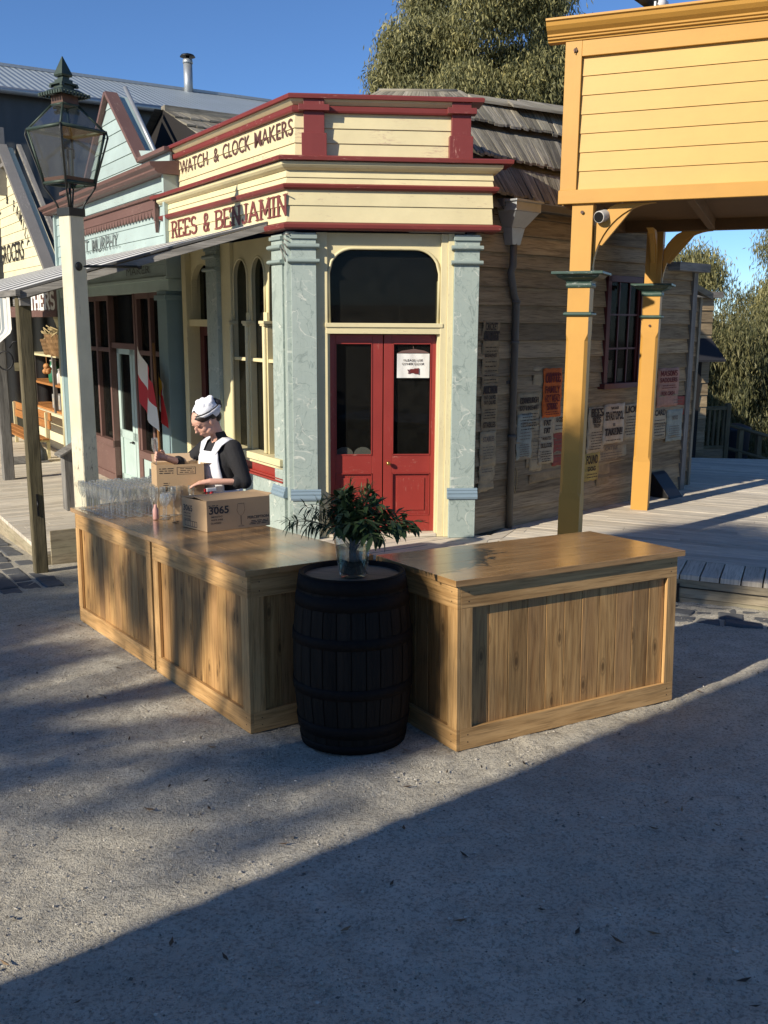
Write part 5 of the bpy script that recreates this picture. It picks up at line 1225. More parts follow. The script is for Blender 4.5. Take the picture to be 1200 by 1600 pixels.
# ================================================================== door notice
r_ = root('door_notice', 'white cloth notice PLEASE USE OTHER DOOR hung in the right-hand red door', 'sign', FF(1.19, -.15, 1.7))
m = MB(FF); vs = []
for i in range(13):
    for k in range(7): vs.append((1.03+.32*i/12, -.155+.004*math.sin(i*1.3+k*.4), 1.575+.235*k/6))
m.add(vs, [(a*7+b, (a+1)*7+b, (a+1)*7+b+1, a*7+b+1) for a in range(12) for b in range(6)], 'x', .5, True); m.build('cloth', 'cloth_white', r_, recalc=False)
m = MB(FF); text(m, 'PLEASE USE', 1.19, 1.735, .022, out=-.149, width=.19, bold=.01); text(m, 'OTHER DOOR', 1.19, 1.700, .022, out=-.149, width=.22, bold=.01); m.build('lettering', 'print_ink', r_, recalc=False)
m = MB(FF)
for a in ((1.16, 1.20, 1.622, 1.662), (1.20, 1.235, 1.616, 1.668)): m.box(a[0], a[1], -.150, -.1475, a[2], a[3])
for k in range(4): m.box(1.13+.008*(k > 0), 1.165, -.150, -.1475, 1.650-.011*k, 1.656-.011*k)
m.box(1.235, 1.245, -.150, -.147, 1.612, 1.672); m.build('pointing_hand', 'print_dark_red', r_)
m = MB(FF); m.prism([(1.03, 1.815), (1.35, 1.815), (1.30, 1.838), (1.20, 1.855), (1.08, 1.838)], 'y', -.160, -.156); m.tube([(1.19, -.158, 1.85), (1.19, -.158, 1.88)], .003, 5); m.build('hanger', 'brown_trim', r_)

# ================================================================== buildings and railings at the right background
RX = lambda u, q: (FR(u, q, 0).x, FR(u, q, 0).y)
hut = root('timber_hut', 'narrow dark weatherboard hut with a skillion roof hard against the poster wall', 'hut', FR(4.2, -.3, 0))
m = MB(FR); siding(m, 4.0, 4.36, .0, 2.45, -.12, .19, .02, jit=.006); m.build('side_wall', 'siding_wood', hut, bevel=.002)
m = MB(FR); m.box(4.0, 4.36, -1.5, -.15, 0, 2.45); m.box(4.33, 4.38, -.15, -.08, 0, 2.45, 'z'); m.hexa([(3.98, -1.6, 2.95), (4.45, -1.6, 2.95), (4.5, .0, 2.42), (3.98, .0, 2.55), (3.98, -1.6, 3.03), (4.45, -1.6, 3.03), (4.5, .0, 2.50), (3.98, .0, 2.63)]); m.build('roof', 'shingle', hut, bevel=.003)
F2H = frame(Vector((4.3, 15.9, 0)), 72, 162)
hut2 = root('timber_hut', 'second grey hut seen in a narrow slice behind the first, with a dark cloth awning', 'hut', F2H(.7, 0, 0))
m = MB(F2H); siding(m, 0, 1.32, -.3, 2.55, .0, .20, .02, jit=.006); m.build('side_wall', 'siding_wood', hut2, bevel=.002)
m = MB(F2H); m.box(0, 1.3, -1.5, -.02, -.3, 2.55); m.box(-.1, 1.42, -1.6, .12, 2.55, 2.65); m.build('roof', 'grey_wood', hut2, bevel=.004)
m = MB(F2H); m.hexa([(.5, .03, 1.85), (1.3, .03, 1.85), (1.35, .4, 1.5), (.5, .4, 1.5), (.5, .03, 1.88), (1.3, .03, 1.88), (1.35, .4, 1.53), (.5, .4, 1.53)]); m.build('cloth_awning', 'canvas_blue', hut2)
m = MB(F2H); m.box(.2, 1.15, .0, .03, -.3, 1.5); m.build('doorway', 'dark_interior', hut2)
fb = frame(Vector((6.42, 20.0, 0)), 78, 168)
rl = root('balustrade', 'dark timber balustrade with square balusters beyond the veranda', 'railing', (6.8, 20, -1))
m = MB(fb); m.box(0, .92, -.04, .05, .33, .40); m.box(0, .92, -.03, .04, -.50, -.44)
for k in range(8): m.box(.04+.115*k, .09+.115*k, -.02, .03, -.44, .33, 'z')
m.box(.9, 1.0, -.06, .06, -1.2, .46, 'z'); m.build('rail', 'lichen_wood', rl, bevel=.004)
m = MB(fb); siding(m, -.2, .95, -1.5, -.5, .02, .17, .02); m.build('skirt_board', 'siding_wood', rl)
rs = root('stair_rail', 'sloping dark timber stair handrail at the right edge behind the veranda', 'railing', (7.6, 20, -1))
m = MB(fb)
for (ua, za, ub, zb) in ((1.0, .0, 3.0, -.55), (1.0, -.5, 3.0, -1.05)): m.tube([(ua, 0, za), (ub, .1, zb)], .04, 8)
for u in (1.25, 1.7, 2.3): m.box(u, u+.1, -.05, .05, -1.6, -.05-.27*(u-1.0), 'z')
m.build('rail', 'lichen_wood', rs)
m = MB(WORLD); m.lathe([(.26, 0), (.30, .9), (.32, .92), (.32, 1.0), (.1, 1.08)], (7.95, 21.2, -1.15), 16); o = m.build('rubbish_bin', 'bin_dark'); tag(o, 'dark round bin behind the stair handrail at right', 'bin')
m = MB(FR); m.hexa([(3.2, .04, .0), (3.5, .04, .0), (3.5, .32, .0), (3.2, .32, .0), (3.2, .04, .30), (3.5, .04, .30), (3.5, .08, .27), (3.2, .08, .27)]); o = m.build('sandwich_board', 'iron_black', bevel=.004); tag(o, 'low black wedge-shaped board standing against the wall beyond the far post', 'board')

# ================================================================== trees
def leaves(rg, centers, radii, n, L, W, droop=.75, clump=.16):
    """n leaves spread through the clump ellipsoids; each leaf a narrow folded quad"""
    C = np.array(centers, float); Rr = np.array(radii, float); wgt = Rr.prod(1)**.8; wgt /= wgt.sum()
    ci = rg.choice(len(C), n//24, p=wgt)
    d = rg.normal(size=(n//24, 3)); d /= np.linalg.norm(d, axis=1)[:, None]
    r = (.45+.55*rg.random(n//24))[:, None]
    tw = C[ci]+d*Rr[ci]*r
    cl = np.repeat(tw, 24, 0); n2 = len(cl); tone = np.repeat(rg.random(n//24), 24)
    p = cl+rg.normal(size=(n2, 3))*clump*np.array([1, 1, 1.3])
    ax = rg.normal(size=(n2, 3)); ax[:, 2] = -abs(ax[:, 2])*(1+3*droop)-droop; ax /= np.linalg.norm(ax, axis=1)[:, None]
    sd = np.cross(ax, rg.normal(size=(n2, 3))); sd /= np.linalg.norm(sd, axis=1)[:, None]
    ll = L*rg.uniform(.6, 1.3, n2)[:, None]; ww = W*rg.uniform(.7, 1.2, n2)[:, None]
    a = p; b = p+ax*ll*.45+sd*ww; c = p+ax*ll; e = p+ax*ll*.45-sd*ww
    V = np.stack([a, b, c, e], 1).reshape(-1, 3); F = np.arange(n2*4).reshape(-1, 4)
    return V, F, np.clip(tone*.75+rg.random(n2)*.3, 0, 1)
def tree(name, label, base, limbs, centers, radii, n, L, W, leaf, bark, seed, droop=.75, clump=.16, group=None):
    rg = np.random.default_rng(seed); r_ = root(name, label, 'tree', base, group=group)
    m = MB(WORLD)
    for pts, rads in limbs: m.tube(pts, rads, 8)
    m.build('trunk', bark, r_)
    V, F, t_ = leaves(rg, centers, radii, n, L, W, droop, clump); V = V-np.array(base)
    numpy_mesh('crown', V, F, leaf, r_, rnd=t_)
    return r_
rg = random.Random(3)
gc, gr_ = [], []
def cl(x, y, z, a, b=None, c=None): gc.append((x, y, z)); gr_.append((a, b or a, c or a*.8))
for (x, z, r) in ((.2, 6.2, 1.0), (-.3, 5.4, .8), (.9, 7.6, 1.3), (.4, 8.8, 1.1), (1.6, 9.6, 1.3), (2.8, 10.4, 1.3), (3.9, 10.5, 1.2), (5.0, 9.9, 1.1), (2.2, 8.2, 1.2), (4.2, 8.6, 1.3), (5.2, 8.0, 1.1), (4.3, 7.0, 1.2), (5.2, 6.6, .9), (1.1, 6.4, 1.0), (3.6, 6.2, .9), (5.7, 7.4, .9), (6.3, 9.6, .8), (1.2, 11.2, 1.0), (2.8, 12.0, 1.2), (4.6, 12.0, 1.1), (-.1, 7.1, .7), (5.0, 5.4, .9), (3.9, 5.0, .8), (-.8, 4.9, .6), (1.0, 5.2, .8), (-.6, 6.4, .7), (-.2, 8.0, .8), (.5, 9.6, .9), (3.2, 9.2, 1.1), (3.1, 7.6, .9), (2.0, 6.9, .6), (6.0, 8.8, .8)):
    cl(x, 28+rg.uniform(-1.6, 1.6), z, r*.86)
tree('gum_tree', 'big drooping gum tree behind the corner shop roof, filling the top of the picture', (2.4, 28, -2), [([(2.4, 28, -2), (2.4, 28, 3.5), (2.2, 28, 5.4)], [.38, .3, .22]), ([(2.2, 28, 5.2), (2.0, 27.9, 6.6), (1.5, 28, 8.4)], [.10, .09, .05]), ([(2.3, 28, 5.2), (2.75, 27.8, 6.8), (3.8, 27.5, 9.2)], [.11, .09, .05]), ([(2.3, 28, 5.3), (1.3, 28.2, 6.6), (.7, 28, 7.6)], [.08, .06, .03]), ([(2.8, 27.8, 6.6), (4.2, 28, 7.6), (5.2, 28, 8.4)], [.08, .06, .03])], gc, gr_, 260000, .16, .018, 'gum_leaf', 'bark_pale', 5, droop=.45, clump=.15)
def bush(label, base, cx, cy, zs, n, seed, leaf='gum_leaf_olive', rx=1.0, L=.16, name='gum_tree', bark='bark_dark'):
    c = []; r = []; g = random.Random(seed)
    for z in zs:
        for k in range(5): c.append((cx+g.uniform(-1, 1)*rx, cy+g.uniform(-1, 1)*rx, z+g.uniform(-.4, .4))); r.append((.42*rx+.2,)*3)
    tree(name, label, base, [([base, (cx, cy, zs[0]), (cx+.2, cy, zs[-1])], [.14, .10, .04])]+[([(cx, cy, zs[0]), c[k]], [.05, .02]) for k in range(0, len(c), 3)], c, r, n, L, .014, leaf, bark, seed, group='gum trees beyond the veranda', clump=.14)
bush('olive gum tree just beyond the timber huts, under the sky gap', (9.2, 24, -3), 8.6, 23.6, [-.6, .3, 1.1, 1.9], 60000, 11, rx=1.15)
bush('taller pale gum tree rising behind the huts left of the sky gap', (8.8, 26.5, -3), 7.9, 26.0, [2.2, 3.0, 3.7], 30000, 12, leaf='gum_leaf', rx=.75)
bush('olive gum tree at the right edge behind the stair rail', (10.6, 24, -3), 10.3, 23.5, [-.6, .4, 1.3, 2.0], 60000, 13, rx=1.2)
bush('gum tree with pale upper leaves at the right edge of the picture', (11.8, 25.5, -3), 10.9, 25.0, [2.4, 3.2, 4.2], 26000, 14, leaf='gum_leaf', rx=.8)
bush('dark low gum tree filling the gap behind the balustrade', (7.6, 23, -3), 7.5, 22.6, [-.9, .0, .9, 1.8], 30000, 15, rx=.9)
bush('distant gum tree between the veranda post and the sky gap', (12, 30, -2), 12.6, 30, [.5, 1.5, 2.4], 16000, 16, rx=1.2, L=.22)
# ================================================================== bar counters
def counter(name, label, M, W, L, hc, faces, over, group='pine bar counters'):
    """local x right of the long face, y along, z up; faces: list of faces to board: 'L' x=0, 'F' y=0, 'R' x=W"""
    r_ = root(name, label, 'counter', mat=M, group=group); T = .034; st = .10; H = hc-T
    def face(org, ax, n, length, first, last, label_=None):
        # org corner, ax direction of width, n outward; stiles, rails, boards
        f = lambda a, o, z: Vector(org)+Vector(ax)*a+Vector(n)*o+Vector((0, 0, z))
        class X(MB): pass
        def mk(): return MB(None)
        def bx(m, a0, a1, o0, o1, z0, z1, grain):
            v = [(a0, o0, z0), (a1, o0, z0), (a1, o1, z0), (a0, o1, z0), (a0, o0, z1), (a1, o0, z1), (a1, o1, z1), (a0, o1, z1)]
            g = grain
            if grain == 'a': g = 'x' if abs(ax[0]) > .5 else 'y'
            m.hexa([f(*p) for p in v], g)
        nl = mk()
        for a_ in (.05, length-.05):
            for z_ in (.04, .08, H-.09, H-.04): bx(nl, a_-.003, a_+.003, 0, .0008, z_-.003, z_+.003, 'a')
        nl.build('nail_heads', 'iron_black', r_)
        m = mk(); bx(m, 0, length, -.022, 0, H-.125, H, 'a'); m.build('top_rail', 'pine_light', r_, bevel=.002)
        m = mk(); bx(m, 0, length, -.022, 0, 0, .115, 'a'); m.build('bottom_rail', 'pine_light', r_, bevel=.002)
        for a0, a1 in ((0, first), (length-last, length)):
            m = mk(); bx(m, a0, a1, -.022, -.0005, .115, H-.125, 'z'); m.build('stile', 'pine_light', r_, bevel=.002)
        m = mk(); a = first-.006; wd = .125
        nb = max(1, round((length-first-last)/wd)); wd = (length-first-last+.01)/nb
        for i in range(nb): bx(m, a+.0015, a+wd-.0015, -.045, -.024-.0015*random.random(), .10, H-.11, 'z'); a += wd
        m.build('panel_board', 'pine', r_, bevel=.0025)
    if 'L' in faces: face((0, 0, 0), (0, 1, 0), (-1, 0, 0), L, .085, .085)
    if 'F' in faces: face((.0225, 0, 0), (1, 0, 0), (0, -1, 0), W-.0225, .075, .075)
    if 'R' in faces: face((W, .0225, 0), (0, 1, 0), (1, 0, 0), L-.0225, .085, .085)
    if 'B' in faces: face((0, L, 0), (1, 0, 0), (0, 1, 0), W, .085, .085)
    m = MB(None); m.box(.05, W-.05, .05, L-.05, .01, H-.002); m.build('carcass', 'interior_wood', r_)
    m = MB(None); x0, x1, y0, y1 = over; n = 4
    along_y = L > W
    if along_y:
        ww = (x1-x0)/n
        for i in range(n): m.box(x0+ww*i, x0+ww*(i+1)-.0002, y0, y1, H+.001, hc, 'y')
    else:
        ww = (y1-y0)/n
        for i in range(n): m.box(x0, x1, y0+ww*i, y0+ww*(i+1)-.0002, H+.001, hc, 'x')
    m.build('top', 'counter_top_wood', r_, bevel=.0012)
    return r_
HC = .92
ML = ground_frame(-.724, 4.825, -34.94)
def shift(M, x, y, z=0): return M @ Matrix.Translation((x, y, z))
counter('bar_counter', 'near pine bar counter of the left pair, its end beside the barrel', ML, .766, 1.375, HC, 'LFR', (-.025, .80, -.03, 1.405))
counter('bar_counter', 'far pine bar counter of the left pair, covered with rows of glasses', shift(ML, 0, 1.412), .766, 1.61, HC-.002, 'LRB', (-.025, .80, -.004, 1.64))
MR = ground_frame(.385, 4.571, -30.08)
counter('bar_counter', 'right-hand pine bar counter with an empty polished top, right of the barrel', MR, 1.577, .762, HC, 'LFR', (-.03, 1.607, -.03, .79))
# ================================================================== barrel
BX, BY = -.16, 4.815
MBR = ground_frame(BX, BY, 20)
bar = root('barrel', 'black painted oak wine barrel standing between the counters with a vase on its head', 'barrel', mat=MBR)
BH = .918
def bR(z): k = (z/BH-.5)*2; return .322-.042*k*k
m = MB(None); ns = 26
for i in range(ns):
    a0, a1 = 360*i/ns+.5, 360*(i+1)/ns-.5
    zs = [BH*k/14 for k in range(15)]; vs = []
    dr = random.uniform(-.0015, .0015)
    for z in zs:
        for a in (a0, (a0+a1)/2, a1):
            rd = bR(z)+dr+(.001 if a == (a0+a1)/2 else 0); vs.append((rd*math.cos(R_(a)), rd*math.sin(R_(a)), z))
    rn = random.random(); off = random.uniform(0, 20)
    fs = [(3*k+j, 3*k+j+1, 3*k+4+j, 3*k+3+j) for k in range(14) for j in range(2)]
    uvs = [[(vs[q][2]+off, (q % 3)*.04) for q in f] for f in fs]
    m.add(vs, fs, 'z', rn, True, uvs)
m.lathe([(bR(BH)-.022, BH-.04), (bR(BH)-.022, BH), (bR(BH), BH)], n=52, cap=(False, False)); m.lathe([(bR(0), 0), (bR(0)-.02, 0), (.001, .02)], n=52, cap=(False, False)); m.lathe([(bR(.03)-.004, .0), (.302, BH*.3), (.31, BH*.5), (.302, BH*.7), (bR(BH)-.006, BH-.01)], n=40, cap=(False, False))
m.build('staves', 'barrel_stave', bar, recalc=True)
m = MB(None); r0 = bR(BH)-.022; k = -r0; 
while k < r0:
    y0, y1 = k, min(k+.098, r0); pts = []
    for y in (y0, (y0+y1)/2, y1): pts.append((math.sqrt(max(0, r0*r0-y*y)), y))
    poly = pts+[(-x, y) for x, y in pts[::-1]]
    m.prism(poly, 'z', BH-.045, BH-.022+random.uniform(0, .0012), 'x'); k += .099
m.build('head', 'barrel_head', bar, bevel=.001)
for z0, z1 in ((.0, .045), (.085, .15), (.30, .355), (.565, .62), (.76, .83), (.845, .912)):
    m = MB(None); m.lathe([(bR(z0)+.001, z0), (bR(z0)+.0045, z0), (bR((z0+z1)/2)+.0048, (z0+z1)/2), (bR(z1)+.0045, z1), (bR(z1)+.0005, z1)], n=60, cap=(False, False))
    hb = m.build('hoop', 'barrel_hoop', bar, recalc=True)
m = MB(None); m.lathe([(bR(BH)-.0005, BH-.008), (bR(BH)+.0035, BH-.008), (bR(BH)+.003, BH+.003), (bR(BH)-.006, BH+.004), (bR(BH)-.007, BH-.004)], n=60, cap=(False, False)); m.build('hoop', 'barrel_hoop', bar)
# ================================================================== vase and leaves
MV = MBR @ Matrix.Rotation(R_(-20), 4, 'Z') @ Matrix.Translation((.048, -.045, BH-.0215))
va = root('glass_vase', 'clear bucket-shaped glass vase half full of water on the barrel head', 'vase', mat=MV)
m = MB(None); m.lathe([(.001, .004), (.062, .002), (.070, .006), (.075, .022), (.088, .12), (.102, .22), (.116, .272), (.118, .274), (.115, .272), (.098, .22), (.084, .12), (.071, .030), (.064, .020), (.001, .018)], n=40, cap=(False, False)); m.build('glass', 'vase_glass', va)
m = MB(None); m.lathe([(.064, .022), (.0705, .030), (.083, .12), (.0905, .165)], n=36, cap=(True, True)); m.build('water', 'water', va)
bq = root('leaf_bouquet', 'loose bunch of dark green eucalyptus and fern leaves standing in the glass vase', 'bouquet', mat=MV)
rg_ = random.Random(21); mst = MB(None); mlf = MB(None); mlf2 = MB(None)
def leaf3(m, p, d, L, W, n_up, bend=.25):
    d = d.normalized(); s = d.cross(n_up).normalized(); u = s.cross(d).normalized()
    q = [p]; k = [(.25, .75), (.55, 1.0), (.82, .6)]
    L_, R2, C_ = [], [], [p]
    for t_, w_ in k:
        c = p+d*L*t_-u*bend*L*t_*t_; C_.append(c+u*-.12*W); L_.append(c+s*W*w_*.5); R2.append(c-s*W*w_*.5)
    tip = p+d*L-u*bend*L
    vs = [p]+L_+[tip]+R2[::-1]+C_[1:]
    fs = [(0, 1, 8), (0, 8, 7), (1, 2, 9, 8), (8, 9, 6, 7), (2, 3, 10, 9), (9, 10, 5, 6), (3, 4, 10), (10, 4, 5)]
    m.add(vs, fs, 'x', rg_.random(), True)
def stem(tip, kind):
    base = Vector((rg_.uniform(-.05, .05), rg_.uniform(-.05, .05), .02)); tip = Vector(tip)
    base = Vector((-tip.x*.16+rg_.uniform(-.02, .02), -tip.y*.16+rg_.uniform(-.02, .02), .02))
    mid = Vector((tip.x*.20, tip.y*.20, .34)); pts = []
    for i in range(13):
        t_ = i/12; a = base.lerp(mid, t_); b = mid.lerp(tip, t_); pts.append(a.lerp(b, t_))
    mst.tube(pts, [.0032-.0018*i/12 for i in range(13)], 5)
    for i in range(7, 13):
        d = (pts[i]-pts[i-1]).normalized()
        for sgn in (-1, 1):
            for _ in range(2 if kind == 'broad' else 3):
                side = d.cross(Vector((rg_.uniform(-1, 1), rg_.uniform(-1, 1), rg_.uniform(.2, 1)))).normalized()*sgn
                if kind == 'broad': leaf3(mlf, pts[i]+d*rg_.uniform(-.01, .01), d*.6+side*rg_.uniform(.5, 1)+Vector((0, 0, -.25)), rg_.uniform(.055, .10), rg_.uniform(.020, .032), Vector((0, 0, 1)), .35)
                elif kind == 'narrow': leaf3(mlf2, pts[i]+d*rg_.uniform(-.012, .012), d*.5+side+Vector((0, 0, -.1)), rg_.uniform(.05, .09), .009, Vector((0, 0, 1)), .4)
                else: leaf3(mlf2, pts[i]+d*rg_.uniform(-.01, .01), d*.9+side*.7, rg_.uniform(.03, .05), .006, Vector((0, 0, 1)), .1)
# right side (broad leaves), left side (ferny), centre twigs
for k in range(20):
    a = R_(rg_.uniform(-75, 75)); e = rg_.uniform(.12, .35); stem((e*math.cos(a), e*math.sin(a), rg_.uniform(.29, .40)-.25*max(0, e-.17)), 'broad')
for k in range(14):
    a = R_(rg_.uniform(110, 250)); e = rg_.uniform(.17, .37); stem((e*math.cos(a), e*math.sin(a), rg_.uniform(.28, .40)-.25*max(0, e-.18)), 'narrow')
for k in range(14):
    stem((rg_.uniform(-.15, .12), rg_.uniform(-.10, .10), rg_.uniform(.36, .45)), 'broad')
for k in range(7): stem((rg_.uniform(-.12, .16), rg_.uniform(-.08, .08), rg_.uniform(.42, .50)), 'fern')
mst.build('stem', 'leaf_stem', bq); mlf.build('broad_leaf', 'bouquet_leaf', bq, recalc=False); mlf2.build('narrow_leaf', 'bouquet_leaf', bq, recalc=False)
# ================================================================== cardboard boxes
def on_counter(x, y, rot=0): return ML @ Matrix.Translation((x, y, HC+.0008)) @ Matrix.Rotation(R_(rot), 4, 'Z')
# box lying: printed 3065
MB1 = on_counter(.344, 1.262, 4)
b1 = root('cardboard_box', 'long brown cardboard box printed 3065 lying on the near end of the left counter', 'box', mat=MB1)
w_, d_, h_ = .49, .355, .205
m = MB(None); t_ = .004
m.box(0, w_, 0, t_, 0, h_); m.box(0, w_, d_-t_, d_, 0, h_); m.box(0, t_, t_, d_-t_, 0, h_); m.box(w_-t_, w_, t_, d_-t_, 0, h_); m.box(t_, w_-t_, t_, d_-t_, 0, t_); m.box(t_, w_-t_, t_, d_-t_, h_-.012, h_-.008); m.build('carton', 'cardboard', b1, bevel=.001)
m = MB(None); m.hexa([(0, 0, h_), (w_, 0, h_), (w_, .175, h_+.012), (0, .175, h_+.016), (0, 0, h_+.003), (w_, 0, h_+.003), (w_, .175, h_+.015), (0, .175, h_+.019)]); m.hexa([(0, .18, h_+.010), (w_, .18, h_+.007), (w_, d_, h_), (0, d_, h_), (0, .18, h_+.013), (w_, .18, h_+.010), (w_, d_, h_+.003), (0, d_, h_+.003)]); 
m.hexa([(w_, .02, h_), (w_, d_-.02, h_), (w_+.05, d_-.05, h_+.012), (w_+.05, .05, h_+.010), (w_, .02, h_+.003), (w_, d_-.02, h_+.003), (w_+.05, d_-.05, h_+.015), (w_+.05, .05, h_+.013)]); m.build('flap', 'cardboard', b1)
fX = lambda M: (lambda u, q, z: M @ Vector((u, -q, z)))
m = MB(fX(MB1)); 
text(m, '3065', .092, .118, .050, out=.0008, width=.15, bold=.03)
for k, tt in enumerate(('SMOOTHY', 'WHITE WINE')): text(m, tt, .075, .092-.021*k, .012, out=.0008, width=.09, bold=.02)
text(m, 'GLASSES', .067, .050, .012, out=.0008, width=.08, bold=.02); text(m, 'PERCEPTION', .395, .062, .018, out=.0008, width=.17, bold=.03)
finelines(m, .32, .48, .018, .05, .0006, 3, .005); finelines(m, .01, .09, .155, .18, .0006, 2, .005)
wg = [(.236, .172), (.228, .13), (.240, .10), (.256, .09), (.258, .028), (.238, .018)]
for a, b in zip(wg, wg[1:]):
    m.add([(a[0], .0008, a[1]), (b[0], .0008, b[1]), (b[0]+.002, .0008, b[1]), (a[0]+.002, .0008, a[1])], [(0, 1, 2, 3)]); m.add([(.52-a[0], .0008, a[1]), (.52-b[0], .0008, b[1]), (.518-b[0], .0008, b[1]), (.518-a[0], .0008, a[1])], [(0, 1, 2, 3)])
m.box(.236, .284, 0, .0008, .171, .173); m.box(.238, .282, 0, .0008, .0165, .0185); m.build('print', 'print_black', b1, recalc=False)
fY_ = lambda M: (lambda u, q, z: M @ Vector((-q, u, z)))
m = MB(fY_(MB1)); text(m, '3065', .265, .118, .042, out=.0008, width=.13, bold=.03, flip=True)
for k in range(3): text(m, ('SMOOTHY', 'WHITE WINE', 'GLASSES')[k], .275, .095-.02*k, .012, out=.0008, width=.10, bold=.02, flip=True)
m.box(.14, .32, 0, .0008, .048, .052); m.box(.14, .32, 0, .0008, .012, .016); 
for u in (.14, .172, .204, .236, .268, .300, .316): m.box(u, u+.004, 0, .0008, .012, .05)
m.build('print', 'print_black', b1, recalc=False)
# standing box: printed 3795
MB2 = on_counter(.375, 2.205, -13)
b2 = root('cardboard_box', 'upright open cardboard box printed 3795 standing in front of the maid', 'box', mat=MB2)
w_, d_, h_ = .355, .27, .375
m = MB(None); m.box(0, w_, 0, t_, 0, h_); m.box(0, w_, d_-t_, d_, 0, h_); m.box(0, t_, t_, d_-t_, 0, h_); m.box(w_-t_, w_, t_, d_-t_, 0, h_); m.box(t_, w_-t_, t_, d_-t_, 0, t_); m.build('carton', 'cardboard', b2, bevel=.001)
m = MB(None); m.hexa([(.01, d_-.003, h_), (w_-.01, d_-.003, h_), (w_-.01, d_+.04, h_+.06), (.01, d_+.04, h_+.06), (.01, d_, h_), (w_-.01, d_, h_), (w_-.01, d_+.043, h_+.06), (.01, d_+.043, h_+.06)]); m.hexa([(w_-.003, .01, h_), (w_-.003, d_-.01, h_), (w_+.10, d_-.01, h_+.0), (w_+.10, .01, h_+.0), (w_, .01, h_+.003), (w_, d_-.01, h_+.003), (w_+.10, d_-.01, h_+.003), (w_+.10, .01, h_+.003)]); 
m.hexa([(.01, -.003, h_-.15), (w_-.01, -.003, h_-.15), (w_-.01, -.001, h_), (.01, -.001, h_), (.01, -.006, h_-.15), (w_-.01, -.006, h_-.15), (w_-.01, -.0015, h_+.002), (.01, -.0015, h_+.002)]) if False else None
m.build('flap', 'cardboard_inside', b2)
m = MB(fX(MB2)); text(m, '3795', .085, .175, .034, out=.0008, width=.10, bold=.02)
m.box(.15, .29, 0, .0008, .352, .355); m.box(.15, .29, 0, .0008, .300, .303); m.box(.15, .153, 0, .0008, .3, .355); m.box(.287, .29, 0, .0008, .3, .355); finelines(m, .165, .28, .308, .35, .0006, 3, .004); finelines(m, .01, .13, .305, .355, .0006, 3, .006); finelines(m, .04, .1, .215, .245, .0006, 2, .005); finelines(m, .04, .14, .14, .165, .0006, 1, .008)
finelines(m, .22, .33, .10, .12, .0006, 1, .006); m.box(.20, .33, 0, .0008, .062, .066); m.box(.20, .33, 0, .0008, .025, .029)
for u in (.20, .235, .262, .295, .326): m.box(u, u+.004, 0, .0008, .025, .066)
m.build('print', 'print_black', b2, recalc=False)
# spray bottle
sp = root('spray_bottle', 'clear spray bottle with red and white trigger behind the printed boxes', 'bottle', mat=on_counter(.725, 2.02) @ Matrix.Scale(.8, 4))
m = MB(None); m.lathe([(.04, 0), (.043, .01), (.043, .09), (.033, .13), (.014, .17), (.014, .19)], n=18); m.build('bottle', 'vase_glass', sp)
m = MB(None); m.tube([(0, 0, .18), (0, 0, .215)], .02, 12); m.box(-.07, -.045, -.008, .008, .215, .245); m.hexa([(-.055, -.006, .16), (-.045, -.006, .16), (-.045, .006, .16), (-.055, .006, .16), (-.05, -.006, .22), (-.035, -.006, .22), (-.035, .006, .22), (-.05, .006, .22)]); m.build('trigger', 'plastic_red', sp, bevel=.002)
m = MB(None); m.box(-.05, .05, -.014, .014, .215, .25); m.build('nozzle_head', 'plastic_white', sp, bevel=.006)
# ================================================================== glasses
fprof = [(.0305, 0), (.0305, .0015), (.010, .005), (.0038, .012), (.0032, .085), (.006, .098), (.016, .118), (.0225, .145), (.0245, .175), (.0235, .215), (.0246, .2168), (.0232, .2182), (.0222, .216), (.0230, .175)]
gt = None; k = 0
GLAB = 'champagne flute in the dense block of flutes at the far end of the left counter'
pos = []
for i in range(13):
    for j in range(9):
        x, y = .045+j*.071, 2.13+i*.068+(.034 if j % 2 else 0)
        if i > 9 and j < 2 and (i+j) % 2: continue
        if x < .30 and y < 2.22: continue
        if y > 2.95: continue
        pos.append((x+rg_.uniform(-.004, .004), y+rg_.uniform(-.004, .004)))
def flute(M, label, group, prof=fprof, name='champagne_flute', cat='glass'):
    m = MB(None); m.lathe(prof, n=14, cap=(True, False)); o = m.build(name, 'drinking_glass'); o.matrix_world = M; tag(o, label, cat, group); return o
for (x, y) in pos:
    M = on_counter(x, y)
    if gt is None: gt = flute(M, GLAB, 'champagne flutes on the far left counter')
    else:
        c = gt.copy(); COL.objects.link(c); c.matrix_world = M
gl = [(.03, 2.86, 'lone champagne flute standing at the corner of the counter, left of the block')]
for x, y, lb in gl:
    c = gt.copy(); COL.objects.link(c); c.matrix_world = on_counter(x, y); c['label'] = lb
wprof = [(.036, 0), (.036, .0015), (.010, .005), (.0038, .012), (.0034, .075), (.010, .088), (.030, .108), (.038, .135), (.037, .160), (.032, .185)]
w0 = flute(on_counter(.350, 2.005), 'round-bowled wine glass standing alone right of the flutes, in front of the 3795 box', None, wprof, 'wine_glass')
c = w0.copy(); COL.objects.link(c); c.matrix_world = on_counter(.40, 2.10); c['label'] = 'second wine glass, just behind the lone one against the 3795 box'
m = MB(None); m.lathe([(.019, 0), (.021, .004), (.021, .07), (.012, .095), (.012, .11)], n=16); o = m.build('label_bottle', 'pink_label'); o.matrix_world = on_counter(.285, 2.02); tag(o, 'small pink labelled bottle at the right end of the flutes', 'bottle')
m = MB(None); m.box(-.025, .025, -.006, .006, 0, .006); o = m.build('pen', 'print_black', bevel=.002); o.matrix_world = on_counter(.345, 1.80, 20); tag(o, 'small black pen lying on the counter before the 3795 box', 'pen')

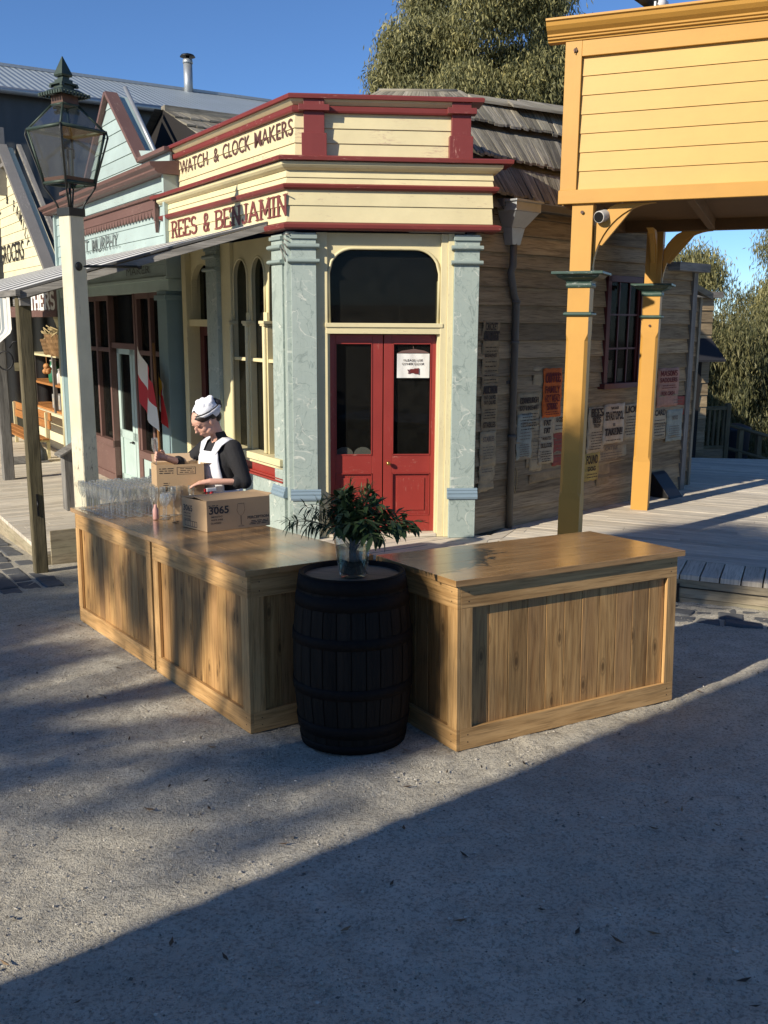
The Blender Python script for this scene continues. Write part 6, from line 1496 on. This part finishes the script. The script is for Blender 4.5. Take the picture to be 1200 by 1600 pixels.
# ================================================================== street lamp
LX, LY = -2.824, 8.8; zg = gz(LX, LY)-.02
lp_ = root('street_lamp', 'old street lamp with a four-sided glass lantern on a cream timber post', 'street lamp', (LX, LY, zg))
fl2 = frame(Vector((LX, LY, 0)), 35, 125)                             # u towards az 35, out az 125
m = MB(fl2); s = .078; c = .008
def rect(a, c): return [(-a+c, -a), (a-c, -a), (a, -a+c), (a, a-c), (a-c, a), (-a+c, a), (-a, a-c), (-a, -a+c)]
vs = [(x, y, zg) for x, y in rect(.088, c)]+[(x, y, 3.03) for x, y in rect(.078, c)]
m.add(vs, [(i, (i+1) % 8, 8+(i+1) % 8, 8+i) for i in range(8)]+[tuple(range(8)), tuple(range(15, 7, -1))], 'z', .5); m.build('post', 'lamp_cream', lp_)
m = MB(fl2); m.box(-.088, .088, -.088, .088, 3.02, 3.09); m.build('post_cap', 'lamp_iron', lp_, bevel=.004)
m = MB(fl2); m.tube([(-.02, .06, 2.585), (.30, .10, 2.60), (.62, .16, 2.61)], .013, 8); m.ball((.62, .16, 2.61), .026); m.ball((-.01, .082, 2.585), .04, sq=(1, .4, 1)); m.build('ladder_bar', 'lamp_iron', lp_)
zb, zs, zt = 3.30, 3.745, 3.955; a0, a1, a2 = .150, .232, .080
m = MB(fl2)                                                         # cradle
for sx in (-1, 1):
    for sy in (-1, 1):
        m.tube([(sx*.07, sy*.07, 3.07), (sx*.085, sy*.085, 3.13), (sx*.155, sy*.155, 3.27), (sx*.17, sy*.17, 3.36), (sx*.248, sy*.248, 3.70), (sx*.238, sy*.238, 3.755)], .009, 7)
m.tube([(0, 0, 3.08), (0, 0, 3.30)], .012, 8); m.build('cradle', 'lamp_iron', lp_)
m = MB(fl2)
def corner(sx, sy, a, z): return (sx*a, sy*a, z)
CN = [(-1, -1), (1, -1), (1, 1), (-1, 1)]
for i in range(4):
    p, q = CN[i], CN[(i+1) % 4]
    m.tube([corner(*p, a0, zb), corner(*p, a1, zs)], .012, 6); m.tube([corner(*p, a1, zs), corner(*p, a2, zt)], .011, 6)
    m.tube([corner(*p, a0, zb), corner(*q, a0, zb)], .016, 6); m.tube([corner(*p, a1, zs), corner(*q, a1, zs)], .017, 6); m.tube([corner(*p, a2, zt), corner(*q, a2, zt)], .011, 6)
m.hexa([corner(-1, -1, a0-.01, zb-.05), corner(1, -1, a0-.01, zb-.05), corner(1, 1, a0-.01, zb-.05), corner(-1, 1, a0-.01, zb-.05), corner(-1, -1, a0+.005, zb), corner(1, -1, a0+.005, zb), corner(1, 1, a0+.005, zb), corner(-1, 1, a0+.005, zb)]) if False else None
m.build('lantern_frame', 'lamp_copper', lp_)
m = MB(fl2)
for i in range(4):
    p, q = CN[i], CN[(i+1) % 4]; k = a0+(a1-a0)*.10; zz = zb+(zs-zb)*.10
    m.add([corner(*p, a0, zb), corner(*q, a0, zb), corner(*q, k, zz), corner(*p, k, zz)], [(0, 1, 2, 3)])
m.build('lower_band', 'lamp_rust', lp_, recalc=False)
for i in range(4):
    p, q = CN[i], CN[(i+1) % 4]; m = MB(fl2); k = a0+(a1-a0)*.10; zz = zb+(zs-zb)*.10
    m.add([corner(*p, k, zz), corner(*q, k, zz), corner(*q, a1, zs), corner(*p, a1, zs)], [(0, 1, 2, 3)], 'x'); m.build('pane', 'lantern_glass', lp_, recalc=False)
    m = MB(fl2); m.add([corner(*p, a1, zs), corner(*q, a1, zs), corner(*q, a2, zt), corner(*p, a2, zt)], [(0, 1, 2, 3)], 'x'); m.build('pane', 'lantern_glass', lp_, recalc=False)
m = MB(fl2); m.tube([(0, 0, 3.25), (0, 0, 3.62)], .011, 8); m.tube([(-.06, 0, 3.60), (.06, 0, 3.60)], .008, 6)
for x in (-.06, .06, 0): m.tube([(x, 0, 3.60), (x, 0, 3.52)], .012, 8)
m.build('burner', 'lamp_iron', lp_)
m = MB(fl2); m.box(-.082, .082, -.082, .082, 3.955, 4.035); m.build('chimney', 'lamp_rust', lp_, bevel=.003)
m = MB(fl2); m.hexa([(-.15, -.15, 4.045), (.15, -.15, 4.045), (.15, .15, 4.045), (-.15, .15, 4.045), (-.09, -.09, 4.085), (.09, -.09, 4.085), (.09, .09, 4.085), (-.09, .09, 4.085)])
for i in range(4):
    for k in range(9):
        t_ = -.14+.035*k; p = [(t_, -.15), (.15, t_), (t_, .15), (-.15, t_)][i]; m.box(p[0]-.011, p[0]+.011, p[1]-.011, p[1]+.011, 4.022, 4.05)
m.box(-.062, .062, -.062, .062, 4.085, 4.12); m.box(-.085, .085, -.085, .085, 4.12, 4.135)
for sx, sy in CN: m.box(sx*.075-.014, sx*.075+.014, sy*.075-.014, sy*.075+.014, 4.10, 4.12)
m.box(-.055, .055, -.055, .055, 4.135, 4.165); m.box(-.035, .035, -.035, .035, 4.165, 4.19); m.hexa([(-.05, -.05, 4.19), (.05, -.05, 4.19), (.05, .05, 4.19), (-.05, .05, 4.19), (-.058, -.058, 4.205), (.058, -.058, 4.205), (.058, .058, 4.205), (-.058, .058, 4.205)])
m.hexa([(-.058, -.058, 4.205), (.058, -.058, 4.205), (.058, .058, 4.205), (-.058, .058, 4.205), (-.003, -.003, 4.36), (.003, -.003, 4.36), (.003, .003, 4.36), (-.003, .003, 4.36)])
m.build('roof_crown', 'lamp_copper', lp_, bevel=.002)

# ================================================================== display inside the bay window
for z, nm in ((1.28, 'upper'), (.98, 'lower')):
    m = MB(FA); m.box(.3, 1.5, -.50, -.22, z-.012, z); o = m.build('display_shelf', 'cream'); tag(o, f'{nm} shelf behind the glass of the arched bay window', 'shelf', )
gi = None
spots = [(.42, 1.28), (.52, 1.28), (.80, 1.28), (.95, 1.28), (1.22, 1.28), (1.4, 1.28), (.45, .98), (.58, .98), (.82, .98), (.97, .98), (1.25, .98), (1.38, .98), (.42, .775), (.85, .775), (1.3, .775)]
for i, (u, z) in enumerate(spots):
    if gi is None:
        gi = root('mantel_clock', 'small pale mantel clock on the shelves behind the arched bay window', 'clock', group='clocks in the bay window'); m = MB(None)
        m.box(-.045, .045, -.02, .02, 0, .02); m.prism([(-.035, .02), (.035, .02), (.04, .08), (.03, .12), (0, .14), (-.03, .12), (-.04, .08)], 'y', -.016, .016); m.build('case', 'tin_grey', gi, bevel=.003)
        m = MB(None); m.tube([(0, -.016, .08), (0, -.02, .08)], .026, 14); m.build('dial', 'cloth_white', gi); c = gi
    else: c = copy_tree(gi)
    c['label'] = 'small pale mantel clock '+('on the upper shelf behind the arched bay window' if z > 1.2 else 'on the lower shelf behind the arched bay window' if z > .9 else 'standing on the sill behind the arched bay window')
    c.matrix_world = Matrix.Translation(FA(u, -.33+random.uniform(-.06, .03), z)) @ Matrix.Rotation(R_(90+32.5-147+random.uniform(-12, 12)), 4, 'Z') @ Matrix.Scale(random.uniform(.8, 1.25), 4)
# ================================================================== the maid
PX, PY = -1.262, 7.255; KP = 1.05; PZ = gz(PX, PY)
maid = root('person', 'maid in black dress, white apron and cap, packing a glass into the cardboard box', 'person', (PX, PY, PZ))
# facing: towards the left and a little towards the camera. local frame: f forward, s her left side, z up
AZP = -130.0
PF = lambda f_, s_, z: Vector((PX, PY, PZ))+(dv(AZP)*f_+dv(AZP-90)*s_+Vector((0, 0, z)))*KP
def limb(m, pts, rad, n=12):
    P = [Vector(p) for p in pts]
    m.tube(P, rad, n, True)
    for p, r in ((P[0], rad[0]), (P[-1], rad[-1])): m.ball(p, r, n, 8)
    for p, r in zip(P[1:-1], rad[1:-1]): m.ball(p, r*.99, n, 8)
def blob(m, c, ax, n=20, k=14):
    """ellipsoid with semi axes along f, s, z"""
    prof = [(math.sin(math.pi*i/k), -math.cos(math.pi*i/k)) for i in range(k+1)]; vs = []
    for i in range(n):
        a = 2*math.pi*i/n
        for p, z in prof: vs.append((c[0]+ax[0]*p*math.cos(a), c[1]+ax[1]*p*math.sin(a), c[2]+ax[2]*z))
    K = k+1; m.add(vs, [(i*K+j, ((i+1) % n)*K+j, ((i+1) % n)*K+j+1, i*K+j+1) for i in range(n) for j in range(k)], 'x', .5, True)
HZ = 1.545                                                          # head centre height
HF = .135                                                          # head is carried forward
tilt = R_(35)
def hd(f_, s_, z):                                                  # head space -> person space, bowed forward and turned
    ct, st_ = math.cos(tilt), math.sin(tilt)
    return (HF+f_*ct+z*st_, s_, HZ-f_*st_+z*ct)
class HM(MB): pass
def hadd(m, c, ax, n=20, k=14):
    prof = [(math.sin(math.pi*i/k), -math.cos(math.pi*i/k)) for i in range(k+1)]; vs = []
    for i in range(n):
        a = 2*math.pi*i/n
        for p, z in prof: vs.append(hd(c[0]+ax[0]*p*math.cos(a), c[1]+ax[1]*p*math.sin(a), c[2]+ax[2]*z))
    K = k+1; m.add(vs, [(i*K+j, ((i+1) % n)*K+j, ((i+1) % n)*K+j+1, i*K+j+1) for i in range(n) for j in range(k)], 'x', .5, True)
b = MB(PF)
hadd(b, (-.01, 0, .02), (.098, .076, .092)); hadd(b, (.020, 0, -.035), (.068, .058, .075)); hadd(b, (.050, 0, -.085), (.028, .026, .022)); hadd(b, (.045, 0, .03), (.045, .06, .045))
hadd(b, (.094, 0, -.012), (.012, .008, .022)); hadd(b, (.102, 0, -.027), (.014, .010, .009)); hadd(b, (.084, 0, -.057), (.010, .018, .006)); hadd(b, (.082, 0, -.066), (.010, .016, .006))
for sg in (-1, 1): hadd(b, (.045, .035*sg, -.03), (.032, .022, .026)); hadd(b, (-.008, .076*sg, -.012), (.016, .007, .028)); hadd(b, (.078, .03*sg, .018), (.012, .02, .008)); hadd(b, (.03, .045*sg, -.06), (.03, .02, .02))
# neck and torso core
limb(b, [(.01, 0, 1.36), (.04, 0, 1.44), (.08, 0, 1.53)], [.060, .050, .05])
limb(b, [(0, 0, .95), (-.01, 0, 1.15), (-.005, 0, 1.33)], [.11, .09, .10])
# arms : right arm (far side) reaches forward holding a flute, left arm (near side) rests on the box
RS, RE, RW = (.0, -.155, 1.345), (.17, -.245, 1.20), (.375, -.16, 1.275)
LS, LE, LW = (.0, .158, 1.345), (-.02, .275, 1.115), (.20, .17, 1.125)
limb(b, [RS, RE, RW], [.045, .037, .024]); limb(b, [LS, LE, LW], [.045, .038, .024])
def hand(m, w, d, upv, spread, curl, thumb):
    w, d, upv = Vector(w), Vector(d).normalized(), Vector(upv).normalized(); sd = d.cross(upv).normalized(); upv = sd.cross(d)
    pc = w+d*.045
    for k in range(4): limb(m, [w+sd*(-.018+.012*k)*.7, w+d*.075+sd*(-.027+.018*k)], [.012, .0105], 8)
    limb(m, [w, pc], [.022, .020], 8)
    Ls = [.062, .074, .070, .054]
    for k in range(4):
        a = w+d*.078+sd*(-.027+.018*k); c = curl[k]; dd = d; pts = [a]
        for j, f_ in enumerate((.45, .32, .23)):
            dd = (dd*math.cos(c)-upv*math.sin(c)+sd*spread*(k-1.5)*.1).normalized(); pts.append(pts[-1]+dd*Ls[k]*f_)
        limb(m, pts, [.0095, .009, .008, .0068], 8)
    t0 = w+d*.022+sd*thumb*.022; t1 = t0+(d*.7+sd*thumb*.75-upv*.35).normalized()*.034; t2 = t1+(d*.9+sd*thumb*.1-upv*.5).normalized()*.028
    limb(m, [t0, t1, t2], [.0125, .0105, .0085], 8)
hand(b, RW, (.9, .05, .25), (0, -1, .15), .3, (.75, .8, .85, .95), -1)
hand(b, LW, (.85, -.55, -.10), (0, .1, 1), .5, (.18, .22, .30, .42), 1)
# hips and legs under the skirt
limb(b, [(0, 0, .95), (0, 0, .88)], [.12, .13]); limb(b, [(0, .08, .88), (.01, .085, .48), (-.01, .085, .09)], [.085, .055, .038]); limb(b, [(0, -.08, .88), (.01, -.085, .48), (-.01, -.085, .09)], [.085, .055, .038])
for sg in (-1, 1): limb(b, [(-.03, .085*sg, .05), (.13, .09*sg, .035)], [.042, .035])
body = remeshed(b, 'body', 'skin', maid, .0048, 2)
# eyes, brows, mouth
for sg in (-1, 1):
    m = MB(PF); hadd(m, (.083, .030*sg, .006), (.009, .015, .0045), 10, 6); m.build('eyelid', 'eyelash', body) if 'eyelash' in MATS else None
m = MB(PF)
plain('eyelash', (.10, .04, .03), rough=.6); plain('lips', (.42, .12, .11), rough=.45)
for sg in (-1, 1): hadd(m, (.0775, .031*sg, .001), (.0060, .0145, .0024), 10, 6); hadd(m, (.0835, .031*sg, .024), (.0045, .018, .0026), 10, 6)
m.build('brow_and_lashes', 'eyelash', maid)
m = MB(PF); hadd(m, (.0875, 0, -.0605), (.0060, .016, .0050), 12, 8); m.build('lips', 'lips', maid)
# hair: parted, pulled back to a low bun
m = MB(PF); hadd(m, (-.030, 0, .038), (.098, .083, .086)); hadd(m, (-.085, 0, -.02), (.05, .055, .055)); hadd(m, (-.010, 0, .040), (.092, .084, .062))
remeshed(m, 'hair', 'hair_brown', maid, .005, 1)
# cap: band and puffed crown
m = MB(PF); hadd(m, (-.050, 0, .068), (.100, .091, .062), 28, 16); hadd(m, (-.080, 0, .040), (.082, .088, .070), 24, 14)
for k in range(9):
    a = R_(50+k*260/8); hadd(m, (-.070+.060*math.cos(a), .060*math.sin(a), .105+.010*math.sin(3*a)), (.025, .024, .020), 10, 8)
cap = remeshed(m, 'cap', 'cotton_white', maid, .006, 2)
def capring(z0, dz, r, nm, mt, w_):
    m = MB(PF); n = 40; vs = []
    for i in range(n):
        a = 2*math.pi*i/n; cx = -.055+r[0]*math.cos(a); cy = r[1]*math.sin(a); zz = z0+dz*math.cos(a)
        for q in (-w_, w_): vs += [hd(cx, cy, zz+q), hd(cx*1+math.cos(a)*.006, cy+math.sin(a)*.006, zz+q)]
    fs = []
    for i in range(n):
        j = (i+1) % n; A = 4*i; B_ = 4*j
        fs += [(A+1, B_+1, B_+3, A+3), (A, A+2, B_+2, B_), (A+2, A+3, B_+3, B_+2), (A, B_, B_+1, A+1)]
    m.add(vs, fs, 'x', .5, True); return m.build(nm, mt, maid)
capring(.052, .012, (.1075, .098), 'cap_band', 'cotton_white', .013)
capring(.066, .013, (.1085, .0985), 'ribbon', 'ribbon_black', .0036)
m = MB(PF); hadd(m, (-.145, .01, .045), (.03, .055, .045)); hadd(m, (-.135, .045, .055), (.035, .03, .03)); m.build('ribbon_bow', 'ribbon_black', maid)
# dress : bodice, sleeves to the forearm, long skirt
d = MB(PF)
def ell_stack(m, lv, n=28):
    vs = []; 
    for (z, cf, rf, rs_) in lv:
        for i in range(n):
            a = 2*math.pi*i/n; k = 1+(.035*math.sin(a*9) if z < .85 else 0); vs.append((cf+rf*k*math.cos(a), rs_*k*math.sin(a), z))
    L_ = len(lv); m.add(vs, [(i*n+j, i*n+(j+1) % n, (i+1)*n+(j+1) % n, (i+1)*n+j) for i in range(L_-1) for j in range(n)]+[tuple(range(n)), tuple(range(L_*n-1, (L_-1)*n-1, -1))], 'x', .5, True)
ell_stack(d, [(.06, 0, .30, .34), (.5, 0, .24, .27), (.85, 0, .165, .20), (.95, -.005, .135, .165), (1.04, -.005, .115, .142), (1.12, 0, .128, .158), (1.22, .010, .140, .168), (1.30, .002, .126, .174), (1.365, -.005, .095, .155), (1.395, .0, .068, .085), (1.42, .02, .058, .060), (1.46, .038, .058, .058)])
for sg in (-1, 1): blob(d, (.085, .062*sg, 1.225), (.062, .062, .062))
def sleeve(m, S, E_, Wp, tf):
    S, E_, Wp = Vector(S), Vector(E_), Vector(Wp); e = E_+(Wp-E_)*tf
    limb(m, [S, S.lerp(E_, .35), E_, e], [.068, .066, .054, .046], 14)
sleeve(d, RS, RE, RW, .38); sleeve(d, LS, LE, LW, .20)
dress = remeshed(d, 'dress', 'dress_black', maid, .0075, 2)
# apron: bib, straps, waistband and skirt laid just over the dress
def sheetp(lv, name, n=14, th=.004):
    """lv rows: (z, centre f, radius f, radius s, angle0, angle1)"""
    vs = []
    for (z, cf, rf, rs_, a0_, a1_) in lv:
        for i in range(n+1):
            a = R_(a0_+(a1_-a0_)*i/n); k = 1+(.02*math.sin(i*2.2) if z < .98 else 0); vs.append((cf+rf*k*math.cos(a), rs_*k*math.sin(a), z))
    m = MB(PF); N = n+1; m.add(vs, [(i*N+j, i*N+j+1, (i+1)*N+j+1, (i+1)*N+j) for i in range(len(lv)-1) for j in range(n)], 'x', .5, True)
    o = m.build(name, 'cotton_white', maid, recalc=True); s_ = o.modifiers.new('s', 'SOLIDIFY'); s_.thickness = th; s_.offset = 1; return o
sheetp([(1.02, .0, .128, .155, -60, 60), (1.10, .005, .138, .166, -60, 60), (1.16, .012, .150, .172, -58, 58), (1.21, .014, .154, .172, -55, 55), (1.27, .012, .150, .174, -50, 50), (1.325, .004, .136, .170, -44, 44)], 'apron_bib')
sheetp([(.30, 0, .30, .33, -75, 75), (.55, 0, .262, .285, -75, 75), (.85, 0, .190, .222, -78, 78), (.95, -.003, .152, .180, -80, 80), (1.0, -.004, .138, .160, -84, 84)], 'apron_skirt', 28)
sheetp([(1.0, -.004, .138, .160, -178, 178), (1.04, -.004, .134, .156, -178, 178)], 'waistband', 40)
for sg in (-1, 1):
    m = MB(PF); pts = [(.122, .085*sg, 1.315), (.085, .105*sg, 1.385), (.035, .112*sg, 1.415), (-.03, .110*sg, 1.412), (-.085, .09*sg, 1.355), (-.128, .06*sg, 1.22), (-.128, .03*sg, 1.05)]
    vs = []
    for i, p in enumerate(pts):
        w_ = .026+(.016 if 1 <= i <= 4 else 0)
        for s_ in (-1, 1): vs.append((p[0], p[1]+s_*w_*(1 if i < 5 else .8), p[2]+(.004 if s_*sg < 0 else -.012)))
    m.add(vs, [(2*i, 2*i+1, 2*i+3, 2*i+2) for i in range(len(pts)-1)], 'x', .5, True); o = m.build('apron_strap', 'cotton_white', maid); s_ = o.modifiers.new('s', 'SOLIDIFY'); s_.thickness = .005; s_.offset = 0
# held flute
M_ = Matrix.Translation(PF(RW[0]+.075, RW[1]+.0, RW[2]-.055)) @ Matrix.Rotation(R_(8), 4, 'X')
c = gt.copy(); COL.objects.link(c); c.matrix_world = M_; c['label'] = 'champagne flute held up in the right hand of the maid'; del c['group']

# ================================================================== what stands behind the photographer and shades the street
ob = root('brick_hall', 'tall brick hall behind the photographer whose corner shades the near street', 'building', (-5.8, -1.05, 0))
HC0 = Vector((-5.55, -1.05, 0)); FH = frame(HC0, 139, 229)
plain('hall_brick', (.30, .14, .09), rough=.9, nscale=4, nvar=.2)
m = MB(FH); m.box(0, 5.5, 0, 7, -1, 7.2); m.build('wall', 'hall_brick', ob)
m = MB(FH); m.prism([(-.0, 7.2), (7.0, 7.2), (3.5, 8.0)], 'x', 0.0, 5.6); m.build('roof', 'corrugated_wall', ob)
def sun_tree(name, label, targets, dist, n, seed, L=.20, W=.030):
    rg = np.random.default_rng(seed); c, r = [], []
    for (x, y, z, rad) in targets:
        p = Vector((x, y, z))+SDIR*(dist+rg.uniform(-2.5, 2.5)); c.append(tuple(p)); r.append((rad*1.15, rad*1.15, rad*.8))
    cx = sum(p[0] for p in c)/len(c); cy = sum(p[1] for p in c)/len(c); cz = min(p[2] for p in c)
    base = (cx-3.5, cy+3.0, 0)
    limbs = [([base, (cx-3.0, cy+2.6, cz*.6), (cx, cy, cz)], [.3, .2, .10])]+[([(cx, cy, cz), tuple((np.array(q)+np.array([cx, cy, cz]))/2+np.array([0, 0, -.3])), q], [.06, .04, .015]) for q in c]
    tree(name, label, base, limbs, c, r, n, L, W, 'gum_leaf', 'bark_pale', seed, droop=.4, clump=.13)
T1 = [(-3.5, 6.5, -.2, .42), (-2.9, 5.9, -.2, .28), (-3.3, 5.1, -.1, .24), (-2.2, 4.9, -.1, .14), (-3.6, 8.3, -.35, .34), (-2.9, 7.8, -.3, .25), (-4.6, 7.6, -.3, .5), (-1.9, 4.2, 0, .12), (-1.0, 4.35, 0, .12),
      (-.16, 4.8, .45, .27), (-.1, 4.9, .72, .20), (-.2, 4.6, .1, .20), (-2.2, 6.9, .55, .12), (-1.75, 6.25, .35, .12), (-1.25, 5.6, .55, .13), (-.80, 4.85, .55, .13), (-.75, 4.8, .2, .08), (1.62, 8.25, .45, .30), (1.62, 8.2, .90, .20), (-.3, 3.9, -.1, .08), (-1.5, 6.3, .9, .14), (3.1, 8.3, 0, .32), (3.9, 8.6, 0, .38), (3.4, 9.3, 0, .22)]
sun_tree('gum_tree', 'tall gum tree down the street behind the photographer, throwing dappled shade', T1, 22, 32000, 31)
